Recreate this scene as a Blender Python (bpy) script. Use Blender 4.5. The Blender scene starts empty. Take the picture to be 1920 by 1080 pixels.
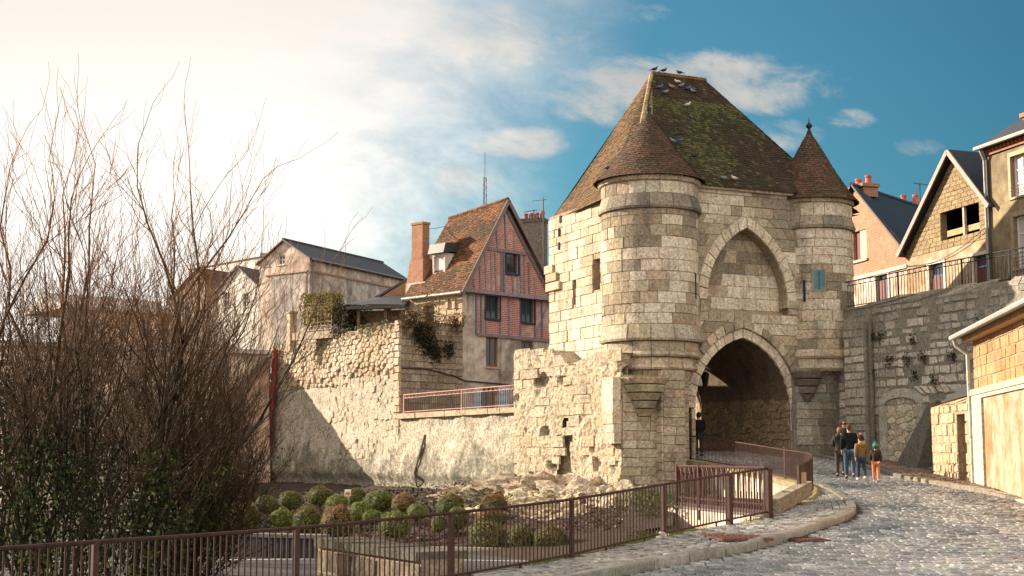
import bpy, math, random
import numpy as np
from mathutils import Vector, Matrix, noise

SC = bpy.context.scene
COL = SC.collection
RND = random.Random(11)
rad = math.radians
F, HORIZON = 2667.0, 855.0
PITCH = math.atan((HORIZON - 540) / F)
CP, SP = math.cos(PITCH), math.sin(PITCH)

# ------------------------------------------------------------------ camera
cam = bpy.data.cameras.new('camera')
cam.sensor_width, cam.lens = 36, 36 * F / 1920
cam.clip_start, cam.clip_end = 0.2, 3000
camo = bpy.data.objects.new('camera', cam)
COL.objects.link(camo)
camo.location = (0, 0, 0)
camo.rotation_euler = (math.pi / 2 + PITCH, 0, 0)
SC.camera = camo

# ------------------------------------------------------------------ sun and sky
SUN_EL, SUN_AZ = rad(21), rad(22)              # low sun on the left, a little behind the gate
SUNV = Vector((-math.cos(SUN_AZ) * math.cos(SUN_EL), math.sin(SUN_AZ) * math.cos(SUN_EL), math.sin(SUN_EL)))
sun = bpy.data.lights.new('sun', 'SUN')
sun.energy, sun.angle, sun.color = 5.0, rad(0.5), (1.0, 0.87, 0.70)
suno = bpy.data.objects.new('sun', sun)
COL.objects.link(suno)
suno.rotation_euler = SUNV.to_track_quat('Z', 'Y').to_euler()
suno.location = SUNV * 200

SC.view_settings.view_transform = 'Standard'
SC.view_settings.look = 'None'
SC.view_settings.exposure = 1.35
SC.view_settings.gamma = 1
SC.view_settings.use_curve_mapping = False
SC.render.engine = 'CYCLES'
SC.cycles.max_bounces = 5
SC.cycles.use_denoising = True


class NT:
    """small helper round a node tree"""
    def __init__(s, tree):
        s.t = tree
        s.n = tree.nodes
        s.l = tree.links
    def node(s, kind, **kw):
        n = s.n.new(kind)
        for k, v in kw.items():
            setattr(n, k, v)
        return n
    def put(s, sock, val):
        if hasattr(val, 'is_output') or isinstance(val, bpy.types.NodeSocket):
            s.l.new(val, sock)
        elif val is not None:
            if isinstance(val, (tuple, list)) and sock.type == 'RGBA' and len(val) == 3:
                val = (*val, 1)
            sock.default_value = val
    def math(s, op, a, b=None, c=None, clamp=False):
        n = s.node('ShaderNodeMath', operation=op, use_clamp=clamp)
        for i, v in enumerate((a, b, c)):
            s.put(n.inputs[i], v)
        return n.outputs[0]
    def vmath(s, op, a, b=None):
        n = s.node('ShaderNodeVectorMath', operation=op)
        s.put(n.inputs[0], a)
        s.put(n.inputs[1], b)
        return n.outputs['Value'] if op in ('DOT_PRODUCT', 'LENGTH') else n.outputs[0]
    def mix(s, fac, a, b, blend='MIX'):
        n = s.node('ShaderNodeMix', data_type='RGBA', blend_type=blend)
        s.put(n.inputs[0], fac)
        s.put(n.inputs[6], a)
        s.put(n.inputs[7], b)
        return n.outputs[2]
    def noise(s, vec, scale, detail=4, rough=0.55, dist=0.0):
        n = s.node('ShaderNodeTexNoise')
        s.put(n.inputs['Vector'], vec)
        n.inputs['Scale'].default_value = scale
        n.inputs['Detail'].default_value = detail
        n.inputs['Roughness'].default_value = rough
        n.inputs['Distortion'].default_value = dist
        return n.outputs['Fac']
    def ramp(s, fac, lo, hi, a=0.0, b=1.0, smooth=True):
        n = s.node('ShaderNodeMapRange', interpolation_type='SMOOTHSTEP' if smooth else 'LINEAR')
        s.put(n.inputs[0], fac)
        n.inputs[1].default_value, n.inputs[2].default_value = lo, hi
        n.inputs[3].default_value, n.inputs[4].default_value = a, b
        return n.outputs[0]


world = bpy.data.worlds.new('World')
SC.world = world
world.use_nodes = True
w = NT(world.node_tree)
w.n.clear()
SKY_STRENGTH = 0.15
out = w.node('ShaderNodeOutputWorld')
bg = w.node('ShaderNodeBackground')
bg.inputs['Strength'].default_value = SKY_STRENGTH
w.l.new(bg.outputs[0], out.inputs[0])
sky = w.node('ShaderNodeTexSky', sky_type='NISHITA')
sky.sun_disc = False
sky.sun_elevation = SUN_EL
sky.sun_rotation = math.atan2(SUNV.x, SUNV.y)
sky.air_density, sky.dust_density, sky.ozone_density = 1.0, 1.0, 2.0
tc = w.node('ShaderNodeTexCoord')
d = tc.outputs['Generated']
sep = w.node('ShaderNodeSeparateXYZ')
w.l.new(d, sep.inputs[0])
dx, dy, dz = sep.outputs
yy = w.math('MAXIMUM', w.math('ABSOLUTE', dy), 0.08)
az, el = w.math('DIVIDE', dx, yy), w.math('DIVIDE', dz, yy)
skycol = w.mix(1.0, sky.outputs[0], (0.13, 0.285, 0.30), 'MULTIPLY')
# thin bright veil round the low sun
sund = w.vmath('DOT_PRODUCT', d, tuple(SUNV))
cvec = w.node('ShaderNodeCombineXYZ')
w.put(cvec.inputs[0], az)
w.put(cvec.inputs[1], w.math('ADD', w.math('MULTIPLY', el, 1.9), w.math('MULTIPLY', az, 0.35)))
n1 = w.noise(cvec.outputs[0], 7.0, 7, 0.6, 0.3)
n2 = w.noise(cvec.outputs[0], 2.6, 3, 0.5)
cn0 = w.noise(cvec.outputs[0], 9.0, 9, 0.66, 0.25)
veil_in = w.math('ADD', sund, w.math('ADD', w.math('MULTIPLY', w.math('SUBTRACT', n2, 0.5), 0.16), w.math('MULTIPLY', w.math('SUBTRACT', cn0, 0.5), 0.09)))
veil = w.ramp(veil_in, 0.36, 0.54)
# soft cumulus: (az, el, half width, half height, strength)
clouds = None
for (px, py, sx, sy, st) in ((1300, 145, 285, 72, 0.95), (1150, 190, 110, 45, 0.75), (1440, 155, 130, 60, 0.75), (905, 60, 130, 85, 0.8),
                             (985, 262, 105, 34, 0.8), (870, 335, 80, 40, 0.7), (1480, 245, 85, 34, 0.6),
                             (1740, 268, 55, 24, 0.5), (1610, 214, 60, 22, 0.4), (1080, 60, 50, 26, 0.4), (1215, 6, 60, 22, 0.5),
                             (2300, 330, 300, 60, 0.7), (2700, 60, 420, 120, 0.8)):
    ea = w.math('DIVIDE', w.math('SUBTRACT', az, (px - 960) / F), sx / F)
    eb = w.math('DIVIDE', w.math('SUBTRACT', el, (HORIZON - py) / F), sy / F)
    r2 = w.math('ADD', w.math('MULTIPLY', ea, ea), w.math('MULTIPLY', eb, eb))
    m = w.math('MULTIPLY', w.ramp(r2, 1.5, 0.0), st)
    clouds = m if clouds is None else w.math('MAXIMUM', clouds, m)
cn = w.noise(cvec.outputs[0], 17.0, 10, 0.66, 0.3)
cm = w.ramp(w.math('ADD', clouds, w.math('MULTIPLY', w.math('SUBTRACT', cn, 0.5), 2.6)), 0.16, 1.15)
cm = w.math('MULTIPLY', cm, w.ramp(clouds, 0.0, 0.3))
K = 1.0 / SKY_STRENGTH
cloudcol = w.mix(w.ramp(n1, 0.3, 0.7), (0.205 * K, 0.21 * K, 0.205 * K), (0.30 * K, 0.275 * K, 0.245 * K))
# the blue deepens away from the sun
skycol = w.mix(1.0, skycol, w.mix(w.ramp(sund, -0.20, 0.38), (0.16, 0.44, 0.56), (1.1, 1.05, 1.0)), 'MULTIPLY')
c1 = w.mix(w.math('MULTIPLY', cm, 0.92), skycol, cloudcol)
# broad pale cloud added to the unseen sky behind the viewpoint, as fill light
back = w.ramp(w.math('ADD', dy, w.math('MULTIPLY', w.math('SUBTRACT', n2, 0.5), 0.3)), 0.30, -0.45)
c1 = w.mix(back, c1, (0.78 * K, 0.73 * K, 0.66 * K))
veilcol = w.mix(w.ramp(el, 0.16, 0.36), (0.50 * K, 0.475 * K, 0.44 * K), (0.375 * K, 0.345 * K, 0.315 * K))
veilcol = w.mix(w.math('MULTIPLY', w.ramp(cn0, 0.65, 0.35), w.ramp(sund, 0.62, 0.40)), veilcol, (0.30 * K, 0.31 * K, 0.31 * K))
c2 = w.mix(veil, c1, veilcol)
w.l.new(c2, bg.inputs['Color'])

# ------------------------------------------------------------------ measuring and mesh helpers
UP = Vector((0, 0, 1))


def ray(px, py):
    u, v = (px - 960) / F, (540 - py) / F
    return Vector((u, CP - v * SP, SP + v * CP))


def W(px, py, Y):
    """a point that far in front of the viewpoint"""
    d = ray(px, py)
    return d * (Y / d.y)


def zof(py, Y):
    return W(960, py, Y).z


class Frame:
    """an upright plane through two plan points, u along it, v = world height, d outwards"""
    def __init__(s, A, B):
        s.O = Vector((A[0], A[1], 0))
        s.ux = (Vector((B[0], B[1], 0)) - s.O)
        s.len = s.ux.length
        s.ux.normalize()
        s.n = Vector((s.ux.y, -s.ux.x, 0))
    def __call__(s, u, v, d=0.0):
        return Vector((s.O.x + s.ux.x * u + s.n.x * d, s.O.y + s.ux.y * u + s.n.y * d, v))
    def uv(s, px, py):
        r = ray(px, py)
        t = s.O.dot(s.n) / r.dot(s.n)
        p = r * t
        return (p - s.O).dot(s.ux), p.z
    def shift(s, d):
        f = Frame((0, 0), (1, 0))
        f.O, f.ux, f.n, f.len = s.O + s.n * d, s.ux, s.n, s.len
        return f


class Drum:
    """upright cylinder surface: u = arc length from the side facing the viewer"""
    def __init__(s, cx, cy, R):
        s.c, s.R = Vector((cx, cy, 0)), R
        s.a0 = math.atan2(-cy, -cx)
    def __call__(s, u, v, d=0.0):
        a = s.a0 + u / s.R
        r = s.R + d
        return Vector((s.c.x + r * math.cos(a), s.c.y + r * math.sin(a), v))


class MB:
    def __init__(s):
        s.v, s.f, s.c, s.uv = [], [], [], []
        s.has_uv = False
    def add(s, vs, fs, col=(1, 1, 1), uvs=None):
        o = len(s.v)
        s.v.extend([tuple(p) for p in vs])
        s.f.extend([tuple(i + o for i in f) for f in fs])
        if col and isinstance(col[0], (tuple, list)):
            s.c.extend(col)
        else:
            s.c.extend([col] * len(vs))
        if uvs:
            s.has_uv = True
            s.uv.extend(uvs)
        else:
            s.uv.extend([(0, 0, 0)] * len(vs))
    def quad(s, a, b, c, d, col=(1, 1, 1), uvs=None):
        s.add((a, b, c, d), ((0, 1, 2, 3),), col, uvs)
    def hexa(s, p, col=(1, 1, 1)):
        s.add(p, ((0, 3, 2, 1), (4, 5, 6, 7), (0, 1, 5, 4), (1, 2, 6, 5), (2, 3, 7, 6), (3, 0, 4, 7)), col)
    def fbox(s, fr, u0, u1, v0, v1, d0, d1, col=(1, 1, 1)):
        p = [fr(u, v, d) for d in (d0, d1) for (u, v) in ((u0, v0), (u1, v0), (u1, v1), (u0, v1))]
        s.hexa(p, col)
    def box(s, c, size, rz=0.0, col=(1, 1, 1)):
        x, y, z = size[0] / 2, size[1] / 2, size[2] / 2
        cs, sn = math.cos(rz), math.sin(rz)
        p = []
        for dz in (-z, z):
            for (a, b) in ((-x, -y), (x, -y), (x, y), (-x, y)):
                p.append((c[0] + a * cs - b * sn, c[1] + a * sn + b * cs, c[2] + dz))
        s.hexa(p, col)
    def bar(s, a, b, w, h, up=UP, col=(1, 1, 1)):
        """square section bar between two points; w across, h along up"""
        a, b = Vector(a), Vector(b)
        t = (b - a).normalized()
        side = t.cross(up)
        if side.length < 1e-4:
            side = Vector((1, 0, 0))
        side.normalize()
        upv = side.cross(t).normalized()
        p = []
        for q in (a, b):
            for (i, j) in ((-1, -1), (1, -1), (1, 1), (-1, 1)):
                p.append(q + side * (i * w / 2) + upv * (j * h / 2))
        s.hexa(p, col)
    def tube(s, pts, radii, n=6, col=(1, 1, 1), cap=True):
        pts = [Vector(p) for p in pts]
        if not isinstance(radii, (list, tuple)):
            radii = [radii] * len(pts)
        vs, fs = [], []
        prev = None
        for i, p in enumerate(pts):
            t = (pts[min(i + 1, len(pts) - 1)] - pts[max(i - 1, 0)])
            t = t.normalized() if t.length > 1e-9 else UP
            if prev is None:
                x = t.orthogonal().normalized()
            else:
                x = prev - t * prev.dot(t)
                x = x.normalized() if x.length > 1e-6 else t.orthogonal().normalized()
            prev = x
            y = t.cross(x)
            for k in range(n):
                a = 2 * math.pi * k / n
                vs.append(p + (x * math.cos(a) + y * math.sin(a)) * radii[i])
        for i in range(len(pts) - 1):
            for k in range(n):
                k2 = (k + 1) % n
                fs.append((i * n + k, i * n + k2, (i + 1) * n + k2, (i + 1) * n + k))
        if cap:
            fs.append(tuple(range(n - 1, -1, -1)))
            fs.append(tuple(range((len(pts) - 1) * n, len(pts) * n)))
        s.add(vs, fs, col)
    def lathe(s, c, prof, n=24, a0=0.0, a1=2 * math.pi, col=(1, 1, 1)):
        full = abs(a1 - a0 - 2 * math.pi) < 1e-6
        m = n if full else n + 1
        vs, fs = [], []
        for (r, z) in prof:
            for k in range(m):
                a = a0 + (a1 - a0) * k / n
                vs.append((c[0] + r * math.cos(a), c[1] + r * math.sin(a), z))
        for i in range(len(prof) - 1):
            for k in range(n):
                k2 = (k + 1) % m
                fs.append((i * m + k, i * m + k2, (i + 1) * m + k2, (i + 1) * m + k))
        if not full:                        # close the ends of a segment
            fs.append(tuple(i * m for i in range(len(prof))))
            fs.append(tuple(i * m + n for i in range(len(prof) - 1, -1, -1)))
        s.add(vs, fs, col)
    def prism(s, poly, vec, col=(1, 1, 1)):
        n = len(poly)
        poly = [Vector(p) for p in poly]
        vec = Vector(vec)
        vs = poly + [p + vec for p in poly]
        fs = [tuple(range(n)), tuple(range(2 * n - 1, n - 1, -1))]
        for i in range(n):
            j = (i + 1) % n
            fs.append((i, i + n, j + n, j))
        s.add(vs, fs, col)
    def mesh(s, name):
        me = bpy.data.meshes.new(name)
        me.from_pydata(s.v, [], s.f)
        at = me.color_attributes.new('col', 'FLOAT_COLOR', 'POINT')
        if s.c:
            c = np.ones((len(s.v), 4), np.float32)
            c[:, :3] = np.array(s.c, np.float32)[:, :3]
            at.data.foreach_set('color', c.ravel())
        if s.has_uv:
            a2 = me.attributes.new('uvm', 'FLOAT_VECTOR', 'POINT')
            a2.data.foreach_set('vector', np.array(s.uv, np.float32).ravel())
        return me
    def build(s, name, mat, parent=None, smooth=False, **kw):
        me = s.mesh(name)
        if smooth:
            me.shade_smooth()
        return obj(name, me, mat, parent, **kw)


ORIG = {}


def place(o, loc, parent):
    """link at a world position under an unrotated parent"""
    loc = Vector(loc)
    ORIG[o.name] = loc
    if parent is not None:
        o.parent = parent
        o.location = loc - ORIG[parent.name]
    else:
        o.location = loc


def obj(name, me, mat, parent=None, loc=(0, 0, 0), rot=None, scale=None, **kw):
    if mat is not None and not me.materials:
        me.materials.append(mat)
    o = bpy.data.objects.new(name, me)
    COL.objects.link(o)
    place(o, loc, parent)
    if rot is not None:
        o.rotation_euler = rot
    if scale is not None:
        o.scale = scale
    tag(o, **kw)
    return o


def tag(o, label=None, cat=None, group=None, kind=None):
    if label:
        o['label'] = label
    if cat:
        o['category'] = cat
    if group:
        o['group'] = group
    if kind:
        o['kind'] = kind
    return o


def thing(name, label, cat, loc, group=None, kind=None):
    o = bpy.data.objects.new(name, None)
    o.empty_display_size = 0.3
    COL.objects.link(o)
    place(o, loc, None)
    return tag(o, label, cat, group, kind)


def copy_tree(o, parent=None):
    c = o.copy()
    COL.objects.link(c)
    c.parent = parent
    for ch in o.children:
        copy_tree(ch, c)
    return c


def ico(sub=2):
    t = (1 + 5 ** 0.5) / 2
    v = [Vector(p).normalized() for p in ((-1, t, 0), (1, t, 0), (-1, -t, 0), (1, -t, 0), (0, -1, t), (0, 1, t), (0, -1, -t), (0, 1, -t), (t, 0, -1), (t, 0, 1), (-t, 0, -1), (-t, 0, 1))]
    f = [(0, 11, 5), (0, 5, 1), (0, 1, 7), (0, 7, 10), (0, 10, 11), (1, 5, 9), (5, 11, 4), (11, 10, 2), (10, 7, 6), (7, 1, 8), (3, 9, 4), (3, 4, 2), (3, 2, 6), (3, 6, 8), (3, 8, 9), (4, 9, 5), (2, 4, 11), (6, 2, 10), (8, 6, 7), (9, 8, 1)]
    for _ in range(sub):
        mid, nf = {}, []
        def m(a, b):
            k = (min(a, b), max(a, b))
            if k not in mid:
                v.append(((v[a] + v[b]) / 2).normalized())
                mid[k] = len(v) - 1
            return mid[k]
        for (a, b, c) in f:
            x, y, z = m(a, b), m(b, c), m(c, a)
            nf += [(a, x, z), (b, y, x), (c, z, y), (x, y, z)]
        f = nf
    return v, f


def nz(p, s=1.0):
    return noise.noise(Vector(p) * s)


def lerp(a, b, t):
    return a + (b - a) * t


def mixc(a, b, t):
    return tuple(x + (y - x) * t for x, y in zip(a, b))


def jit(c, k, r=RND):
    g = 1 + r.uniform(-k, k)
    return tuple(max(0.004, x * g * (1 + r.uniform(-k, k) * 0.25)) for x in c)


# ------------------------------------------------------------------ materials
def material(name):
    m = bpy.data.materials.new(name)
    m.use_nodes = True
    t = NT(m.node_tree)
    b = t.n['Principled BSDF']
    return m, t, b


def bump(t, b, height, strength=0.5, dist=0.02):
    n = t.node('ShaderNodeBump')
    n.inputs['Strength'].default_value = strength
    n.inputs['Distance'].default_value = dist
    t.put(n.inputs['Height'], height)
    t.l.new(n.outputs[0], b.inputs['Normal'])


def attr(t, name='col', out='Color'):
    n = t.node('ShaderNodeAttribute', attribute_name=name)
    return n.outputs[out]


def pos(t):
    return t.node('ShaderNodeNewGeometry').outputs['Position']


def stone_mat(name, stain=(0.07, 0.065, 0.055), stain_amt=0.55, moss=(0.07, 0.085, 0.03), moss_amt=0.15, ochre_amt=0.25, bump_s=0.7, base=None, rough=0.9, streak=True, pits=0.6, damp=False, g=0.66):
    m, t, b = material(name)
    p = pos(t)
    c = attr(t) if base is None else base
    big = t.noise(p, 0.45, 6, 0.62, 0.6)
    mid = t.noise(p, 2.3, 6, 0.65, 0.3)
    fine = t.noise(p, 13.0, 5, 0.7)
    sm = t.node('ShaderNodeMapping')
    t.l.new(p, sm.inputs['Vector'])
    sm.inputs['Scale'].default_value = (1.7, 1.7, 0.28)
    strk = t.noise(sm.outputs[0], 1.0, 5, 0.6)
    strk2 = t.noise(sm.outputs[0], 3.6, 6, 0.7)
    grit = t.noise(p, 8.5, 8, 0.8, 0.2)
    c = t.mix(1.0, c, t.mix(t.ramp(fine, 0.25, 0.75), (0.68, 0.67, 0.65), (1.22, 1.2, 1.16)), 'MULTIPLY')
    c = t.mix(1.0, c, t.mix(t.ramp(grit, 0.36, 0.62), (g, g * .955, g * .9), (1.88 - g, 1.875 - g, 1.86 - g)), 'MULTIPLY')
    c = t.mix(t.math('MULTIPLY', t.ramp(strk2, 0.55, 0.75), stain_amt * 0.5), c, stain)
    c = t.mix(t.math('MULTIPLY', t.ramp(mid, 0.50, 0.72), ochre_amt), c, (0.36, 0.21, 0.09))
    sfac = t.math('MULTIPLY', t.ramp(t.math('ADD', t.math('MULTIPLY', strk, 0.5), t.math('MULTIPLY', big, 0.5)), 0.49, 0.66), stain_amt)
    sfac = t.math('MULTIPLY', sfac, t.ramp(mid, 0.28, 0.6, 0.35, 1.0))
    c = t.mix(sfac, c, stain)
    c = t.mix(t.math('MULTIPLY', t.ramp(t.noise(p, 0.9, 6, 0.7, 0.4), 0.56, 0.72), moss_amt), c, moss)
    if damp:                                  # weathering crust that climbs from the foot
        sz = t.node('ShaderNodeSeparateXYZ')
        t.l.new(p, sz.inputs[0])
        hgt = t.math('ADD', t.math('MULTIPLY', sz.outputs[2], -0.24), t.math('MULTIPLY', big, 1.7))
        crust = t.math('MULTIPLY', t.ramp(hgt, 0.66, 0.98), t.ramp(t.noise(p, 4.0, 8, 0.8), 0.38, 0.58, 0.2, 0.9))
        c = t.mix(crust, c, (0.10, 0.095, 0.07))
    vo = t.node('ShaderNodeTexVoronoi')
    t.l.new(p, vo.inputs['Vector'])
    vo.inputs['Scale'].default_value = 9.0
    pit = t.ramp(vo.outputs['Distance'], 0.03, 0.22)
    pitm = t.math('MULTIPLY', t.math('SUBTRACT', 1.0, pit), t.ramp(t.noise(p, 1.3, 3), 0.42, 0.62))
    c = t.mix(t.math('MULTIPLY', pitm, pits), c, (0.06, 0.05, 0.038))
    t.l.new(c, b.inputs['Base Color'])
    b.inputs['Roughness'].default_value = rough
    b.inputs['Specular IOR Level'].default_value = 0.25
    h = t.math('ADD', t.math('MULTIPLY', mid, 0.7), t.math('ADD', t.math('MULTIPLY', grit, 0.9), t.math('MULTIPLY', pitm, -0.7)))
    bump(t, b, h, bump_s, 0.09)
    return m


def paint_mat(name, rough=0.6, var=0.25, scale=6.0, metal=0.0, bump_s=0.15, spec=0.4):
    """colour comes from the mesh, broken up by grain"""
    m, t, b = material(name)
    p = pos(t)
    n = t.noise(p, scale, 5, 0.65)
    c = t.mix(1.0, attr(t), t.mix(t.ramp(n, 0.25, 0.75), (1 - var,) * 3, (1 + var,) * 3), 'MULTIPLY')
    t.l.new(c, b.inputs['Base Color'])
    b.inputs['Roughness'].default_value = rough
    b.inputs['Metallic'].default_value = metal
    b.inputs['Specular IOR Level'].default_value = spec
    bump(t, b, n, bump_s, 0.02)
    return m


def plaster_mat(name, a, bcol, dirt=(0.16, 0.13, 0.1), dirt_amt=0.6, blot=1.0):
    m, t, b = material(name)
    p = pos(t)
    big = t.noise(p, 0.35, 6, 0.65, 0.8)
    mid = t.noise(p, 1.9, 6, 0.65)
    fine = t.noise(p, 22.0, 3, 0.6)
    sm = t.node('ShaderNodeMapping')
    t.l.new(p, sm.inputs['Vector'])
    sm.inputs['Scale'].default_value = (2.5, 2.5, 0.3)
    c = t.mix(t.ramp(big, 0.42, 0.60), a, bcol)
    c = t.mix(t.math('MULTIPLY', t.ramp(t.noise(sm.outputs[0], 1.0, 5, 0.65), 0.5, 0.72), dirt_amt), c, dirt)
    c = t.mix(t.math('MULTIPLY', t.ramp(t.noise(p, 1.1, 7, 0.7, 0.5), 0.5, 0.68), dirt_amt * 0.6), c, bcol)
    c = t.mix(1.0, c, t.mix(t.ramp(mid, 0.3, 0.7), (0.66, 0.65, 0.63), (1.22, 1.22, 1.22)), 'MULTIPLY')
    t.l.new(c, b.inputs['Base Color'])
    b.inputs['Roughness'].default_value = 0.9
    b.inputs['Specular IOR Level'].default_value = 0.2
    bump(t, b, t.math('ADD', t.math('MULTIPLY', mid, 0.6), t.math('MULTIPLY', fine, 0.3)), 0.5, 0.03)
    return m


def brick_mat(name, c1, c2, mortar, bw=0.22, bh=0.07, off=0.5, white=0.2):
    """tiny far bricks, laid by the metres stored on the mesh"""
    m, t, b = material(name)
    br = t.node('ShaderNodeTexBrick')
    br.offset = off
    t.put(br.inputs['Vector'], attr(t, 'uvm', 'Vector'))
    for k, v in (('Color1', c1), ('Color2', c2), ('Mortar', mortar)):
        t.put(br.inputs[k], v)
    br.inputs['Scale'].default_value = 1.0
    br.inputs['Mortar Size'].default_value = bh * 0.16
    br.inputs['Brick Width'].default_value = bw
    br.inputs['Row Height'].default_value = bh
    p = pos(t)
    big = t.noise(p, 0.8, 6, 0.7, 0.6)
    c = t.mix(t.math('MULTIPLY', t.ramp(big, 0.48, 0.62), white), br.outputs['Color'], mortar)
    c = t.mix(1.0, c, t.mix(t.noise(p, 3.5, 5, 0.7), (0.5, 0.5, 0.5), (1.5, 1.5, 1.5)), 'MULTIPLY')
    t.l.new(c, b.inputs['Base Color'])
    b.inputs['Roughness'].default_value = 0.9
    b.inputs['Specular IOR Level'].default_value = 0.2
    bump(t, b, t.math('SUBTRACT', 1.0, br.outputs['Fac']), 0.6, 0.02)
    return m


def leaf_mat(name, trans=0.25):
    m, t, b = material(name)
    p = pos(t)
    c = t.mix(1.0, attr(t), t.mix(t.noise(p, 5.0, 3), (0.6, 0.6, 0.6), (1.4, 1.4, 1.4)), 'MULTIPLY')
    t.l.new(c, b.inputs['Base Color'])
    b.inputs['Roughness'].default_value = 0.6
    b.inputs['Specular IOR Level'].default_value = 0.18
    tr = t.node('ShaderNodeBsdfTranslucent')
    t.put(tr.inputs['Color'], c)
    mx = t.node('ShaderNodeMixShader')
    mx.inputs[0].default_value = trans
    t.l.new(b.outputs[0], mx.inputs[1])
    t.l.new(tr.outputs[0], mx.inputs[2])
    t.l.new(mx.outputs[0], t.n['Material Output'].inputs['Surface'])
    return m


M = {}
M['gate'] = stone_mat('gate limestone', stain_amt=0.62, ochre_amt=0.2, bump_s=1.0)
M['ruin'] = stone_mat('ruin limestone', g=0.55, stain_amt=0.35, ochre_amt=0.55, bump_s=1.0, moss_amt=0.25)
M['rubble'] = stone_mat('rubble stone', stain_amt=0.3, ochre_amt=0.3, bump_s=0.9, moss_amt=0.3)
M['grey'] = stone_mat('grey wall stone', stain=(0.13, 0.12, 0.10), stain_amt=0.35, ochre_amt=0.08, moss=(0.05, 0.065, 0.03), moss_amt=0.4, bump_s=1.0)
M['warm'] = stone_mat('warm house stone', stain=(0.25, 0.15, 0.07), stain_amt=0.2, moss_amt=0.05, ochre_amt=0.25, bump_s=0.4, pits=0.25)
M['cobble'] = stone_mat('cobble stone', stain=(0.065, 0.065, 0.065), stain_amt=0.65, moss_amt=0.10, ochre_amt=0.10, bump_s=0.14, rough=0.3, pits=0.2)
M['cobble'].node_tree.nodes['Principled BSDF'].inputs['Specular IOR Level'].default_value = 0.8
M['tile'] = stone_mat('clay tile', stain=(0.028, 0.025, 0.02), stain_amt=0.6, moss=(0.065, 0.075, 0.022), moss_amt=0.35, ochre_amt=0.12, bump_s=0.3, rough=0.85, pits=0.1)
M['paint'] = paint_mat('painted surface')
M['cloth'] = paint_mat('cloth', rough=0.95, var=0.2, scale=30, spec=0.1)
M['skin'] = paint_mat('skin', rough=0.6, var=0.05, spec=0.3)
M['feather'] = paint_mat('feather', rough=0.7, var=0.2, scale=25)
M['iron'] = paint_mat('rusty red paint', rough=0.6, var=0.35, scale=9, spec=0.2)
M['wood'] = paint_mat('old wood', rough=0.85, var=0.4, scale=12, bump_s=0.4, spec=0.2)
M['slate'] = paint_mat('slate', rough=0.55, var=0.35, scale=7, spec=0.4, bump_s=0.3)
M['bark'] = paint_mat('bark', rough=0.9, var=0.45, scale=14, bump_s=0.7, spec=0.15)
M['leaf'] = leaf_mat('leaf')
M['box'] = leaf_mat('boxwood leaf', 0.15)
M['brick'] = brick_mat('gable brick', (0.40, 0.085, 0.05), (0.28, 0.075, 0.055), (0.48, 0.38, 0.34), 0.25, 0.10, white=0.55)
M['brick_orange'] = brick_mat('chimney brick', (0.34, 0.12, 0.055), (0.22, 0.085, 0.045), (0.30, 0.22, 0.16), 0.22, 0.075, white=0.1)
M['brick_pale'] = brick_mat('pale brick', (0.38, 0.14, 0.075), (0.30, 0.12, 0.07), (0.40, 0.27, 0.18), 0.22, 0.075, white=0.3)
M['plaster_pale'] = plaster_mat('pale plaster', (0.60, 0.49, 0.40), (0.42, 0.31, 0.24))
M['plaster_grey'] = plaster_mat('grey render', (0.50, 0.42, 0.36), (0.29, 0.25, 0.22), (0.09, 0.08, 0.07), 0.75)
M['plaster_pink'] = plaster_mat('peach plaster', (0.60, 0.40, 0.29), (0.50, 0.33, 0.25), dirt_amt=0.3)
M['plaster_ochre'] = plaster_mat('ochre render', (0.38, 0.285, 0.195), (0.30, 0.165, 0.08), (0.24, 0.17, 0.11), 0.3)
M['plaster_brown'] = plaster_mat('brown render', (0.26, 0.20, 0.12), (0.20, 0.15, 0.09), (0.1, 0.08, 0.06), 0.5)
M['plaster_white'] = plaster_mat('white render', (0.66, 0.60, 0.54), (0.55, 0.5, 0.45), dirt_amt=0.25)
M['rockface'] = stone_mat('cut rock face', base=(0.42, 0.37, 0.30), stain=(0.12, 0.11, 0.09), g=0.40, stain_amt=0.85, moss=(0.10, 0.115, 0.05), moss_amt=0.35, bump_s=1.0, damp=True)
M['mortar'] = stone_mat('old mortar', base=(0.36, 0.28, 0.19), stain_amt=0.5, bump_s=0.8)
M['blockcore'] = stone_mat('concrete blockwork', base=(0.23, 0.175, 0.105), stain=(0.1, 0.08, 0.05), stain_amt=0.3, moss_amt=0.0, bump_s=0.3, pits=0.2)
M['ruincore'] = stone_mat('eroded wall core', g=0.52, base=(0.48, 0.405, 0.30), stain=(0.12, 0.10, 0.075), stain_amt=0.5, ochre_amt=0.6, moss_amt=0.3, bump_s=1.0)
M['mortar_grey'] = stone_mat('grey mortar', base=(0.27, 0.255, 0.225), stain=(0.07, 0.07, 0.06), stain_amt=0.5, bump_s=0.8, moss_amt=0.3)
M['tunnel'] = stone_mat('dark vault stone', base=(0.17, 0.13, 0.09), stain=(0.035, 0.03, 0.025), stain_amt=0.8, bump_s=1.0)  # vault stone given a darker base and darker blotches
M['asphalt'] = stone_mat('asphalt', base=(0.055, 0.055, 0.06), stain_amt=0.2, moss_amt=0.0, ochre_amt=0.0, bump_s=0.2, rough=0.75, pits=0.1)
M['roadbed'] = stone_mat('sand in the joints', base=(0.055, 0.05, 0.045), stain_amt=0.3, moss_amt=0.25, bump_s=0.3)
M['soil'] = stone_mat('garden soil', base=(0.05, 0.034, 0.024), stain_amt=0.4, moss_amt=0.3, ochre_amt=0.05, bump_s=1.0)

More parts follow.
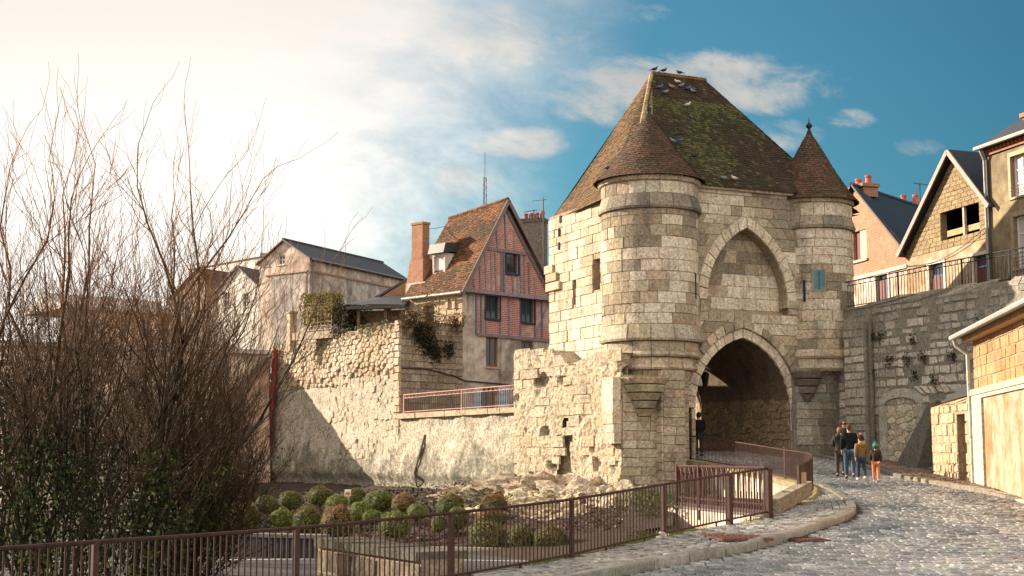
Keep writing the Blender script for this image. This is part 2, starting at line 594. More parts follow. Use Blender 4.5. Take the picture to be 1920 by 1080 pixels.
m, t, b = material('window glass')
b.inputs['Base Color'].default_value = (0.02, 0.024, 0.03, 1)
b.inputs['Roughness'].default_value = 0.06
b.inputs['Specular IOR Level'].default_value = 0.9
M['glass'] = m
m, t, b = material('dark interior')
b.inputs['Base Color'].default_value = (0.015, 0.013, 0.012, 1)
b.inputs['Roughness'].default_value = 0.95
M['dark'] = m


# ------------------------------------------------------------------ masonry
PALE, OCHRE, OLD, DARK = (0.67, 0.585, 0.475), (0.52, 0.42, 0.30), (0.42, 0.355, 0.265), (0.25, 0.21, 0.16)


def gate_col(p, r=RND):
    """weathered blocks come in clusters, with pale replacements among them"""
    k = nz((p.x, p.y, p.z), 0.42) + 0.45 * nz((p.x + 9, p.y, p.z * 1.3), 1.1) + r.uniform(-0.28, 0.28)
    if k > 0.12:
        c = mixc(PALE, (0.72, 0.645, 0.54), r.random())
    elif k > -0.04:
        c = mixc(OCHRE, PALE, r.random() * 0.6)
    elif k > -0.3:
        c = mixc(OLD, (0.33, 0.26, 0.175), r.random())
    else:
        c = DARK
    c = mixc(c, (0.50, 0.43, 0.33), 0.18)
    return jit(c, 0.09, r)


class Stone:
    __slots__ = ('S', 'q', 'd', 'n', 'col', 'px', 'gap', 'ch', 'sec', 'poly')


def courses(v0, v1, h0, h1, r=RND):
    out, v = [], v0
    while v < v1 - 1e-6:
        h = r.uniform(h0, h1)
        if v1 - v - h < h0 * 0.6:
            h = v1 - v
        out.append((v, min(v + h, v1)))
        v += h
    return out


def lay(S, iv, v0, v1, h=(0.26, 0.4), wd=(0.35, 0.8), colf=gate_col, d=(0.015, 0.05), n=1, gap=0.008, ch=0.009, jitter=0.0, sec=None, r=RND, levels=None):
    """coursed blocks inside the intervals iv(v) -> [(u0, u1), ...]"""
    out = []
    for (a, b) in (levels or courses(v0, v1, h[0], h[1], r)):
        m_, a_, b_ = iv((a + b) / 2), iv(a + 1e-3), iv(b - 1e-3)
        for i, (u0, u1) in enumerate(m_):
            ua = a_[i] if len(a_) == len(m_) else (u0, u1)
            ub = b_[i] if len(b_) == len(m_) else (u0, u1)
            L = u1 - u0
            if L < 0.06:
                continue
            cuts, u = [0.0], 0.0
            while u < L - 1e-6:
                x = r.uniform(*wd)
                if L - u - x < wd[0] * 0.6:
                    x = L - u
                u += x
                cuts.append(min(u, L))
            for j in range(len(cuts) - 1):
                f0, f1 = cuts[j] / L, cuts[j + 1] / L
                q = [(lerp(ua[0], ua[1], f0), a), (lerp(ua[0], ua[1], f1), a), (lerp(ub[0], ub[1], f1), b), (lerp(ub[0], ub[1], f0), b)]
                if jitter:
                    q = [(x + r.uniform(-jitter, jitter) * 0.6, y + r.uniform(-jitter, jitter) * 0.6) for (x, y) in q]
                out.append(mkstone(S, q, r.uniform(*d), n, colf, gap * r.uniform(0.6, 1.5), ch, sec, r))
    return out


def mkstone(S, q, d, n, colf, gap, ch, sec, r=RND):
    s = Stone()
    s.S, s.q, s.d, s.n, s.gap, s.ch, s.sec = S, q, d, n, gap, ch, sec
    cu, cv = sum(p[0] for p in q) / len(q), sum(p[1] for p in q) / len(q)
    P = S(cu, cv, 0)
    s.col = colf(P, r) if callable(colf) else jit(colf, 0.15, r)
    scr = [S(u, v, 0) for (u, v) in q]
    pts = [(F * p.x / max(p.y, 1), F * p.z / max(p.y, 1)) for p in scr]
    ar = 0
    for i in range(len(pts)):
        j = (i + 1) % len(pts)
        ar += pts[i][0] * pts[j][1] - pts[j][0] * pts[i][1]
    s.px = ar / 2                         # positive when it faces the viewer
    s.poly = len(q) != 4
    return s


def emit(mb, s):
    S, q, g = s.S, s.q, s.gap / 2
    if s.poly:
        cu, cv = sum(p[0] for p in q) / len(q), sum(p[1] for p in q) / len(q)
        k = len(q)
        base = [S(u, v, -0.05) for (u, v) in q]
        def sh(f):
            return [(cu + (u - cu) * f, cv + (v - cv) * f) for (u, v) in q]
        rr = max(0.05, min(math.hypot(u - cu, v - cv) for (u, v) in q))
        fr1 = [S(u, v, s.d * 0.45) for (u, v) in sh(1 - g / rr)]
        fr2 = [S(u, v, s.d) for (u, v) in sh(max(0.3, 1 - (g + s.ch) / rr))]
        vs = base + fr1 + fr2
        fs = [tuple(range(2 * k, 3 * k))]
        for i in range(k):
            j = (i + 1) % k
            fs += [(i, j, k + j, k + i), (k + i, k + j, 2 * k + j, 2 * k + i)]
        mb.add(vs, fs, s.col)
        return
    (a0, a1), (b0, b1), (c0, c1), (e0, e1) = q
    n = s.n
    rows = []
    for (ins, dd) in ((g, -0.05), (g + s.ch, s.d)):
        for top in (0, 1):
            row = []
            for i in range(n + 1):
                f = i / n
                if top:
                    u, v = lerp(e0 + ins, c0 - ins, f), lerp(e1, c1, f) - ins
                else:
                    u, v = lerp(a0 + ins, b0 - ins, f), lerp(a1, b1, f) + ins
                row.append(S(u, v, dd))
            rows.append(row)
    bb, bt, fb, ft = rows
    m_ = n + 1
    vs = bb + fb + ft + bt
    fs = []
    for i in range(n):
        for k in range(3):
            fs.append((k * m_ + i, k * m_ + i + 1, (k + 1) * m_ + i + 1, (k + 1) * m_ + i))
    fs.append((0, m_, 2 * m_, 3 * m_))
    fs.append((n, 3 * m_ + n, 2 * m_ + n, m_ + n))
    mb.add(vs, fs, s.col)


def finish_stones(stones, mat, root, name='stone', rest='small_stones', limit=300, mats=None):
    """the stones that show largest are parts of their own, the others one joined part"""
    stones.sort(key=lambda s: -s.px)
    rest_mb = MB()
    for i, s in enumerate(stones):
        if i < limit and s.px > 18:
            mb = MB()
            emit(mb, s)
            mb.build(name, mat, s.sec or root)
        else:
            emit(rest_mb, s)
    if rest_mb.v:
        rest_mb.build(rest, mat, root, kind='stuff')


def pointed(uc, w_, vs, va):
    """half width of a pointed arch at height v"""
    h = va - vs
    R_ = (w_ * w_ + h * h) / (2 * w_)
    def half(v):
        if v <= vs:
            return w_
        if v >= va:
            return 0.0
        return max(0.0, math.sqrt(max(0, R_ * R_ - (v - vs) ** 2)) - (R_ - w_))
    return half, R_


def arch_pts(uc, w_, vs, va, off=0.0, n=10):
    """points from left springing over the apex to the right, set outwards by off"""
    _, R_ = pointed(uc, w_, vs, va)
    cx = R_ - w_
    a_end = math.acos(max(-1, min(1, cx / R_)))
    right = []
    rr = R_ + off
    a_top = math.acos(max(-1, min(1, cx / rr)))
    for i in range(n + 1):
        a = (a_top if off else a_end) * i / n
        right.append((uc - cx + rr * math.cos(a), vs + rr * math.sin(a)))
    left = [(2 * uc - u, v) for (u, v) in right]
    return left + right[::-1][1:]


def panel(mb, S, iv, v0, v1, dv, d=0.0, col=(1, 1, 1), levels=None, uv=True):
    vs = levels or [v0 + (v1 - v0) * i / max(1, round((v1 - v0) / dv)) for i in range(max(1, round((v1 - v0) / dv)) + 1)]
    for a, b in zip(vs[:-1], vs[1:]):
        if b - a < 1e-5:
            continue
        ia, ib = iv(a + 1e-4), iv(b - 1e-4)
        if len(ia) != len(ib):
            ia = ib = iv((a + b) / 2)
        for (p, q), (r_, s_) in zip(ia, ib):
            if q - p < 1e-4 and s_ - r_ < 1e-4:
                continue
            mb.quad(S(p, a, d), S(q, a, d), S(s_, b, d), S(r_, b, d), col, [(p, a, 0), (q, a, 0), (s_, b, 0), (r_, b, 0)])


def holes_iv(outline, holes):
    def iv(v):
        segs = list(outline(v))
        for (a, b, c, d) in holes:
            if c <= v <= d:
                ns = []
                for (p, q) in segs:
                    if b <= p or a >= q:
                        ns.append((p, q))
                    else:
                        if a > p:
                            ns.append((p, a))
                        if b < q:
                            ns.append((b, q))
                segs = ns
        return segs
    return iv


def wall(mb, fr, outline, v0, v1, holes=(), extra=(), depth=0.25, col=(1, 1, 1)):
    """upright wall with real openings and their reveals"""
    lv = sorted(set([v0, v1] + [x for h in holes for x in (h[2], h[3])] + list(extra)))
    lv = [x for x in lv if v0 - 1e-6 <= x <= v1 + 1e-6]
    panel(mb, fr, holes_iv(outline, holes), v0, v1, 1, 0, col, lv)
    for (a, b, c, d) in holes:
        for (p, q) in (((a, c), (a, d)), ((a, d), (b, d)), ((b, d), (b, c)), ((b, c), (a, c))):
            mb.quad(fr(*p, 0), fr(*q, 0), fr(*q, -depth), fr(*p, -depth), col, [(p[0], p[1], 0), (q[0], q[1], 0), (q[0] + depth, q[1], 0), (p[0] + depth, p[1], 0)])


def window(fr, hole, parent, fcol=(0.5, 0.48, 0.45), nx=2, ny=1, depth=0.18, bar=0.05, sill=True, name='window', glass='glass', sillcol=(0.4, 0.34, 0.27), back=True):
    a, b, c, d = hole
    mb = MB()
    e = 0.003
    mb.fbox(fr, a + e, a + bar, c + e, d - e, -depth, -depth + 0.06, fcol)
    mb.fbox(fr, b - bar, b - e, c + e, d - e, -depth, -depth + 0.06, fcol)
    mb.fbox(fr, a + bar, b - bar, c + e, c + bar, -depth, -depth + 0.06, fcol)
    mb.fbox(fr, a + bar, b - bar, d - bar, d - e, -depth, -depth + 0.06, fcol)
    for i in range(1, nx):
        u = lerp(a, b, i / nx)
        mb.fbox(fr, u - bar * 0.4, u + bar * 0.4, c + bar, d - bar, -depth, -depth + 0.055, fcol)
    for j in range(1, ny):
        v = lerp(c, d, j / ny)
        mb.fbox(fr, a + bar, b - bar, v - bar * 0.3, v + bar * 0.3, -depth + 0.002, -depth + 0.05, fcol)
    o = mb.build(name, M['paint'], parent)
    g = MB()
    g.fbox(fr, a + 0.01, b - 0.01, c + 0.01, d - 0.01, -depth + 0.01, -depth + 0.02)
    g.build('pane', M[glass], o)
    if sill:
        s_ = MB()
        s_.fbox(fr, a - 0.08, b + 0.08, c - 0.09, c - 0.003, -0.05, 0.07, sillcol)
        s_.build('sill', M['paint'], o)
    return o


def tile_patch(mb, fn, Lt, colf, w_=0.17, e=0.115, th=0.022, ref=UP, r=RND):
    nt = max(2, int(Lt / e))
    for j in range(nt):
        t0, t1 = j / nt, min(1.0, (j + 1.15) / nt)
        a, b = fn(0, t0), fn(1, t0)
        L = getattr(fn, 'length', None)
        L = L(t0) if L else (b - a).length
        ns = max(1, int(L / w_))
        off = 0.5 if j % 2 else 0.0
        for i in range(ns + (1 if off else 0)):
            s0, s1 = max(0.0, (i - off) / ns), min(1.0, (i + 1 - off) / ns)
            if s1 - s0 < 1e-4:
                continue
            g = (s1 - s0) * 0.03
            s0 += g
            s1 -= g
            dt = r.uniform(-0.16, 0.16) / nt
            ta = max(0.0, t0 + dt)
            A, B, C, D = fn(s0, ta), fn(s1, ta), fn(s1, t1), fn(s0, t1)
            nn = (B - A).cross(D - A)
            if nn.length < 1e-9:
                nn = (B - A).cross(C - A)
                if nn.length < 1e-9:
                    continue
            nn.normalize()
            if nn.dot(ref if not callable(ref) else ref(A)) < 0:
                nn = -nn
            h0, h1 = th * r.uniform(0.7, 1.7), th * r.uniform(0.7, 1.7)
            col = colf((A + C) / 2, r)
            mb.add((A, B, A + nn * h0, B + nn * h1, C + nn * 0.006, D + nn * 0.006), ((0, 1, 3, 2), (2, 3, 4, 5)), col)


def voronoi_cells(u0, u1, v0, v1, cu, cv, r, jitter=0.85):
    """irregular convex cells for rubble"""
    nu, nv = max(1, int((u1 - u0) / cu)), max(1, int((v1 - v0) / cv))
    du, dv = (u1 - u0) / nu, (v1 - v0) / nv
    P = {}
    for j in range(-2, nv + 2):
        for i in range(-2, nu + 2):
            P[i, j] = (u0 + (i + 0.5 + (0.5 if j % 2 else 0) + r.uniform(-.5, .5) * jitter) * du, v0 + (j + 0.5 + r.uniform(-.5, .5) * jitter * 0.8) * dv)
    asp = du / dv
    cells = []
    for j in range(nv):
        for i in range(-1, nu + 1):
            p = P.get((i, j))
            if not p:
                continue
            poly = [(u0, v0), (u1, v0), (u1, v1), (u0, v1)]
            for jj in range(j - 2, j + 3):
                for ii in range(i - 2, i + 3):
                    q = P.get((ii, jj))
                    if q is None or (ii == i and jj == j):
                        continue
                    nx_, ny_ = (q[0] - p[0]) / asp, (q[1] - p[1]) * asp
                    mx, my = (q[0] + p[0]) / 2, (q[1] + p[1]) / 2
                    new = []
                    for k in range(len(poly)):
                        A, B = poly[k], poly[(k + 1) % len(poly)]
                        da = (A[0] - mx) * nx_ + (A[1] - my) * ny_
                        db = (B[0] - mx) * nx_ + (B[1] - my) * ny_
                        if da <= 0:
                            new.append(A)
                        if da * db < 0:
                            t_ = da / (da - db)
                            new.append((lerp(A[0], B[0], t_), lerp(A[1], B[1], t_)))
                    poly = new
                    if len(poly) < 3:
                        break
                if len(poly) < 3:
                    break
            if len(poly) >= 4 and len(poly) != 4:
                cells.append(poly)
            elif len(poly) == 4:
                a, b_ = poly[3], poly[0]
                cells.append(poly + [((a[0] + b_[0]) / 2, (a[1] + b_[1]) / 2)])
    return cells


def leaf_faces(mb, p, n, size, col, r, k=1):
    """one leaf: a folded pair of triangles"""
    for _ in range(k):
        d = Vector((r.uniform(-1, 1), r.uniform(-1, 1), r.uniform(-1, 1))) * 0.8 + n
        d.normalize()
        x = d.orthogonal().normalized()
        x = Matrix.Rotation(r.uniform(0, 6.28), 3, d) @ x
        y = d.cross(x)
        s = size * r.uniform(0.6, 1.3)
        mb.add((p - x * s * .5, p + y * s * .32 + d * s * .1, p + x * s * .6, p - y * s * .32 + d * s * .1), ((0, 1, 2), (0, 2, 3)), jit(col, 0.3, r))
m, t, b = material('curtain and reflection glass')
b.inputs['Base Color'].default_value = (0.50, 0.44, 0.42, 1)  # pale colour for curtained panes and for a painted bright reflection
b.inputs['Roughness'].default_value = 0.25
M['curtain'] = m
m, t, b = material('teal window')
c_ = t.mix(t.ramp(t.noise(pos(t), 3.0, 4, 0.6), 0.35, 0.65), (0.012, 0.07, 0.095), (0.03, 0.13, 0.16))
t.l.new(c_, b.inputs['Base Color'])
b.inputs['Roughness'].default_value = 0.25
M['teal'] = m

# ================================================================== GROUND AND ROADS
GY = [(-60, -2.0), (10, -2.0), (18, -2.0), (22, -1.93), (25, -1.84), (28, -1.64), (32, -1.38), (36, -1.2), (40, -1.02), (44, -0.9), (49, -0.70), (53, -0.42), (57, 0.0), (62, 0.35), (70, 0.7), (400, 1.5)]
KX = [(4, -9.4), (10, -6.0), (15, -3.0), (19.5, -0.4), (22.2, 1.15), (24.6, 2.6), (26.3, 4.1), (28, 5.3), (30, 6.35), (31.7, 7.35), (33.5, 8.05), (35.5, 8.45), (39.6, 8.98), (44, 9.35)]
FX = [(2, -14.5), (8, -9.9), (14.5, -5.2), (16.5, -4.1), (19, -2.9), (22.4, -0.97), (25.5, 1.06), (28.5, 3.0), (32.2, 5.8), (36, 7.15), (38, 7.75), (40, 8.3), (44, 8.95)]


def interp(tab, x):
    if x <= tab[0][0]:
        a, b = tab[0], tab[1]
    elif x >= tab[-1][0]:
        a, b = tab[-2], tab[-1]
    else:
        for a, b in zip(tab[:-1], tab[1:]):
            if a[0] <= x <= b[0]:
                break
    return a[1] + (b[1] - a[1]) * (x - a[0]) / (b[0] - a[0])


def gz(Y):
    # smoothed profile of the street
    return (interp(GY, Y - 1.2) + interp(GY, Y) + interp(GY, Y + 1.2)) / 3


KR = 13.05                                     # right hand kerb
KERB_H = 0.12
RAMP = Vector(W(1572, 700, 57.3))              # where the retaining wall meets the gate


def pave_z(X, Y):
    k, f = interp(KX, Y), interp(FX, Y)
    t = max(0, min(1, (k - X) / max(0.3, k - f)))
    return gz(Y) + KERB_H - 0.10 * t


# upper railing line (plan points with ground height)
RAIL = []
for (px, py, Y) in ((1265, 855, 55.5), (1320, 863, 53.5), (1375, 873, 51.2), (1430, 884, 48.6), (1473, 894, 45.9), (1509, 902, 43.0), (1525, 910, 40.6), (1524, 919, 38.8), (1514, 929, 37.2), (1499, 938, 36.0)):
    p = W(px, py, Y)
    RAIL.append(p)


def road_left(Y):
    if Y <= 44:
        return interp(KX, Y)
    pts = [(p.y, p.x) for p in RAIL[:6]][::-1]
    if Y < pts[0][0]:
        return lerp(9.35, pts[0][1], (Y - 44) / (pts[0][0] - 44)) if pts[0][0] > 44 else 9.3
    if Y > pts[-1][0]:
        return pts[-1][1] + (Y - pts[-1][0]) * -0.467
    return interp(pts, Y) + 0.1


# far countryside, one sheet out to the horizon
mb = MB()
rings = [(-900, -900), (900, -900), (900, 1500), (-900, 1500)]
mb.quad(*[Vector((x, y, -6.5)) for x, y in rings])
mb.build('ground', M['soil'], kind='structure')

# street
mb = MB()
ys = list(np.arange(-8, 66.01, 1.0))
for a, b in zip(ys[:-1], ys[1:]):
    n = 6
    for i in range(n):
        f0, f1 = i / n, (i + 1) / n
        def P(Y, f):
            l = road_left(Y)
            return Vector((lerp(l, max(KR, l + 2), f), Y, gz(Y) - 0.03))
        mb.quad(P(a, f0), P(a, f1), P(b, f1), P(b, f0))
road = mb.build('road', M['roadbed'], kind='structure')
ORIG[road.name] = Vector((0, 0, 0))

# pavement bed along the fence
mb = MB()
ys = list(np.arange(-4, 44.01, 1.0))
for a, b in zip(ys[:-1], ys[1:]):
    for i in range(3):
        f0, f1 = i / 3, (i + 1) / 3
        def P(Y, f):
            X = lerp(interp(FX, Y) - 0.25, interp(KX, Y) - 0.05, f)
            return Vector((X, Y, pave_z(X, Y) - 0.035))
        mb.quad(P(a, f0), P(a, f1), P(b, f1), P(b, f0))
pavement = mb.build('pavement', M['roadbed'], kind='structure')
ORIG[pavement.name] = Vector((0, 0, 0))


def sett(mb, c, sx, sy, h, ang, col, r):
    """one rounded paving sett: sloped flanks and a slightly tilted top"""
    cs, sn = math.cos(ang), math.sin(ang)
    vs = []
    tz = [r.uniform(-.008, .008) for _ in range(4)]
    for (k, z) in ((1.0, -0.05), (0.97, h * 0.6), (0.84, h)):
        for i, (a, b) in enumerate(((-1, -1), (1, -1), (1, 1), (-1, 1))):
            x, y = a * sx / 2 * k, b * sy / 2 * k
            vs.append((c.x + x * cs - y * sn, c.y + x * sn + y * cs, c.z + z + (tz[i] if z > 0 else 0)))
    fs = [(8, 9, 10, 11)]
    for o in (0, 4):
        for i in range(4):
            j = (i + 1) % 4
            fs.append((o + i, o + j, o + 4 + j, o + 4 + i))
    mb.add(vs, fs, col)


r = random.Random(5)
items = []
Y = 19.0
row = 0
while Y < 60:
    dy = lerp(0.24, 0.28, r.random())
    l, rt = road_left(Y) + 0.09, min(KR - 0.05, 0.372 * Y + 1.2)
    if Y > 57:
        rt = min(rt, l + 5)
    x = l + r.uniform(0, 0.1)
    while x < rt:
        sx = r.uniform(0.17, 0.28)
        c = Vector((x + sx / 2, Y + 0.03 * math.sin(x * 1.7) + r.uniform(-.012, .012), gz(Y) - 0.03 + 0.012 * nz((x, Y, 0), 0.9)))
        k = nz((x, Y, 0), 0.35)
        col = jit(mixc((0.13, 0.142, 0.16), (0.35, 0.35, 0.35), 0.45 + 0.7 * k + 0.35 * math.cos((x - l) * 2.9) * .5 + r.uniform(-.4, .4)), 0.2, r)
        px = 960 + F * c.x / c.y
        py = HORIZON - F * c.z / c.y
        items.append((sx * dy / Y / Y * (1 if (0 < px < 1915 and py < 1076) else -1), c, sx, dy, col, r.uniform(-.03, .03), r.uniform(0.026, 0.038)))
        x += sx
    Y += dy
items.sort(key=lambda t: -t[0])
rest = MB()
for i, (k, c, sx, sy, col, an, h) in enumerate(items):
    if i < 300:
        mb = MB()
        sett(mb, c, sx - 0.02, sy - 0.03, h, an, col, r)
        mb.build('cobblestone', M['cobble'], road)
    else:
        sett(rest, c, sx - 0.02, sy - 0.03, h, an, col, r)
rest.build('cobblestones', M['cobble'], road, kind='stuff')

# pavement setts, laid in rows that follow the kerb
items = []
Y = 12.0
while Y < 43.5:
    k, f = interp(KX, Y), interp(FX, Y)
    k2, f2 = interp(KX, Y + 0.2), interp(FX, Y + 0.2)
    ang = math.atan2(0.2, (k2 - k)) - math.pi / 2
    L = max(0.2, (k - 0.22) - (f - 0.1))
    n = max(1, int(L * math.cos(ang) / 0.165))
    step = r.uniform(0.28, 0.42)
    for i in range(n):
        fx = (i + 0.5) / n
        yy = Y + r.uniform(-.06, .06) + (0.12 if i % 2 else 0)
        X = lerp(interp(FX, yy) - 0.1, interp(KX, yy) - 0.22, fx)
        c = Vector((X, yy, pave_z(X, yy) - 0.04))
        col = jit(mixc((0.16, 0.165, 0.175), (0.34, 0.33, 0.31), 0.5 + 0.7 * nz((X, yy, 3), 0.5) + r.uniform(-.3, .3)), 0.15, r)
        items.append((1 / Y / Y if 0 < 960 + F * X / yy and HORIZON - F * c.z / yy < 1076 else -1, c, L / n, step * 1.02, col, ang, r.uniform(0.022, 0.04)))
    Y += step * math.cos(ang)
items.sort(key=lambda t: -t[0])
rest = MB()
for i, (k, c, sx, sy, col, an, h) in enumerate(items):
    m_ = MB() if i < 300 else rest
    sett(m_, c, sx * math.cos(an) - 0.02, sy - 0.03, h, an, col, r)
    if i < 300:
        m_.build('sett', M['cobble'], pavement)
rest.build('setts', M['cobble'], pavement, kind='stuff')


def kerb(name, pts, zf, wdt, parent, col, L=1.0, side=-1, top=0.02, bottom=-0.25):
    """kerb stones end to end along a plan line"""
    acc, segs = 0, []
    dens = []
    for a, b in zip(pts[:-1], pts[1:]):
        a, b = Vector(a), Vector(b)
        n = max(1, int((b - a).length / 0.25))
        for i in range(n):
            dens.append(a + (b - a) * i / n)
    dens.append(Vector(pts[-1]))
    cur = [dens[0]]
    want = L * r.uniform(0.8, 1.2)
    for p in dens[1:]:
        acc += (p - cur[-1]).length
        cur.append(p)
        if acc >= want:
            segs.append(cur)
            cur, acc, want = [p], 0, L * r.uniform(0.8, 1.2)
    if len(cur) > 2:
        segs.append(cur)
    for sg in segs:
        mb = MB()
        vs = []
        h = r.uniform(-.012, .012)
        m_ = len(sg)
        for i, p in enumerate(sg):
            t = (sg[min(i + 1, m_ - 1)] - sg[max(i - 1, 0)]).normalized()
            nn = Vector((-t.y, t.x)) * -side
            q = p.copy()
            if i == 0:
                q = q + t * 0.016
            if i == m_ - 1:
                q = q - t * 0.016
            z = zf(p.x, p.y) + h
            for (o, dz) in ((0, bottom), (0, top - 0.03), (-0.03, top), (-wdt, top), (-wdt, bottom)):
                w_ = q + nn * o
                vs.append((w_.x, w_.y, z + dz))
        fs = []
        for i in range(m_ - 1):
            for k in range(4):
                fs.append((i * 5 + k, i * 5 + k + 1, (i + 1) * 5 + k + 1, (i + 1) * 5 + k))
        fs += [(4, 3, 2, 1, 0), tuple((m_ - 1) * 5 + k for k in range(5))]
        mb.add(vs, fs, jit(col, 0.22, r))
        mb.build('kerb_stone', M['cobble'], parent)


kp = [(interp(KX, y), y) for y in np.arange(6, 44.1, 0.7)]
kp = [((interp(KX, y - .7) + interp(KX, y) + interp(KX, y + .7)) / 3, y) for y in np.arange(6, 44.1, 0.7)]
kerb('kerb', kp, lambda x, y: gz(y) + KERB_H, 0.2, pavement, (0.27, 0.25, 0.22), 1.0, side=1)

# right hand pavement: beaten earth and setts behind a stone kerb
mb = MB()
for a, b in zip(np.arange(14, 58, 1.0), np.arange(15, 59, 1.0)):
    mb.quad(Vector((KR, a, gz(a) + 0.1)), Vector((24, a, gz(a) + 0.12)), Vector((24, b, gz(b) + 0.12)), Vector((KR, b, gz(b) + 0.1)))
side = mb.build('side_pavement', M['roadbed'], kind='structure')
ORIG[side.name] = Vector((0, 0, 0))
kerb('kerb', [(KR - 0.004 * (y - 40) + (0.0 if y < 51 else -0.03 * (y - 51) ** 2), y) for y in np.arange(20, 57.1, 1.0)], lambda x, y: gz(y) + 0.1, 0.22, side, (0.22, 0.19, 0.155), 1.1, side=-1)
rest = MB()
for Y in np.arange(34, 57, 0.2):
    x = KR + 0.28
    while x < min(15.6, 0.335 * Y):
        sx = r.uniform(0.16, 0.26)
        col = jit(mixc((0.11, 0.07, 0.045), (0.2, 0.14, 0.1), r.random()), 0.2, r)
        sett(rest, Vector((x + sx / 2, Y + r.uniform(-.02, .02), gz(Y) + 0.085)), sx - 0.015, 0.185, r.uniform(0.02, 0.04), 0, col, r)
        x += sx
rest.build('setts', M['cobble'], side, kind='stuff')

# lower garden ground, rising to the foot of the ramparts
KN = Vector((-5.5, 70.0))                      # corner of the rampart
RD = Vector((0.486, -0.874))                   # its direction towards the gate
RN = Vector((-0.874, -0.486))


def low_z(X, Y):
    p = Vector((X, Y)) - KN
    dist = p.dot(RN)
    z = -1.45 - 0.155 * max(0, dist)
    z = max(-3.05, min(-1.35, z))
    if Y < 36:
        z -= 0.05 * min(12, 36 - Y)
    # the pit below the street edge
    return z


mb = MB()
xs, ys = list(np.arange(-46, 10.1, 1.0)), list(np.arange(-6, 96.1, 1.5))
idx = {}
for j, y in enumerate(ys):
    for i, x in enumerate(xs):
        idx[i, j] = len(mb.v)
        zz = low_z(x, y) + 0.10 * nz((x, y, 0), 0.4)
        if y < 44 and x > interp(FX, y) - 0.6:
            zz = min(zz, -3.2)
        mb.v.append((x, y, zz))
        mb.c.append((1, 1, 1))
        mb.uv.append((0, 0, 0))
for j in range(len(ys) - 1):
    for i in range(len(xs) - 1):
        mb.f.append((idx[i, j], idx[i + 1, j], idx[i + 1, j + 1], idx[i, j + 1]))
mb.build('garden_ground', M['soil'], smooth=True, kind='structure')
# bark mulch lying on the beds
mb = MB()
for _ in range(7000):
    x, y = r.uniform(-13, 4.0), r.uniform(44.3, 54)
    p = Vector((x, y, low_z(x, y) + 0.1 * nz((x, y, 0), 0.4) + 0.03))
    leaf_faces(mb, p, Vector((0, 0, 1.5)), 0.13, (0.085, 0.034, 0.024) if r.random() < 0.75 else (0.16, 0.09, 0.06), r)
mb.build('mulch', M['paint'], kind='stuff')
# lower road with its painted line
mb = MB()
lr = [(-20, 36.5, 42.2), (-12, 37.5, 43.0), (-6, 38.2, 43.8), (-2, 38.4, 43.6), (2, 38.0, 42.6), (5, 37, 41)]
for a, b in zip(lr[:-1], lr[1:]):
    mb.quad(Vector((a[0], a[1] - 3, -2.9)), Vector((b[0], b[1] - 3, -2.9)), Vector((b[0], b[2], -2.9)), Vector((a[0], a[2], -2.9)))
lroad = mb.build('lower_road', M['asphalt'], kind='structure')
mb = MB()
for a, b in zip(lr[:-1], lr[1:]):
    mb.quad(Vector((a[0], a[2] - 3.0, -2.894)), Vector((b[0], b[2] - 3.0, -2.894)), Vector((b[0], b[2] - 2.86, -2.894)), Vector((a[0], a[2] - 2.86, -2.894)), (0.6, 0.6, 0.58))
mb.build('painted_line', M['paint'], kind='structure')
mb = MB()
for a, b in zip(lr[1:-1], lr[2:]):
    mb.bar((a[0], a[2] + 0.08, -2.86), (b[0], b[2] + 0.08, -2.86), 0.16, 0.26, UP, (0.38, 0.33, 0.28))
mb.build('bed_edging', M['paint'], kind='structure')

# ================================================================== THE TOWN GATE
AD, BD = Vector((math.cos(rad(25)), math.sin(rad(25)), 0)), Vector((-math.sin(rad(25)), math.cos(rad(25)), 0))
CL = W(1219, 500, 55)
CL.z = 0
CR = CL + AD * 7.76
RL_, RR_ = 1.86, 1.62


def GL(a, b, z):
    return CL + AD * a + BD * b + Vector((0, 0, z))


gate = thing('city_gate', 'medieval stone town gate with two round turrets and steep mossy tiled roof', 'gate', (CL.x + 3.5, CL.y + 1.6, 0.0))
FB = -0.75
FRONT = Frame(CL + BD * FB, CR + BD * FB)
zt = lambda py: zof(py, 53.1)
gs = []                                             # every stone of the gate
rg = random.Random(21)

# ---- front wall with the carriage arch and the blind arch above
uc, va = FRONT.uv(1391, 634)
wr = FRONT.uv(1481, 760)[0] - uc
vs_ = FRONT.uv(1479, 768)[1]
half, _ = pointed(uc, wr, vs_, va)
ucu, vau = FRONT.uv(1399, 428)
wu = FRONT.uv(1475, 540)[0] - ucu
vsu = FRONT.uv(1475, 569)[1]
halfu, _ = pointed(ucu, wu, vsu, vau)
SILL = FRONT.uv(1400, 592)[1]
ZTOP = 10.62
TH1, TH2, THU = 0.38, 0.34, 0.46
UL, UR = 1.3, 6.7


def arch_hole(v, uc_, wd_, vs0, va0, off):
    """half width of the arch enlarged by off"""
    if v <= vs0:
        return wd_ + off
    hh = va0 - vs0
    R0 = (wd_ * wd_ + hh * hh) / (2 * wd_)
    cx = R0 - wd_
    q = (R0 + off) ** 2 - (v - vs0) ** 2
    return max(0.0, math.sqrt(q) - cx) if q > 0 else 0.0


def iv_front(v):
    segs = [(UL, UR)]
    hs = []
    h1 = arch_hole(v, uc, wr, vs_, va, TH1 + TH2 if v > vs_ else 0.0)
    if h1 > 0:
        hs.append((uc - h1, uc + h1))
    if v >= SILL:
        h2 = arch_hole(v, ucu, wu, vsu, vau, THU if v > vsu else 0.0)
        if h2 > 0:
            hs.append((ucu - h2, ucu + h2))
    for (a, b) in hs:
        ns = []
        for (p, q) in segs:
            if b <= p or a >= q:
                ns.append((p, q))
                continue
            if a > p:
                ns.append((p, a))
            if b < q:
                ns.append((b, q))
        segs = ns
    return segs


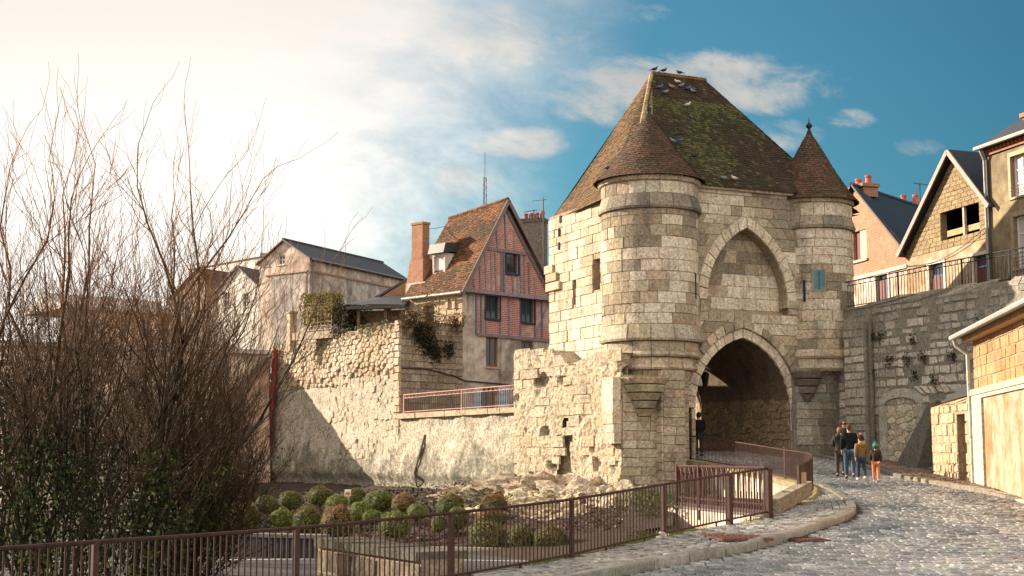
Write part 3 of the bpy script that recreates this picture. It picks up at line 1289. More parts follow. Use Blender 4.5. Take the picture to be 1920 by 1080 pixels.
front = MB()
def iv_back(v):
    segs = [(UL, UR)]
    h1 = half(v) if v < va else 0
    hs = [(uc - h1, uc + h1)] if h1 > 0 else []
    if v >= SILL and v < vau:
        h2 = halfu(v)
        hs.append((ucu - h2, ucu + h2))
    for (a, b) in hs:
        ns = []
        for (p, q) in segs:
            if b <= p or a >= q:
                ns.append((p, q))
                continue
            if a > p:
                ns.append((p, a))
            if b < q:
                ns.append((b, q))
        segs = ns
    return segs
panel(front, FRONT, iv_back, -0.3, ZTOP, 0.1)
front_wall = front.build('front_wall', M['mortar'], gate)
ORIG[front_wall.name] = Vector((0, 0, 0))
gs += lay(FRONT, iv_front, -0.3, ZTOP - 0.02, (0.36, 0.5), (0.45, 1.0), d=(0.03, 0.06), sec=front_wall, r=rg)


def voussoirs(S, uc_, wd_, vs0, va0, t0, t1, n, d, sec, colf, vmin=None, depth=0.05):
    inn = arch_pts(uc_, wd_, vs0, va0, t0, n)
    out_ = arch_pts(uc_, wd_, vs0, va0, t1, n)
    res = []
    for i in range(len(inn) - 1):
        q = [inn[i], inn[i + 1], out_[i + 1], out_[i]]
        if vmin and min(p[1] for p in q) < vmin:
            continue
        s = mkstone(S, [q[0], q[3], q[2], q[1]], d + rg.uniform(-.01, .015), 1, colf, 0.016, 0.012, sec, rg)
        s.q = q
        cu, cv = sum(p[0] for p in q) / 4, sum(p[1] for p in q) / 4
        s.q = q + [((q[3][0] + q[0][0]) / 2, (q[3][1] + q[0][1]) / 2)]
        # orientation: keep anticlockwise on the face
        ar = sum(q[k][0] * q[(k + 1) % 4][1] - q[(k + 1) % 4][0] * q[k][1] for k in range(4))
        if ar < 0:
            q2 = q[::-1]
            s.q = q2 + [((q2[3][0] + q2[0][0]) / 2, (q2[3][1] + q2[0][1]) / 2)]
        s.poly = True
        s.px = abs(s.px)
        res.append(s)
    return res


pale = lambda p, r: jit(mixc(PALE, OCHRE, max(0, r.uniform(-.7, .6))), 0.1, r)
gs += voussoirs(FRONT, uc, wr, vs_, va, 0.0, TH1, 9, 0.07, front_wall, pale)
gs += voussoirs(FRONT, uc, wr, vs_, va, TH1, TH1 + TH2, 10, 0.16, front_wall, gate_col)
gs += voussoirs(FRONT, ucu, wu, vsu, vau, 0.0, THU, 9, 0.075, front_wall, pale)

# ---- recessed panel of the blind arch
RECD = -0.5
REC = FRONT.shift(RECD)
mb = MB()
panel(mb, REC, lambda v: [(ucu - halfu(v) - 0.02, ucu + halfu(v) + 0.02)], SILL - 0.1, vau, 0.15)
pts = [(ucu - wu, SILL)] + arch_pts(ucu, wu, vsu, vau, 0, 10) + [(ucu + wu, SILL)]
pts = [(ucu + wu, SILL)] + [p for p in arch_pts(ucu, wu, vsu, vau, 0, 10)[::-1]] + [(ucu - wu, SILL)]
for (p, q) in zip(pts[:-1], pts[1:]):
    mb.quad(FRONT(*p, 0.02), FRONT(*q, 0.02), FRONT(*q, RECD), FRONT(*p, RECD))
mb.quad(FRONT(ucu - wu, SILL, 0.03), FRONT(ucu + wu, SILL, 0.03), FRONT(ucu + wu, SILL + 0.28, RECD), FRONT(ucu - wu, SILL + 0.28, RECD))
recess = mb.build('recess', M['gate'], gate)
ORIG[recess.name] = Vector((0, 0, 0))
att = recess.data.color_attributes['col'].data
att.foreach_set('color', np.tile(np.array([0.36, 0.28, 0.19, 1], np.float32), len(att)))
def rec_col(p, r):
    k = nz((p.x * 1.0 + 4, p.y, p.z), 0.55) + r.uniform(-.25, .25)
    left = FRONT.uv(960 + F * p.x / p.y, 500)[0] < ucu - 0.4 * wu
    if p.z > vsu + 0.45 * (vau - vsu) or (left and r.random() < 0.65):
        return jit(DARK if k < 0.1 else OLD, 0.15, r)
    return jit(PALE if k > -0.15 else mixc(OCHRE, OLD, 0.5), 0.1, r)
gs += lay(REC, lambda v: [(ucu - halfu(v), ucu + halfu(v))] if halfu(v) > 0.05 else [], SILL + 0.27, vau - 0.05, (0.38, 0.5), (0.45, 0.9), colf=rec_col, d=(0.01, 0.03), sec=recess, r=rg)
# impost blocks where the blind arch stops
for (u0, u1, v0, v1, dd) in ((ucu + wu - 0.12, ucu + wu + 0.5, vsu - 0.2, vsu + 0.1, 0.16), (ucu + wu + 0.0, ucu + wu + 0.42, vsu - 0.45, vsu - 0.203, 0.10)):
    mb = MB()
    mb.fbox(FRONT, u0, u1, v0, v1, -0.3, dd, jit(OLD, 0.1))
    mb.build('impost', M['gate'], front_wall)

# ---- vaulted passage
TD = 6.4
mb = MB()
prof = [(uc - wr, -0.4)] + arch_pts(uc, wr, vs_, va, 0, 10) + [(uc + wr, -0.4)]
steps = [0.0, -0.6, -1.6, -2.8, -4.0, -5.2, -TD]
for a, b in zip(steps[:-1], steps[1:]):
    for (p, q) in zip(prof[:-1], prof[1:]):
        mb.quad(FRONT(*p, a), FRONT(*q, a), FRONT(*q, b), FRONT(*p, b))
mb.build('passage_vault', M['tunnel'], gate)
# side walls of the passage in roughly squared rubble
for (uu, sgn) in ((uc + wr, -1), (uc - wr, 1)):
    A = FRONT(uu, 0, 0 if sgn < 0 else -TD)
    B = FRONT(uu, 0, -TD if sgn < 0 else 0)
    A, B = (B, A) if sgn < 0 else (A, B)
    fr = Frame((A.x, A.y), (B.x, B.y))
    if fr.n.dot(FRONT.ux) * sgn < 0:
        fr = Frame((B.x, B.y), (A.x, A.y))
    mb = MB()
    for poly in voronoi_cells(0.05, TD - 0.05, -0.2, vs_ + 0.5, 0.42, 0.26, rg):
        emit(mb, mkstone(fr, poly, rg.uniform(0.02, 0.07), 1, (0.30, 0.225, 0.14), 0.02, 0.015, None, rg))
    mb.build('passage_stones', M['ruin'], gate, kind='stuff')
# back wall and far sides
mb = MB()
BACK = FRONT.shift(-TD)
hb, _ = pointed(uc, wr * 0.98, vs_, va - 0.05)
panel(mb, BACK, lambda v: ([(-1.4, uc - hb(v)), (uc + hb(v), 9.1)] if hb(v) > 0 and v < va - 0.05 else [(-1.4, 9.1)]), -0.6, 9.9, 0.2)
prof2 = [(uc - wr * .98, -0.4)] + arch_pts(uc, wr * .98, vs_, va - 0.05, 0, 8) + [(uc + wr * .98, -0.4)]
for (p, q) in zip(prof2[:-1], prof2[1:]):
    mb.quad(BACK(*p, 0.0), BACK(*q, 0.0), BACK(*q, -0.35), BACK(*p, -0.35))
mb.quad(GL(9.1, 5.6, -0.5), GL(9.1, 0, -0.5), GL(9.1, 0, 9.9), GL(9.1, 5.6, 9.9))
mb.build('rear_wall', M['mortar'], gate)
mb = MB()
mb.hexa([GL(-.2, 6.1, -.5), GL(1.2, 6.1, -.5), GL(1.7, 10.2, -.5), GL(1.25, 10.2, -.5), GL(-.2, 6.1, 5.4), GL(1.2, 6.1, 5.4), GL(1.7, 10.2, 5.3), GL(1.25, 10.2, 5.3)])  # unseen block added behind the gate, shaped to shade the passage wall
mb.build('rear_shade_block', M['mortar'], gate)
lane = thing('lane_wall', 'sunlit stone wall beyond the gate, seen through the left side of the passage', 'wall', GL(6.5, 10, .4))
LNF = Frame(GL(uc + wr * .98 + .25, 15.0, 0), GL(uc + wr * .98 + .25, 5.9, 0))
mb = MB()
mb.fbox(LNF, 0, LNF.len, -.4, 5.2, -.5, 0)
mb.build('wall_core', M['ruincore'], lane)
mb = MB()
for poly in voronoi_cells(0.05, LNF.len - .05, -.2, 5.1, .5, .32, rg):
    emit(mb, mkstone(LNF, poly, rg.uniform(.01, .06), 1, (0.46, 0.36, 0.24), .015, .02, None, rg))
mb.build('wall_stones', M['ruin'], lane, kind='stuff')
mb = MB()
mb.quad(GL(1.2, 6.0, gz(60)), GL(6.6, 6.0, gz(60)), GL(6.6, 16, gz(66)), GL(1.2, 16, gz(66)))
mb.build('lane', M['roadbed'], kind='structure')

# ---- left flank
FK = Frame(W(1031, 520, 59.6), W(1126, 520, 55.4))
zfl = 9.75
win = []
for (x0, y0, x1, y1) in ((1113, 483, 1127, 545), (1075, 522, 1081, 572)):
    a, b = FK.uv(x0, y1), FK.uv(x1, y0)
    win.append((a[0], b[0], a[1], b[1]))
LF = FK.len + 1.0
mb = MB()
wall(mb, FK, lambda v: [(0, LF)], 3.3, zfl + 0.3, win, depth=0.4)
mb.quad(FK(0, 3.3), FK(0, zfl + 0.3), FK(0, zfl + 0.3, -0.9), FK(0, 3.3, -0.9))
flank = mb.build('flank_wall', M['mortar'], gate)
ORIG[flank.name] = Vector((0, 0, 0))
warmc = lambda p, r: jit(mixc(PALE, OCHRE, max(0, min(1, 0.4 + nz(p, 0.5) + r.uniform(-.3, .3)))), 0.12, r)
gs += lay(FK, holes_iv(lambda v: [(0, LF)], win), 3.3, zfl + 0.15, (0.32, 0.48), (0.4, 0.95), colf=warmc, d=(0.015, 0.06), sec=flank, r=rg)
for (a, b, c, d) in win:
    mb = MB()
    mb.fbox(FK, a + 0.01, b - 0.01, c + 0.01, d - 0.01, -0.36, -0.33)
    mb.build('window', M['dark'], flank)
for (px, py) in ((1050, 435), (1050, 460), (1053, 410)):       # putlog holes
    u, v = FK.uv(px, py)
    mb = MB()
    mb.fbox(FK, u - 0.07, u + 0.07, v - 0.18, v + 0.12, 0.0, 0.072)
    mb.build('putlog_hole', M['dark'], flank)
# quoin corbels sticking out of the back corner
for (px, py, w_) in ((1036, 505, 0.5), (1040, 520, 0.7), (1046, 536, 0.6)):
    u, v = FK.uv(px, py)
    mb = MB()
    mb.fbox(FK, -0.25 if py < 515 else -0.1, u + w_ * 0.6, v - 0.17, v + 0.16, -0.5, 0.16, jit(OCHRE, 0.1))
    mb.build('corbel_stone', M['gate'], flank)


# ---- round turrets
def ring(mbname, cx, cy, prof, parent, n, a0, a1, colf, name='moulding_stone', gap=0.006):
    """a moulding made of separate curved stones"""
    for i in range(n):
        b0, b1 = lerp(a0, a1, i / n) + gap, lerp(a0, a1, (i + 1) / n) - gap
        mb = MB()
        k = rg.uniform(-.012, .012)
        mb.lathe((cx, cy), [(R_ + k, z) for (R_, z) in prof], 4, b0, b1, colf(Vector((cx, cy, prof[0][1])), rg))
        mb.build(name, M['gate'], parent)


def turret(C, R_, bands, rings, root, zb, ztp):
    mb = MB()
    mb.lathe((C.x, C.y), [(0.02, zb), (R_ - 0.5, zb), (R_ - 0.5, bands[0][0] - .05), (R_, bands[0][0] - .04), (R_, ztp), (0.02, ztp)], 48)
    t = mb.build('round_turret', M['mortar'], root)
    ORIG[t.name] = Vector((0, 0, 0))
    dr = Drum(C.x, C.y, R_)
    out = []
    for (z0, z1) in bands:
        out += lay(dr, lambda v: [(-R_ * 1.8, R_ * 1.8)], z0, z1, (0.32, 0.46), (0.4, 0.95), d=(0.01, 0.045), n=3, sec=t, r=rg)
    a = dr.a0
    for (prof, n, colf) in rings:
        ring('r', C.x, C.y, prof, t, n, a - 1.9, a + 1.9, colf)
    return t, out


darkring = lambda p, r: jit(mixc(OLD, (0.16, 0.15, 0.135), r.random()), 0.2, r)
paler = lambda p, r: jit(mixc(PALE, OCHRE, r.random()), 0.12, r)
midr = lambda p, r: jit(mixc(OLD, OCHRE, r.random()), 0.15, r)
R1 = RL_
z = {k: zt(k) for k in (326, 336, 360, 384, 389, 606, 633, 638, 660, 664, 668, 688, 692, 697, 710)}
tl, st = turret(CL, R1, [(z[606], z[389] - 0.0), (z[360], z[336] - .02)],
    [([(R1 - .1, z[336] - .02), (R1 + .10, z[336] + .02), (R1 + .16, z[336] + .1), (R1 + .16, z[326] - .03), (R1 - .1, z[326])], 9, paler),
     ([(R1 - .1, z[389]), (R1 + .13, z[389] + .02), (R1 + .17, z[384]), (R1 + .03, z[360]), (R1 - .1, z[360] + .01)], 8, darkring),
     ([(R1 - .1, z[638]), (R1 + .10, z[638] + .02), (R1 + .14, z[633]), (R1 + .03, z[606] - .01), (R1 - .1, z[606] - .005)], 8, lambda p, r: jit(mixc((0.30, 0.30, 0.27), OCHRE, r.random()), 0.2, r)),
     ([(R1 - .4, z[668]), (R1 + .0, z[668] + .01), (R1 + .05, z[664]), (R1 + .01, z[660]), (R1 - .03, z[660] + .05), (R1 - .03, z[638] - .02), (R1 - .3, z[638] - .015)], 10, midr),
     ([(R1 - .5, z[692]), (R1 - .14, z[692] + .01), (R1 - .08, z[688]), (R1 - .15, z[688] + .12), (R1 - .13, z[668] - .02), (R1 - .3, z[668] - .015)], 10, paler),
     ([(R1 - .9, z[710]), (R1 - .36, z[710] + .01), (R1 - .27, z[697]), (R1 - .25, z[692] - .02), (R1 - .5, z[692] - .015)], 9, midr)],
    gate, z[710] + 0.02, z[326])
gs += st
R2 = RR_
zr = lambda py: zof(py, 56.9)
q = {k: zr(k) for k in (369, 380, 405, 423, 429, 655, 660, 668, 673, 680, 690, 696)}
tr, st = turret(CR, R2, [(q[655], q[429]), (q[405], q[380] - .02)],
    [([(R2 - .1, q[380] - .02), (R2 + .08, q[380] + .02), (R2 + .13, q[380] + .1), (R2 + .13, q[369] - .03), (R2 - .1, q[369])], 8, paler),
     ([(R2 - .1, q[429]), (R2 + .13, q[429] + .02), (R2 + .17, q[423]), (R2 + .03, q[405]), (R2 - .1, q[405] + .01)], 7, darkring),
     ([(R2 - .3, q[673]), (R2 + .06, q[673] + .01), (R2 + .14, q[668]), (R2 + .12, q[660]), (R2 + .02, q[655] - .01), (R2 - .2, q[655] - .01)], 8, paler),
     ([(R2 - .5, q[696]), (R2 - .08, q[696] + .01), (R2 + .03, q[690]), (R2 - .01, q[680]), (R2 + .0, q[673] - .01), (R2 - .3, q[673] - .015)], 8, paler)],
    gate, q[696] + .02, q[369])
gs += st
# turret windows
dr = Drum(CR.x, CR.y, R2)
def drum_uv(dr, px, py):
    rr = ray(px, py)
    rr = rr / rr.y
    a, b, c = rr.x ** 2 + 1, -2 * (rr.x * dr.c.x + dr.c.y), dr.c.x ** 2 + dr.c.y ** 2 - dr.R ** 2
    Y = (-b - math.sqrt(max(0, b * b - 4 * a * c))) / (2 * a)
    p = rr * Y
    ang = math.atan2(p.y - dr.c.y, p.x - dr.c.x) - dr.a0
    ang = (ang + math.pi) % (2 * math.pi) - math.pi
    return ang * dr.R, p.z
u0, v0 = drum_uv(dr, 1526, 543)
u1, v1 = drum_uv(dr, 1545, 507)
mb = MB()
for (a, b, c, d) in ((u0 - .06, u0, v0 - .06, v1 + .06), (u1, u1 + .06, v0 - .06, v1 + .06), (u0, u1, v1, v1 + .06), (u0, u1, v0 - .06, v0)):
    mb.fbox(dr, a, b, c, d, -0.02, 0.07, (0.2, 0.16, 0.12))
wf = mb.build('window', M['paint'], tr)
mb = MB()
mb.fbox(dr, u0, u1, v0, v1, -0.05, 0.055, (0.012, 0.075, 0.10))
mb.build('pane', M['teal'], wf)
mb = MB()
mb.fbox(dr, (u0 + u1) / 2 - .012, (u0 + u1) / 2 + .012, v0, v1, 0.05, 0.066, (0.03, 0.06, 0.07))
mb.build('glazing_bar', M['paint'], wf)
for (drm, px, y0, y1, par) in ((dr, 1509, 525, 566, tr), (Drum(CL.x, CL.y, R1), 1303, 512, 560, tl)):
    u, v0 = drum_uv(drm, px, y1)
    v1 = drum_uv(drm, px, y0)[1]
    mb = MB()
    mb.fbox(drm, u - .045, u + .045, v0, v1, -0.05, 0.053)
    mb.build('arrow_slit', M['dark'], par)

# ---- lower body under the left turret: a corner block, a recess with a corbel, and a projecting pier
PB = FRONT.shift(0.55)
pu0, pu1 = PB.uv(1166, 760)[0], PB.uv(1291, 760)[0]
ztopb = z[710] + 0.15
low = MB()
low.fbox(PB, pu0, pu1, -2.0, ztopb, -3.6, 0)
base_l = low.build('turret_base', M['mortar'], gate)
ORIG[base_l.name] = Vector((0, 0, 0))
lowc = lambda p, r: jit(mixc(OLD, mixc(PALE, (0.4, 0.36, 0.3), 0.5), max(0, min(1, 0.45 + nz(p, 0.7) + r.uniform(-.35, .35)))), 0.14, r)
gs += lay(PB, lambda v: [(pu0, pu1)], -2.0, ztopb - .05, (0.26, 0.36), (0.4, 0.8), colf=lowc, d=(0.015, 0.06), sec=base_l, r=rg)
PSIDE = Frame(PB(pu0, 0, -3.6), PB(pu0, 0, 0))
gs += lay(PSIDE, lambda v: [(0.2, 3.6)], -2.0, ztopb - .05, (0.26, 0.36), (0.35, 0.75), colf=warmc, d=(0.015, 0.06), sec=base_l, r=rg)
PP = FRONT.shift(0.98)
qu0, qu1 = PP.uv(1243, 760)[0], PP.uv(1284, 760)[0]
mb = MB()
mb.fbox(PP, qu0, qu1, -2.0, ztopb + .2, -0.5, 0)
pier = mb.build('pier', M['mortar'], gate)
ORIG[pier.name] = Vector((0, 0, 0))
gs += lay(PP, lambda v: [(qu0, qu1)], -2.0, ztopb + .18, (0.28, 0.4), (0.4, 0.9), colf=lowc, d=(0.02, 0.08), sec=pier, r=rg)
ps = Frame(PP(qu0, 0, -0.43), PP(qu0, 0, 0))
gs += lay(ps, lambda v: [(0, 0.43)], -2.0, ztopb + .18, (0.28, 0.4), (0.43, 0.43), colf=warmc, d=(0.02, 0.07), sec=pier, r=rg)
# left corner buttress stone strip with its broken foot
LP = FRONT.shift(0.75)
lu1 = LP.uv(1166, 760)[0]
zb_ = LP.uv(1150, 832)[1]
zz_ = zb_
while zz_ < ztopb - .15:
    hh_ = rg.uniform(.3, .45)
    mb = MB()
    k_ = rg.uniform(0, .07)
    mb.fbox(LP, lu1 - 0.3 - k_, lu1 - .02, zz_ + .006, min(zz_ + hh_, ztopb - .1), -0.9, -.06 + rg.uniform(-.02, .03), jit(mixc(PALE, OCHRE, rg.random() * .6), .1))
    mb.build('corner_stone', M['gate'], base_l)
    zz_ += hh_
# stepped corbel in the recess
cu, _ = PB.uv(1206, 760)
cc = PB(cu, 0, 0)
zz = [(708, .98), (720, .92), (722, .86), (735, .80), (737, .70), (750, .62), (752, .54), (765, .46), (767, .40), (780, .30), (782, .24), (800, .08)]
for i in range(0, len(zz) - 1, 2):
    mb = MB()
    (y0, r0), (y1, r1) = zz[i], zz[i + 1]
    a0 = math.atan2(PB.n.y, PB.n.x)
    mb.lathe((cc.x, cc.y), [(0.02, zt(y1)), (r1 * .95, zt(y1)), (r0, zt(y0) - .03), (r0, zt(y0) - 0.004), (0.02, zt(y0) - 0.004)], 12, a0 - 1.65, a0 + 1.65, jit(OLD, .2))
    mb.build('corbel_stone', M['gate'], base_l)

# ---- lower body under the right turret
PR = FRONT.shift(0.35)
ru0, ru1 = PR.uv(1480, 790)[0], PR.uv(1577, 790)[0] + 0.5
ztr = q[696] + .1
mb = MB()
mb.fbox(PR, ru0 + .35, ru1, -0.9, ztr, -2.0, 0)
mb.fbox(PR, uc + wr + 0.02, ru0 + .35, -0.9, vs_ + .3, -1.2, -0.12)
base_r = mb.build('turret_base', M['mortar_grey'], gate)
ORIG[base_r.name] = Vector((0, 0, 0))
greyc = lambda p, r: jit(mixc((0.20, 0.185, 0.155), (0.40, 0.37, 0.31), max(0, min(1, 0.45 + nz(p, 0.8) * 1.3 + r.uniform(-.3, .3)))), 0.14, r)
gs += lay(PR, lambda v: [(ru0 + .35, ru1)], -0.9, ztr - .05, (0.28, 0.4), (0.4, 0.85), colf=greyc, d=(0.015, 0.06), sec=base_r, r=rg)
gs += lay(PR.shift(-0.12), lambda v: [(uc + wr + .02, ru0 + .35)], -0.9, vs_ + .28, (0.28, 0.4), (0.3, 0.5), colf=greyc, d=(0.015, 0.05), sec=base_r, r=rg)
cu, _ = PR.uv(1512, 740)
cc = PR(cu, 0, 0)
zz = [(698, .72), (710, .68), (712, .60), (724, .54), (726, .46), (738, .38), (740, .30), (752, .16)]
for i in range(0, len(zz) - 1, 2):
    mb = MB()
    (y0, r0), (y1, r1) = zz[i], zz[i + 1]
    a0 = math.atan2(PR.n.y, PR.n.x)
    mb.lathe((cc.x, cc.y), [(0.02, zr(y1)), (r1 * .95, zr(y1)), (r0, zr(y0) - .03), (r0, zr(y0) - 0.004), (0.02, zr(y0) - 0.004)], 12, a0 - 1.65, a0 + 1.65, jit((0.2, 0.17, 0.14), .25))
    mb.build('corbel_stone', M['grey'], base_r)
finish_stones(gs, M['gate'], gate)

# ---- front cornice under the eaves
for i in range(7):
    mb = MB()
    a, b = lerp(1.5, 6.4, i / 7) + .01, lerp(1.5, 6.4, (i + 1) / 7) - .01
    mb.fbox(FRONT, a, b, ZTOP - .16, ZTOP + .02, -.2, .2, jit(mixc(PALE, OCHRE, .4), .12))
    mb.build('cornice_stone', M['gate'], front_wall)

# ---- roofs
def at_z(px, py, zz_):
    d_ = ray(px, py)
    return d_ * (zz_ / d_.z)


RLp = W(1222, 138, 58.4)
RRp = at_z(1322, 151, RLp.z)
E_BL = W(1029, 419, 59.9)
zE = E_BL.z
E_FL = FK(FK.len + 0.5, 0, 0.22)
E_FL.z = zE + 0.1
fl2 = GL(-0.4, -1.1, 10.55)
fr2 = GL(8.6, -1.1, 10.55)
E_BR, E_FR = GL(9.45, 5.9, 9.9), GL(9.45, -1.0, 10.0)


def moss_red(p, r):
    k = nz(p, 0.55) + r.uniform(-.3, .3)
    c = (0.15, 0.088, 0.04) if k > 0.0 else (0.09, 0.06, 0.03)
    if r.random() < 0.12:
        c = (0.17, 0.085, 0.04)
    return jit(c, 0.22, r)


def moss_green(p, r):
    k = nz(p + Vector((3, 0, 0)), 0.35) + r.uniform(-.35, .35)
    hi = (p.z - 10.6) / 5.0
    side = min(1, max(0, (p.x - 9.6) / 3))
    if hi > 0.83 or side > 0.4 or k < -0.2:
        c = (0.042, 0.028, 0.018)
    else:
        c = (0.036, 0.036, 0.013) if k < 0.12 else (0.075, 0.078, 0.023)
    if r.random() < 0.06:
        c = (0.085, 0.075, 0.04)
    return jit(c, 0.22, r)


def red_cone(p, r):
    c = (0.095, 0.052, 0.034) if nz(p, 1.4) + r.uniform(-.4, .4) > 0 else (0.062, 0.044, 0.029)
    if r.random() < 0.07:
        c = (0.16, 0.06, 0.035)
    return jit(c, 0.22, r)


def slope(E0, E1, T0, T1, flare=0.14):
    def fn(s, t):
        h = t + flare * t * (1 - t) ** 2
        a, b = E0.lerp(E1, s), T0.lerp(T1, s)
        p = a.lerp(b, h)
        p.z = lerp(a.z, b.z, t)
        return p
    return fn


def roof_face(name, fn, Lt, colf, parent, nd=8):
    mb = MB()
    for j in range(nd):
        for i in range(nd):
            mb.quad(fn(i / nd, j / nd), fn((i + 1) / nd, j / nd), fn((i + 1) / nd, (j + 1) / nd), fn(i / nd, (j + 1) / nd), (0.05, 0.04, 0.03))
    o = mb.build(name, M['tile'], parent)
    ORIG[o.name] = Vector((0, 0, 0))
    mb = MB()
    tile_patch(mb, fn, Lt, colf, ref=Vector((0, -0.3, 1)))
    mb.build('tiles', M['tile'], o, kind='stuff')
    return o


roof = MB()
roof_face('hip_roof', slope(E_BL, E_FL, RLp, RLp + Vector((0.02, 0.0, 0))), 7.2, moss_red, gate)
front_roof = roof_face('main_roof', slope(fl2, fr2, RLp, RRp, 0.28), 6.6, moss_green, gate)
roof_face('hip_roof', slope(E_FR, E_BR, RRp, RRp + Vector((0.02, 0, 0))), 7.2, moss_green, gate)
mb = MB()
mb.quad(E_BR, E_BL, RLp, RRp, (0.06, 0.04, 0.03))
mb.quad(E_BL + Vector((0, 0, -.05)), E_BR + Vector((0, 0, -.05)), E_FR + Vector((0, 0, -.1)), E_FL + Vector((0, 0, -.05)), (0.06, 0.04, 0.03))
mb.build('rear_roof', M['tile'], gate)
# ridge and hip tiles
def ridge_tiles(a, b, n, r0, parent, colf, fn=None):
    for i in range(n):
        p, q_ = (a.lerp(b, i / n), a.lerp(b, (i + 1.08) / n)) if fn is None else (fn(i / n), fn((i + 1.08) / n))
        mb = MB()
        mb.tube([p, q_], [r0 * 1.12, r0], 7, colf(p, rg))
        mb.build('ridge_tile', M['tile'], parent)
ridge_tiles(RLp, RRp, 9, 0.11, front_roof, moss_red)
hipf = slope(E_BL, E_FL, RLp, RLp + Vector((0.02, 0, 0)))
roof_face('hip_roof', slope(E_FL, fl2, RLp, RLp + Vector((0.02, 0, 0))), 7.0, moss_red, gate)
ridge_tiles(None, None, 30, 0.085, front_roof, lambda p, r: jit((0.34, 0.24, 0.13), .2, r), lambda t: slope(E_FL, fl2, RLp, RLp)(.5, 1 - t * .62))


def cone_roof(C, R_, z0, z1, flare, colf, parent):
    def fn(s, t):
        a = s * 2 * math.pi
        rr = (R_ + 0.1) * (1 - t) + flare * t * (1 - t) ** 2 * -2.2 + 0.03
        return Vector((C.x + rr * math.cos(a), C.y + rr * math.sin(a), lerp(z0, z1, t)))
    fn.length = lambda t: 2 * math.pi * ((R_ + 0.1) * (1 - t) + 0.03)
    mb = MB()
    n = 36
    for j in range(8):
        for i in range(n):
            mb.quad(fn(i / n, j / 8), fn((i + 1) / n, j / 8), fn((i + 1) / n, (j + 1) / 8), fn(i / n, (j + 1) / 8), (0.06, 0.04, 0.03))
    o = mb.build('turret_roof', M['tile'], parent)
    ORIG[o.name] = Vector((0, 0, 0))
    mb = MB()
    tile_patch(mb, fn, math.hypot(R_, z1 - z0), colf, w_=0.15, ref=lambda p: Vector((p.x - C.x, p.y - C.y, 0.3)))
    mb.build('tiles', M['tile'], o, kind='stuff')
    return o


zc0, zc1 = zof(327, 53.1) - 0.02, zof(213, 55)
cl_ = cone_roof(CL, R1 + 0.2, zc0, zc1, 0.35, red_cone, gate)
zc2, zc3 = zof(371, 56.7) - 0.02, zof(247, 58.3)
cr_ = cone_roof(CR, R2 + 0.2, zc2, zc3, 0.3, red_cone, gate)
mb = MB()
mb.lathe((CL.x, CL.y), [(0.22, zc1 - .25), (0.16, zc1 - .05), (0.08, zc1 + .0), (0.1, zc1 + .12), (0.13, zc1 + .2), (0.06, zc1 + .3), (0.02, zc1 + .5), (0, zc1 + .52)], 10, col=(0.03, 0.028, 0.025))
mb.build('finial', M['iron'], cl_, smooth=True)
mb = MB()
mb.lathe((CR.x, CR.y), [(0.2, zc3 - .35), (0.1, zc3 - .02), (0.06, zc3 + .05), (0.05, zc3 + .12), (0.13, zc3 + .19), (0.14, zc3 + .26), (0.07, zc3 + .34), (0.02, zc3 + .4), (0.015, zc3 + .62), (0, zc3 + .63)], 12, col=(0.02, 0.02, 0.022))
mb.build('finial', M['iron'], cr_, smooth=True)
# lantern hung inside the arch
p = W(1322, 712, 57.5)
lan = thing('wall_lantern', 'small dark lantern box hanging inside the gate arch', 'lantern', p)
mb = MB()
mb.lathe((p.x, p.y), [(0.09, p.z - .3), (0.17, p.z + .2), (0.19, p.z + .22), (0.08, p.z + .32), (0, p.z + .33)], 4, col=(0.02, 0.02, 0.02))
mb.build('lantern_body', M['iron'], lan)
mb = MB()
mb.bar(p + Vector((0, 0, .3)), p + Vector((-.5, .1, .38)), .03, .03, UP, (0.02, 0.02, 0.02))
mb.build('bracket', M['iron'], lan)

# ================================================================== RUINED WALL LEFT OF THE GATE
rl = random.Random(31)


def poly_top(pts):
    """height profile from (u, v) points"""
    def f(u):
        if u <= pts[0][0]:
            return pts[0][1]
        for a, b in zip(pts[:-1], pts[1:]):
            if u <= b[0]:
                return lerp(a[1], b[1], (u - a[0]) / max(1e-6, b[0] - a[0]))
        return pts[-1][1]
    return f


cornerB = PB(pu0 - 0.02, 0, 0.0)
RW = Frame(W(964, 780, 59.2), cornerB)
prof = [RW.uv(*p) for p in ((964, 655), (1000, 652), (1034, 656), (1040, 668), (1060, 672), (1066, 684), (1100, 676), (1128, 662), (1160, 655))]
topf0 = poly_top(prof)
topf = lambda u: topf0(u) + .13 * nz((u * 1.6, 4, 2)) + .09 * nz((round(u * 2.2) * 1.3, 1, 7)) - .05
crack = [RW.uv(*p) for p in ((1050, 785), (1072, 785), (1074, 905), (1040, 905))]
cv0, cv1 = crack[3][1], crack[0][1]
def iv_ruin(v):
    us = np.linspace(0, RW.len, 60)
    segs, st = [], None
    for u in us:
        ok = topf(u) > v
        if ok and st is None:
            st = u
        if not ok and st is not None:
            segs.append((st, u))
            st = None
    if st is not None:
        segs.append((st, RW.len))
    if cv0 < v < cv1:
        f = (v - cv0) / (cv1 - cv0)
        k = 0.5 * nz((0, round(v * 3) / 3 * 1.3, 2)) + 0.3 * nz((0, round(v * 3) * .7, 5))
        a, b = lerp(crack[3][0], crack[0][0], f) + k, lerp(crack[2][0], crack[1][0], f) + 0.5 * nz((3, round(v * 2.6) * .8, 1)) - 0.2 * f
        b = max(b, a + .12)
        ns = []
        for (p, q_) in segs:
            if b <= p or a >= q_:
                ns.append((p, q_))
            else:
                ns += [(p, a), (b, q_)]
        segs = ns
    return segs
ruin = thing('ruined_wall', 'pale broken stone wall with a dark vertical fissure, joined to the left of the gate', 'wall', RW(RW.len / 2, -1.5, 0))
mb = MB()
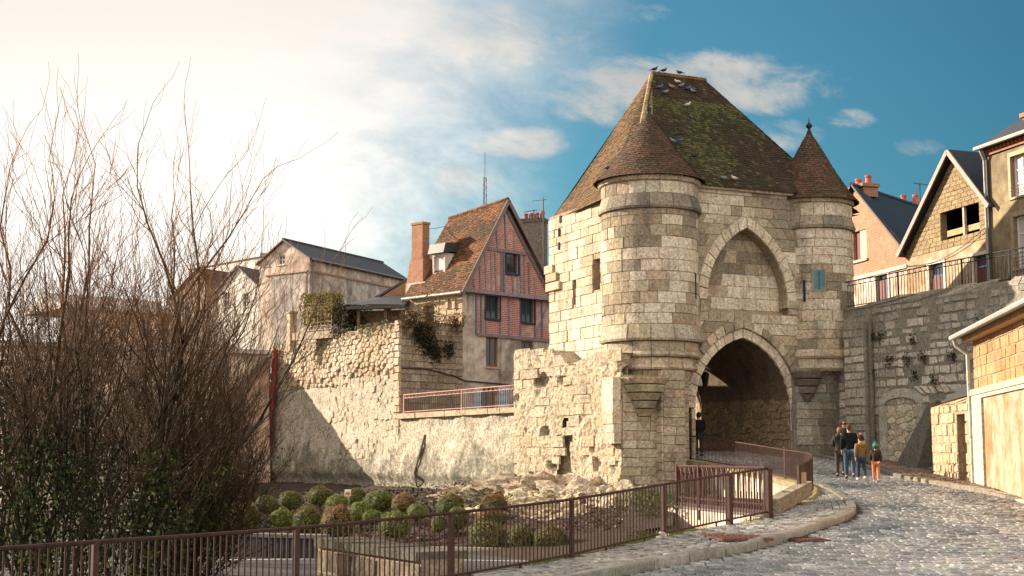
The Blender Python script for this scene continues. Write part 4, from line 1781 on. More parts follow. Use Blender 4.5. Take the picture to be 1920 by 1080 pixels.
for j in range(96):
    v0, v1 = lerp(-2.2, 4.75, j / 96), lerp(-2.2, 4.75, (j + 1) / 96)
    for (p, q_) in iv_ruin((v0 + v1) / 2):
        n_ = max(1, int((q_ - p) / .09))
        er = lambda u, v: .10 * nz((u * .9, v * 1.1, 3)) + .07 * nz((u * 2.6, v * 3.1, 8)) + .04 * nz((u * 7, v * 7, 1)) + .012 - .42 * max(0, min(1, (nz((u * 1.15, v * 1.5, 21)) - .36) * 6))
        for i in range(n_):
            a, b = lerp(p, q_, i / n_), lerp(p, q_, (i + 1) / n_)
            mb.quad(RW(a, v0, er(a, v0)), RW(b, v0, er(b, v0)), RW(b, v1, er(b, v1)), RW(a, v1, er(a, v1)))
panel(mb, RW.shift(-0.32), lambda v: [(0, RW.len)], -2.2, 3.6, 1.0)
mb.quad(RW(0, -2.2), RW(0, topf(0)), RW(0, topf(0), -1.6), RW(0, -2.2, -1.6))
for i in range(30):
    a, b = RW.len * i / 30, RW.len * (i + 1) / 30
    mb.quad(RW(a, topf(a) - .02), RW(b, topf(b) - .02), RW(b, topf(b) - .02, -1.6), RW(a, topf(a) - .02, -1.6))
core = mb.build('wall_core', M['ruincore'], ruin)
def ruin_col(p, r):
    k = nz(p, 0.5) + r.uniform(-.25, .25)
    return jit(mixc((0.46, 0.36, 0.235), (0.53, 0.455, 0.355), max(0, min(1, .5 + k))), 0.13, r)
def iv_full(v):
    return [(p, q_) for (p, q_) in ([(0, RW.len)] if v < min(topf(u) for u in np.linspace(0, RW.len, 30)) else iv_ruin(v))]
ss = lay(RW, iv_full, -2.1, 4.7, (0.3, 0.5), (0.35, 1.0), colf=ruin_col, d=(-0.01, 0.05), jitter=0.05, gap=0.004, ch=0.03, sec=None, r=rl)
def in_crack(s_):
    cu = sum(p[0] for p in s_.q) / 4
    cv_ = sum(p[1] for p in s_.q) / 4
    if not cv0 - .1 < cv_ < cv1 + .1:
        return False
    f = (cv_ - cv0) / (cv1 - cv0)
    mid = lerp((crack[3][0] + crack[2][0]) / 2, (crack[0][0] + crack[1][0]) / 2, f)
    return abs(cu - mid) < .3
ss = [s_ for s_ in ss if not in_crack(s_) and nz((s_.q[0][0] * 1.15 + .3, (s_.q[0][1] + .2) * 1.5, 21)) < .30 and nz((s_.q[0][0] * .8, s_.q[0][1] * .8, 33)) < .24]
finish_stones(ss, M['ruin'], ruin)
# bedrock showing at its foot
def lump(mb, c, R3, sub, amp, sc, col, seed):
    vs, fs = ico(sub)
    out_ = []
    for v in vs:
        k = 1 + amp * noise.noise(v * sc + Vector((seed, seed * 2.3, 0))) + amp * .5 * noise.noise(v * sc * 2.3 + Vector((0, seed, 5))) + amp * .22 * noise.noise(v * sc * 6 + Vector((seed, 0, 2)))
        k = 0.25 * round(k / 0.25) * 0.35 + k * 0.65
        out_.append((c[0] + v.x * R3[0] * k, c[1] + v.y * R3[1] * k, c[2] + v.z * R3[2] * k))
    mb.add(out_, fs, col)
mb = MB()
k = 0
for (px, py, Y, sx, sz) in ((905, 935, 57, 1.0, .5), (960, 925, 56.5, 1.3, .6), (1020, 925, 55.5, 1.4, .7), (1075, 935, 54, 1.2, .7), (1110, 950, 52.5, 1.0, .7), (985, 965, 52.5, 1.2, .6), (1040, 975, 50.5, 1.2, .6), (1090, 990, 49, 1.0, .6),
                            (930, 960, 54, .8, .45), (1140, 985, 50, .8, .8), (1150, 945, 52, .7, .8), (1010, 945, 54, 1.1, .6), (1180, 975, 50, 0.9, .9), (1225, 960, 50.5, .8, .9), (870, 925, 60, 1.0, .35)):
    p = W(px, py, Y)
    k += 1
    lump(mb, (p.x, p.y, p.z - .15), (sx * 1.25, 1.2, sz * 1.1), 4, 0.6, 1.5, jit((0.44, 0.365, 0.265), .2, rl), k * 3.7)
for _ in range(900):
    p = W(rl.uniform(880, 1200), rl.uniform(915, 1000), rl.uniform(49, 56))
    leaf_faces(mb, p, UP, .12, (0.06, 0.065, 0.02) if rl.random() < .6 else (0.13, 0.08, 0.04), rl)
mb.build('rock_outcrop', M['ruin'], label='pale lumpy bedrock outcrop below the ruined wall beside the round bushes', cat='rock')

# ================================================================== RAMPART WITH THE TERRACE
RF = Frame(KN, KN + RD)
uL, uR = RF.uv(509, 760)[0], RF.uv(990, 800)[0]
zB = RF.uv(744, 603)[1]
zRub = RF.uv(700, 712)[1]
zTer = RF.uv(800, 782)[1]
ramp = thing('rampart_wall', 'long rampart with rubble bastion and rough rock face below the terrace railing', 'wall', RF(-4, -1.6, 0))
# lower face, uneven, overhanging a little at the foot
def face_off(u, v):
    o = 0.16 * nz((u * 0.5, v * 0.7, 1.0)) + 0.08 * nz((u * 1.7, v * 2.1, 4.0)) + 0.03 * nz((u * 5, v * 6, 2.0))
    if v < -0.9:
        o -= 0.5 * min(1, (-0.9 - v) / 0.35) * (0.6 + 0.5 * nz((u * 0.6, 7, 0)))
    o += 0.28 * max(0, min(1, (1.4 - v) / 3))
    return o
mb = MB()
nu, nv = 150, 46
def grid(mb, u0, u1, v0, v1, nu, nv, fn):
    ii = {}
    for j in range(nv + 1):
        for i in range(nu + 1):
            u, v = lerp(u0, u1, i / nu), lerp(v0, v1, j / nv)
            ii[i, j] = len(mb.v)
            mb.v.append(tuple(RF(u, v, fn(u, v))))
            mb.c.append((1, 1, 1))
            mb.uv.append((u, v, 0))
    for j in range(nv):
        for i in range(nu):
            mb.f.append((ii[i, j], ii[i + 1, j], ii[i + 1, j + 1], ii[i, j + 1]))
grid(mb, uL, 0.0, -2.3, zRub + 0.3, 110, 44, lambda u, v: face_off(u, v) - (0.12 if v > zRub else 0))
grid(mb, 0.0, uR, -2.3, zTer - 0.02, 80, 34, face_off)
mb.build('rock_face', M['rockface'], ramp, smooth=True)
mb = MB()
panel(mb, RF, lambda v: [(uL, 0)], zRub, zB - .05, 0.6, -0.04)
mb.quad(RF(uL, zB - .05, -.04), RF(0, zB - .05, -.04), RF(0, zB - .05, -.8), RF(uL, zB - .05, -.8))
mb.quad(RF(uL, -2.3, 0), RF(uL, zB, 0), RF(uL, zB, -2), RF(uL, -2.3, -2))
mb.build('wall_core', M['mortar'], ramp)
ss = []
def rub_col(p, r):
    k = nz(p, 0.6) + r.uniform(-.3, .3)
    return jit(mixc((0.42, 0.32, 0.22), (0.56, 0.48, 0.39), max(0, min(1, .55 + k))), 0.15, r)
for poly in voronoi_cells(uL, -0.55, zRub - 0.1, zB, 0.36, 0.25, rl):
    cu = sum(p[0] for p in poly) / len(poly)
    cv_ = sum(p[1] for p in poly) / len(poly)
    if cv_ > zB - 0.22 + 0.2 * nz((cu * 1.3, 0, 0)) and rl.random() < .4:
        continue
    if cv_ < zRub + 0.45 + 0.5 * nz((cu * .7, 3, 0)) and rl.random() < .55:
        continue
    ss.append(mkstone(RF, poly, rl.uniform(0.03, 0.14), 1, rub_col, 0.025, 0.04, None, rl))
# worn flush masonry under the rubble, sunk in the same pale render
for poly in voronoi_cells(-9.5, -.6, -.2, zRub + .2, .46, .28, rl, .75):
    cu = sum(p[0] for p in poly) / len(poly)
    cv_ = sum(p[1] for p in poly) / len(poly)
    if nz((cu * .35, cv_ * .5, 6)) + (cv_ + .4) * .12 < .05 + rl.uniform(-.15, .15):
        continue
    o_ = face_off(cu, cv_)
    ss.append(mkstone(RF.shift(o_), poly, rl.uniform(-.015, .035), 1, lambda p, r: jit((0.42, 0.365, 0.29), .18, r), .012, .03, None, rl))
# bigger quoins down the corner
ss += lay(RF, lambda v: [(-0.62 + 0.15 * math.sin(v * 5), 0.02)], -0.2, zB + 0.05, (0.3, 0.45), (0.35, 0.7), colf=rub_col, d=(0.05, 0.12), jitter=.03, gap=.03, ch=.02, r=rl)
finish_stones(ss, M['rubble'], ramp)
for i in range(12):                                  # coping of the terrace
    a, b = lerp(0.05, uR, i / 12) + .008, lerp(0.05, uR, (i + 1) / 12) - .008
    mb = MB()
    mb.fbox(RF, a, b, zTer - .02, zTer + .22 + rl.uniform(-.012, .012), -.4, .2 + rl.uniform(-.02, .02), jit((0.46, 0.36, 0.26), .12, rl))
    mb.build('coping_stone', M['ruin'], ramp)
# old channel running down the face
mb = MB()
pts = [RF(*RF.uv(*p), .06 + face_off(*RF.uv(*p))) for p in ((800, 815), (794, 850), (787, 885), (782, 912))]
mb.tube(pts, [.05, .06, .05, .04], 6, (0.26, 0.21, 0.16))
mb.build('gutter_groove', M['grey'], ramp)
# wall under the house, facing the terrace
TG = Frame(KN, KN + Vector((1, 1)))
uG0, uG1 = TG.uv(868, 560)[0], TG.uv(1037, 560)[0]
zY = TG.uv(800, 603)[1]
mb = MB()
panel(mb, TG, lambda v: [(0.0, uG0 + .3)], zTer - .1, zY, 0.7, -.03)
mb.build('yard_wall', M['mortar_grey'], ramp)
ss = lay(TG, lambda v: [(0.02, uG0)], zTer + .1, zY, (0.26, 0.4), (0.3, 0.7), colf=lambda p, r: jit(mixc((0.26, 0.21, 0.17), (0.42, 0.35, 0.28), r.random()), .15, r), d=(0.0, 0.04), jitter=.03, gap=.02, ch=.015, r=rl)
mbr = MB()
for s in ss:
    emit(mbr, s)
mbr.build('yard_stones', M['rubble'], ramp, kind='stuff')
mb = MB()
mb.quad(KN.to_3d() + Vector((0, 0, zTer + .15)), RF(uR, zTer + .15, 0), TG(uG1 + 2, zTer + .15, 0), TG(0, zTer + .15, 0))
mb.quad(RF(uL, zB - .3, 0), RF(0, zB - .3, 0), TG(uG0, zB - .3, 0), TG(uG0, zB - .3, -14))
mb.build('terrace_floor', M['roadbed'], kind='structure')

# ================================================================== TIMBER FRAMED HOUSE
house = thing('timber_house', 'tall half timbered red brick gable house with brown tiled roof above the terrace', 'house', TG((uG0 + uG1) / 2, zTer, -2))
def rect(fr, x0, y0, x1, y1):
    xm, ym = (x0 + x1) / 2, (y0 + y1) / 2
    return (fr.uv(x0, ym)[0], fr.uv(x1, ym)[0], fr.uv(xm, y1)[1], fr.uv(xm, y0)[1])
zBeam = (TG.uv(868, 545)[1] + TG.uv(1037, 561)[1]) / 2
zSill = (TG.uv(900, 625)[1] + TG.uv(1036, 638)[1]) / 2
uA, zA = TG.uv(946, 382)
W1, W2, W3 = rect(TG, 911, 553, 936, 598), rect(TG, 977, 560, 1001, 605), rect(TG, 949, 473, 971, 513)
W4, W5, D1 = rect(TG, 911, 632, 934, 688), rect(TG, 977, 640, 999, 668), rect(TG, 903, 727, 931, 775)
D1 = (D1[0], D1[1], zTer + .2, D1[3])
def tri(v):
    f = max(0.0, min(1.0, (v - zBeam) / (zA - zBeam)))
    return [(lerp(uG0 - .1, uA, f), lerp(uG1 + .1, uA, f))]
uB = TG.uv(896, 600)[0]
mb = MB()
wall(mb, TG, tri, zBeam, zA, [W3])
wall(mb, TG, lambda v: [(uB, uG1)], zSill, zBeam, [W1, W2])
brickw = mb.build('brick_wall', M['brick'], house)
mb = MB()
wall(mb, TG, lambda v: [(uG0, uB)], zSill, zBeam)
wall(mb, TG, lambda v: [(uG0, uG1)], zTer, zSill, [W4, W5, D1])
mb.build('rendered_wall', M['plaster_grey'], house)
# side wall, left
SD = Vector((-0.7071, 0.7071, 0))
LH = 4.35
pFL = TG(uG0, 0, 0)
TS = Frame(pFL + SD * (LH - .15), pFL)
ws = rect(TS, 795, 572, 814, 606)
mb = MB()
wall(mb, TS, lambda v: [(0, TS.len)], zY - .4, zBeam + .1, [ws])
sidew = mb.build('side_wall', M['warm'], house)
sidew.data.color_attributes['col'].data.foreach_set('color', np.tile(np.array([0.5, 0.39, 0.26, 1], np.float32), len(sidew.data.vertices)))
mb = MB()
for s in lay(TS, holes_iv(lambda v: [(0, TS.len)], [ws]), zY - .3, zBeam, (.25, .35), (.3, .6), colf=lambda p, r: jit((0.48, 0.37, 0.25), .15, r), d=(.01, .04), gap=.02, r=rl):
    emit(mb, s)
mb.build('wall_stones', M['warm'], house, kind='stuff')
window(TS, ws, sidew, (0.14, 0.2, 0.22), 1, 1, sill=False)
for x in (840, 853):
    u, v = TS.uv(x, 568)
    mb = MB()
    mb.fbox(TS, u - .1, u + .1, v - .28, v + .22, 0, .12, jit(OCHRE, .1))
    mb.build('corbel', M['warm'], sidew)
# beams
TIM = (0.22, 0.185, 0.195)
def beam(a, b, w_=.16, d0=-.02, d1=.05, col=TIM):
    a, b = (a[0] + rl.uniform(-.9, .9), a[1]), (b[0] + rl.uniform(-.9, .9), b[1])
    w_ *= rl.uniform(.75, 1.5)
    ua, va_ = TG.uv(*a) if a[1] > 50 else a
    ub, vb = TG.uv(*b) if b[1] > 50 else b
    A, B = TG(ua, va_, (d0 + d1) / 2), TG(ub, vb, (d0 + d1) / 2)
    mb = MB()
    mb.bar(A, B, d1 - d0, w_ * .72, TG.n.cross((B - A).normalized()), jit(col, .25, rl))
    mb.build('timber', M['wood'], house)
beam((866, 545), (1039, 562), .24, -.02, .09)
beam((893, 627), (1037, 640), .2, -.02, .085)
for (a, b) in (((945, 392), (874, 541)), ((948, 392), (1031, 556))):
    beam(a, b, .18, -.02, .075)
beam((913, 466), (985, 476), .16, -.02, .07)
beam((946, 388), (948, 470), .17, -.02, .065)
beam((947, 516), (949, 550), .17)
for (x, y0, y1) in ((931, 430, 466), (963, 432, 470), (899, 500, 546), (910, 475, 547), (920, 470, 548), (929, 470, 549), (939, 471, 550), (944, 473, 550), (975, 478, 552), (982, 480, 552), (990, 490, 555), (1003, 520, 556), (960, 516, 551), (970, 517, 551), (888, 522, 545)):
    beam((x, y0), (x + 1, y1), .12)
for (x, y0, y1) in ((893, 549, 627), (901, 550, 628), (910, 551, 629), (938, 553, 631), (954, 555, 633), (976, 557, 635), (1003, 560, 637), (1015, 562, 638), (1035, 563, 640)):
    beam((x, y0), (x, y1), .13, col=(0.16, 0.15, 0.19))
beam((1027, 568), (1000, 634), .12, col=(0.18, 0.18, 0.23))
for wv, nx in ((W1, 2), (W2, 2), (W3, 1)):
    wo_ = window(TG, wv, brickw, (0.05, 0.055, 0.075), nx, 1, .16, .07, sill=False)
    if nx == 2:
        mb = MB()
        mb.fbox(TG, wv[0] + .09, lerp(wv[0], wv[1], .42), wv[2] + .09, wv[3] - .09, -.149, -.142, (0.30, 0.17, 0.13))
        mb.build('curtain', M['cloth'], wo_)
    for (a, b, c, d) in ((wv[0] - .1, wv[0] - .005, wv[2] - .1, wv[3] + .1), (wv[1] + .005, wv[1] + .1, wv[2] - .1, wv[3] + .1), (wv[0], wv[1], wv[3] + .005, wv[3] + .1), (wv[0], wv[1], wv[2] - .1, wv[2] - .005)):
        mb = MB()
        mb.fbox(TG, a, b, c, d, -.02, .06, (0.03, 0.035, 0.05))
        mb.build('window_surround', M['wood'], brickw)
for wv in (W4, W5):
    window(TG, wv, house, (0.22, 0.07, 0.025), 2, 1, .16, .09, sill=(wv is W4))
window(TG, D1, house, (0.25, 0.08, 0.03), 2, 1, .2, .12, sill=False, name='door')
for (x0, x1) in ((888, 901), (933, 952)):
    a, b, c, d = rect(TG, x0, 725, x1, 775)
    mb = MB()
    mb.fbox(TG, a, b, zTer + .25, d, .02, .07, (0.42, 0.50, 0.56))
    for i in range(1, 4):
        v = lerp(zTer + .25, d, i / 4)
        mb.fbox(TG, a + .03, b - .03, v - .04, v + .04, .071, .09, (0.38, 0.46, 0.52))
    mb.build('shutter', M['paint'], house)
mb = MB()                                           # string course over the ground floor and the cable along it
u0, v0 = TG.uv(752, 697)
mb.tube([TG(*TG.uv(*p), .06) for p in ((752, 690), (800, 692), (850, 705), (870, 714), (962, 722))], .035, 5, (0.04, 0.04, 0.04))
mb.build('cable', M['iron'], house)
# roof
ov = 0.28
E1 = TG(uG0 - .32, zBeam - .12, ov)
E0 = E1 + SD * (LH + ov)
T1 = TG(uA, zA + .22, ov)
T0 = T1 + SD * (LH + ov)
T0.z -= 0.5
E2 = TG(uG1 + .3, zBeam - .1, ov)
E3 = E2 + SD * (LH + ov)
def brown(p, r):
    k = nz(p, 0.7) + r.uniform(-.35, .35)
    c = (0.17, 0.073, 0.03) if k > -0.05 else (0.085, 0.044, 0.024)
    return jit(c, .35, r)
for (a, b, c, d) in ((E0, E1, T0, T1), (E2, E3, T1, T0)):
    fn = slope(a, b, c, d, .06)
    mb = MB()
    for i in range(6):
        mb.quad(fn(0, i / 6), fn(1, i / 6), fn(1, (i + 1) / 6), fn(0, (i + 1) / 6), (0.06, 0.035, 0.02))
    mb.quad(E0, E1, E2, E3, (0.06, 0.04, 0.03))
    o = mb.build('roof', M['tile'], house)
    ORIG[o.name] = Vector((0, 0, 0))
    mb = MB()
    tile_patch(mb, fn, (T1 - E1).length, brown, w_=.18, e=.13, th=.025)
    mb.build('tiles', M['tile'], o, kind='stuff')
ridge_tiles(T1, T0, 12, .1, o, brown)
mb = MB()
mb.bar(T1 + TG.n * .05 + Vector((0, 0, -.1)), E1 + TG.n * .05 + Vector((0, 0, -.1)), .06, .2, UP, (0.17, 0.13, 0.12))
mb.bar(T1 + TG.n * .05 + Vector((0, 0, -.1)), E2 + TG.n * .05 + Vector((0, 0, -.1)), .06, .2, UP, (0.17, 0.13, 0.12))
mb.build('verge_board', M['wood'], house)
mb = MB()
mb.tube([E0 + Vector((-.06, -.06, -.06)), E1 + Vector((-.06, -.06, -.06))], .075, 7, (0.32, 0.28, 0.24))
mb.tube([E0 + Vector((-.06, -.06, -.1)), E0 + Vector((.1, .1, -.5)), E0 + Vector((.25, .25, -.6))], .05, 6, (0.1, 0.09, 0.08))
mb.build('gutter', M['paint'], house)
# dormer
best = None
for i in range(60):
    dd = 0.05 + i * .05
    fr = TS.shift(-dd)
    v = fr.uv(822, 516)[1]
    sl = E1.z + (dd + .2) * (T1.z - E1.z) / ((uA - uG0) + .3)
    if best is None or abs(v - sl) < best[0]:
        best = (abs(v - sl), dd, sl)
dd = best[1]
DF = TS.shift(-dd)
a, b, c, d = rect(DF, 811, 479, 834, 516)
mb = MB()
wall(mb, DF, lambda v: [(a, b)], c - .3, d + .12, [(a + .1, b - .1, c + .12, d - .03)])
dep = 1.6
mb.add([DF(b, c - .1, 0), DF(b, d + .12, 0), DF(b, d + .12, -dep)], ((0, 1, 2),), (1, 1, 1))
mb.add([DF(a, c - .1, 0), DF(a, d + .12, 0), DF(a, d + .12, -dep)], ((0, 2, 1),), (1, 1, 1))
dm = mb.build('dormer', M['plaster_white'], house)
ORIG[dm.name] = Vector((0, 0, 0))
g = MB()
g.fbox(DF, a + .1, b - .1, c + .12, d - .03, -.2, -.12, (0.6, 0.6, 0.6))
g.build('pane', M['curtain'], dm)  # pale pane colour stands for the bright reflection on the dormer glass
mb = MB()
mb.hexa([DF(a - .12, d + .1, .25), DF(b + .15, d + .1, .25), DF(b + .15, d + .35, -2.1), DF(a - .12, d + .35, -2.1), DF(a - .12, d + .62, .1), DF(b + .15, d + .62, .1), DF(b + .15, d + .9, -2.2), DF(a - .12, d + .9, -2.2)], (0.035, 0.03, 0.03))
mb.build('dormer_roof', M['slate'], dm)


def brickbox(mb, fr, u0, u1, v0, v1, d0, d1, top=True, du=0.0):
    """box with brick coordinates; du narrows the upper edge"""
    U0, U1, D0, D1_ = u0 + du, u1 - du, d0 + du, d1 - du
    B = [fr(u0, v0, d1), fr(u1, v0, d1), fr(u1, v0, d0), fr(u0, v0, d0)]
    T = [fr(U0, v1, D1_), fr(U1, v1, D1_), fr(U1, v1, D0), fr(U0, v1, D0)]
    Ls = (u1 - u0, d1 - d0, u1 - u0, d1 - d0)
    o = 0.0
    for i in range(4):
        j = (i + 1) % 4
        mb.quad(B[i], B[j], T[j], T[i], (1, 1, 1), [(o, v0, 0), (o + Ls[i], v0, 0), (o + Ls[i], v1, 0), (o, v1, 0)])
        o += Ls[i]
    if top:
        mb.quad(*T, (1, 1, 1), [(0, 0, 0), (.2, 0, 0), (.2, .2, 0), (0, .2, 0)])


CH = Frame(TS(-0.9, 0, -.35), TS(0.3, 0, -.35))
x0, x1, y0, y1 = CH.uv(771, 440)[0], CH.uv(794, 440)[0], CH.uv(783, 417)[1], CH.uv(783, 485)[1]
mb = MB()
brickbox(mb, CH, x0 + .04, x1 - .08, y1, y0 - .12, -.5, 0)
brickbox(mb, CH, x0 + .0, x1 - .04, y0 - .117, y0, -.54, .04)
ws0 = CH.uv(783, 530)[1]
brickbox(mb, CH, x0 - .22, x1 + .1, ws0, y1 - .003, -.75, .12, True, .13)
ch = mb.build('chimney', M['brick_orange'], house)
mb = MB()
mb.fbox(CH, x0 - .3, x1 + .3, ws0 - 2.2, ws0 - .003, -1.0, .12)
mb.build('chimney_base', M['plaster_grey'], house)

# balcony and other neighbours -------------------------------------------------
p = W(997, 500, 84)
STF = Frame((p.x - .9, p.y + .35), (p.x + .9, p.y - .35))
a, b, c, d = rect(STF, 976, 409, 1018, 510)
stc = thing('stone_chimney', 'wide grey stone chimney with red clay pots behind the half timbered gable', 'chimney', STF((a + b) / 2, zB, -.4))
mb = MB()
mb.fbox(STF, a, b, zB, d - .25, -.8, 0, (0.2, 0.17, 0.14))
mb.fbox(STF, a - .04, b + .04, d - .247, d, -.84, .04, (0.13, 0.115, 0.1))
mb.build('stack', M['grey'], stc)
for i in range(4):
    u = lerp(a + .18, b - .18, i / 3)
    q_ = STF(u, d, -.4)
    mb = MB()
    mb.lathe((q_.x, q_.y), [(.15, d), (.13, d + .25), (.15, d + .27), (.15, d + .36 + .1 * (i == 3)), (.08, d + .36 + .1 * (i == 3))], 10, col=jit((0.30, 0.075, 0.04), .2, rl))
    mb.build('chimney_pot', M['paint'], stc)


def aerial(name, label, px, y_top, y_bot, Y, arms, group=None):
    b_, t_ = W(px, y_bot, Y), W(px, y_top, Y)
    t_ = Vector((b_.x, b_.y, t_.z))
    e = thing(name, label, 'aerial', b_, group)
    mb = MB()
    mb.tube([b_, t_], .035, 5, (0.06, 0.055, 0.05))
    mb.build('mast', M['iron'], e)
    for (dz, L, an) in arms:
        mb = MB()
        dv = Vector((math.cos(an), math.sin(an), .18))
        c_ = t_ + Vector((0, 0, -dz))
        mb.tube([c_ - dv * L * .75, c_ + dv * L * .25], .02, 4, (0.06, 0.055, 0.05))
        sd = Vector((-math.sin(an), math.cos(an), 0))
        for k_ in range(7):
            q_ = c_ + dv * L * (-.72 + .95 * k_ / 6)
            mb.tube([q_ - sd * .22, q_ + sd * .22], .012, 4, (0.06, 0.055, 0.05))
        mb.build('antenna', M['iron'], e)
aerial('tv_aerial', 'thin television aerial mast beside the stone chimney left of the gate', 1019, 370, 500, 83, ((.15, 1.0, .5),))
aerial('tv_aerial', 'short television aerial on top of the stone chimney', 1001, 393, 408, 84, ((.05, .8, .1),))
# radio mast behind the house
b_ = W(909, 440, 240)
mast = thing('radio_mast', 'distant thin lattice radio mast rising behind the timbered house', 'mast', b_)
mb = MB()
ht = W(909, 286, 240).z - b_.z
for an in (0.4, 2.5, 4.6):
    q_ = Vector((math.cos(an) * .4, math.sin(an) * .4, 0))
    mb.tube([b_ + q_ - Vector((0, 0, 5)), b_ + q_ * .6 + Vector((0, 0, ht * .7))], .07, 4, (0.08, 0.075, 0.07))
for i in range(22):
    z0_, z1_ = ht * .7 * i / 22, ht * .7 * (i + 1) / 22
    a0, a1 = (0.4, 2.5, 4.6)[i % 3], (0.4, 2.5, 4.6)[(i + 1) % 3]
    mb.tube([b_ + Vector((math.cos(a0) * .4, math.sin(a0) * .4, z0_)), b_ + Vector((math.cos(a1) * .35, math.sin(a1) * .35, z1_))], .045, 3, (0.08, 0.075, 0.07))
mb.tube([b_ + Vector((0, 0, ht * .68)), b_ + Vector((0, 0, ht))], .06, 4, (0.08, 0.075, 0.07))
mb.build('lattice', M['iron'], mast)


def gable_house(name, label, A, B, back, z0, zE_, zR, wallm, roofcol, windows=(), ridge_u=None, group=None, over=.25, tile=True, colw=(1, 1, 1), fcol=(.5, .5, .48)):
    """house with its gable on the frame A-B and its roof running back"""
    fr = Frame(A, B)
    h_ = thing(name, label, 'house', fr(fr.len / 2, z0, 0), group)
    ru = fr.len / 2 if ridge_u is None else ridge_u
    def tri_(v):
        if v <= zE_:
            return [(0, fr.len)]
        f = min(1, (v - zE_) / (zR - zE_))
        return [(lerp(0, ru, f), lerp(fr.len, ru, f))]
    hs = [rect(fr, *w_[:4]) for w_ in windows]
    mb = MB()
    wall(mb, fr, tri_, z0, zR, hs, [zE_], col=colw)
    bv = Vector((back[0], back[1], 0))
    for u in (0, fr.len):
        mb.quad(fr(u, z0), fr(u, zE_), fr(u, zE_) + bv, fr(u, z0) + bv, colw, [(0, z0, 0), (0, zE_, 0), (bv.length, zE_, 0), (bv.length, z0, 0)])
    wo = mb.build('wall', wallm, h_)
    ORIG[wo.name] = Vector((0, 0, 0))
    mb = MB()
    for (e0, e1) in ((0, ru), (fr.len, ru)):
        s = 1 if e0 > ru else -1
        k = (zR - zE_) / max(.1, abs(e0 - ru))
        a0 = fr(e0 + s * over, zE_ - over * k + .04, over)
        a1 = fr(ru, zR + .04, over)
        up_ = Vector((0, 0, .1))
        vs = [a0, a1, a1 + bv, a0 + bv]
        mb.add(vs + [v + up_ for v in vs], ((0, 1, 2, 3), (7, 6, 5, 4), (0, 4, 5, 1), (3, 7, 4, 0)), roofcol, [(0, 0, 0)] * 8)
    ro = mb.build('roof', M['slate'], h_)
    for w_, hh in zip(windows, hs):
        kind_ = w_[4] if len(w_) > 4 else 'window'
        window(fr, hh, wo, fcol, 2, 2 if kind_ == 'window' else 1, .15, .06, name=kind_)
    return h_, fr, wo


# long pale warehouse
C_ = W(580, 520, 104)
gA = Vector((C_.x, C_.y)) - Vector((0.8, -0.6)) * 5.3
zE1, zR1 = zof(484, 104), zof(452, 105.5)
wh, WG, who = gable_house('warehouse', 'long pale rendered building with shallow dark slate roof behind the ivy', gA, (C_.x, C_.y), (0.438 * 14.5, 0.899 * 14.5), 5.5, zE1, zR1, M['plaster_pale'], (0.045, 0.042, 0.045),
                          [(522, 478, 534, 496), (500, 490, 504, 498)], ridge_u=2.65, fcol=(.6, .58, .55))
WSd = Frame((C_.x, C_.y), (C_.x + .438 * 14.5, C_.y + .899 * 14.5))
mb = MB()
mb.fbox(WSd, 0.0, 14.4, 6.0, zE1 - 1.0, .0, .06)
mb.build('stained_wall', M['plaster_grey'], wh)
mb = MB()
mb.fbox(WSd, 0.0, 14.4, zE1 - .997, zE1 - .86, .0, .14, (0.30, 0.17, 0.12))
mb.fbox(WG, 0.6, 5.14, zE1 - .997, zE1 - .86, .0, .14, (0.30, 0.17, 0.12))
mb.build('string_course', M['paint'], wh)
mb = MB()
mb.fbox(WG, 1.4, 4.98, 6.0, zE1 - 1.0, .0, .06)
mb.build('stained_wall', M['plaster_grey'], wh)
mb = MB()
for i in range(40):                                  # ridge tiles of the slate roof
    a = WG(2.65, zR1 + .16, .2) + Vector((0.438, 0.899, 0)) * (14.5 * i / 40)
    mb.tube([a, a + Vector((0.438, 0.899, 0)) * .33], [.11, .09], 6, (0.05, 0.045, 0.045))
mb.build('ridge_tiles', M['slate'], wh)
mb = MB()
mb.tube([WSd(0, zE1 - .08, .32), WSd(14.4, zE1 - .08, .32)], .08, 6, (0.2, 0.19, 0.18))
mb.tube([WSd(.3, zE1 - .1, .3), WSd(.3, zE1 - .6, .12), WSd(.3, 6.0, .12)], .06, 6, (0.16, 0.15, 0.14))
mb.build('gutter', M['paint'], wh)

# garden house beside the brick chimney
gx0, gx1 = W(640, 600, 76.5), W(762, 600, 75.5)
GH = Frame((gx0.x, gx0.y), (gx1.x, gx1.y))
ghh = thing('garden_house', 'low garden house with slate lean-to roof, open porch and teal door', 'house', GH(GH.len / 2, zB - .3, 0))
zt0 = GH.uv(700, 578)[1]
mb = MB()
mb.fbox(GH, 0, GH.len, zB - .4, zt0, -3.2, -1.2, (0.20, 0.14, 0.09))
mb.build('porch_wall', M['warm'], ghh)
a, b, c, d = rect(GH, 700, 594, 711, 625)
mb = MB()
mb.fbox(GH.shift(-1.2), a, b, zB - .3, d, 0, .06, (0.03, 0.16, 0.19))
mb.build('door', M['paint'], ghh)
for x in (671, 722):
    u = GH.uv(x, 600)[0]
    mb = MB()
    mb.fbox(GH, u - .08, u + .08, zB - .3, zt0, -.2, -.05, (0.12, 0.08, 0.05))
    mb.build('post', M['wood'], ghh)
mb = MB()
q_ = [GH.uv(*p) for p in ((652, 571), (762, 571), (762, 506), (735, 520))]
mb.add([GH(q_[0][0], q_[0][1], .25), GH(q_[1][0], q_[1][1] - .02, .25), GH(q_[1][0], GH.uv(762, 545)[1], -1.5), GH(GH.uv(690, 550)[0], GH.uv(690, 550)[1], -1.5)], ((0, 1, 2, 3),), (0.05, 0.05, 0.055))
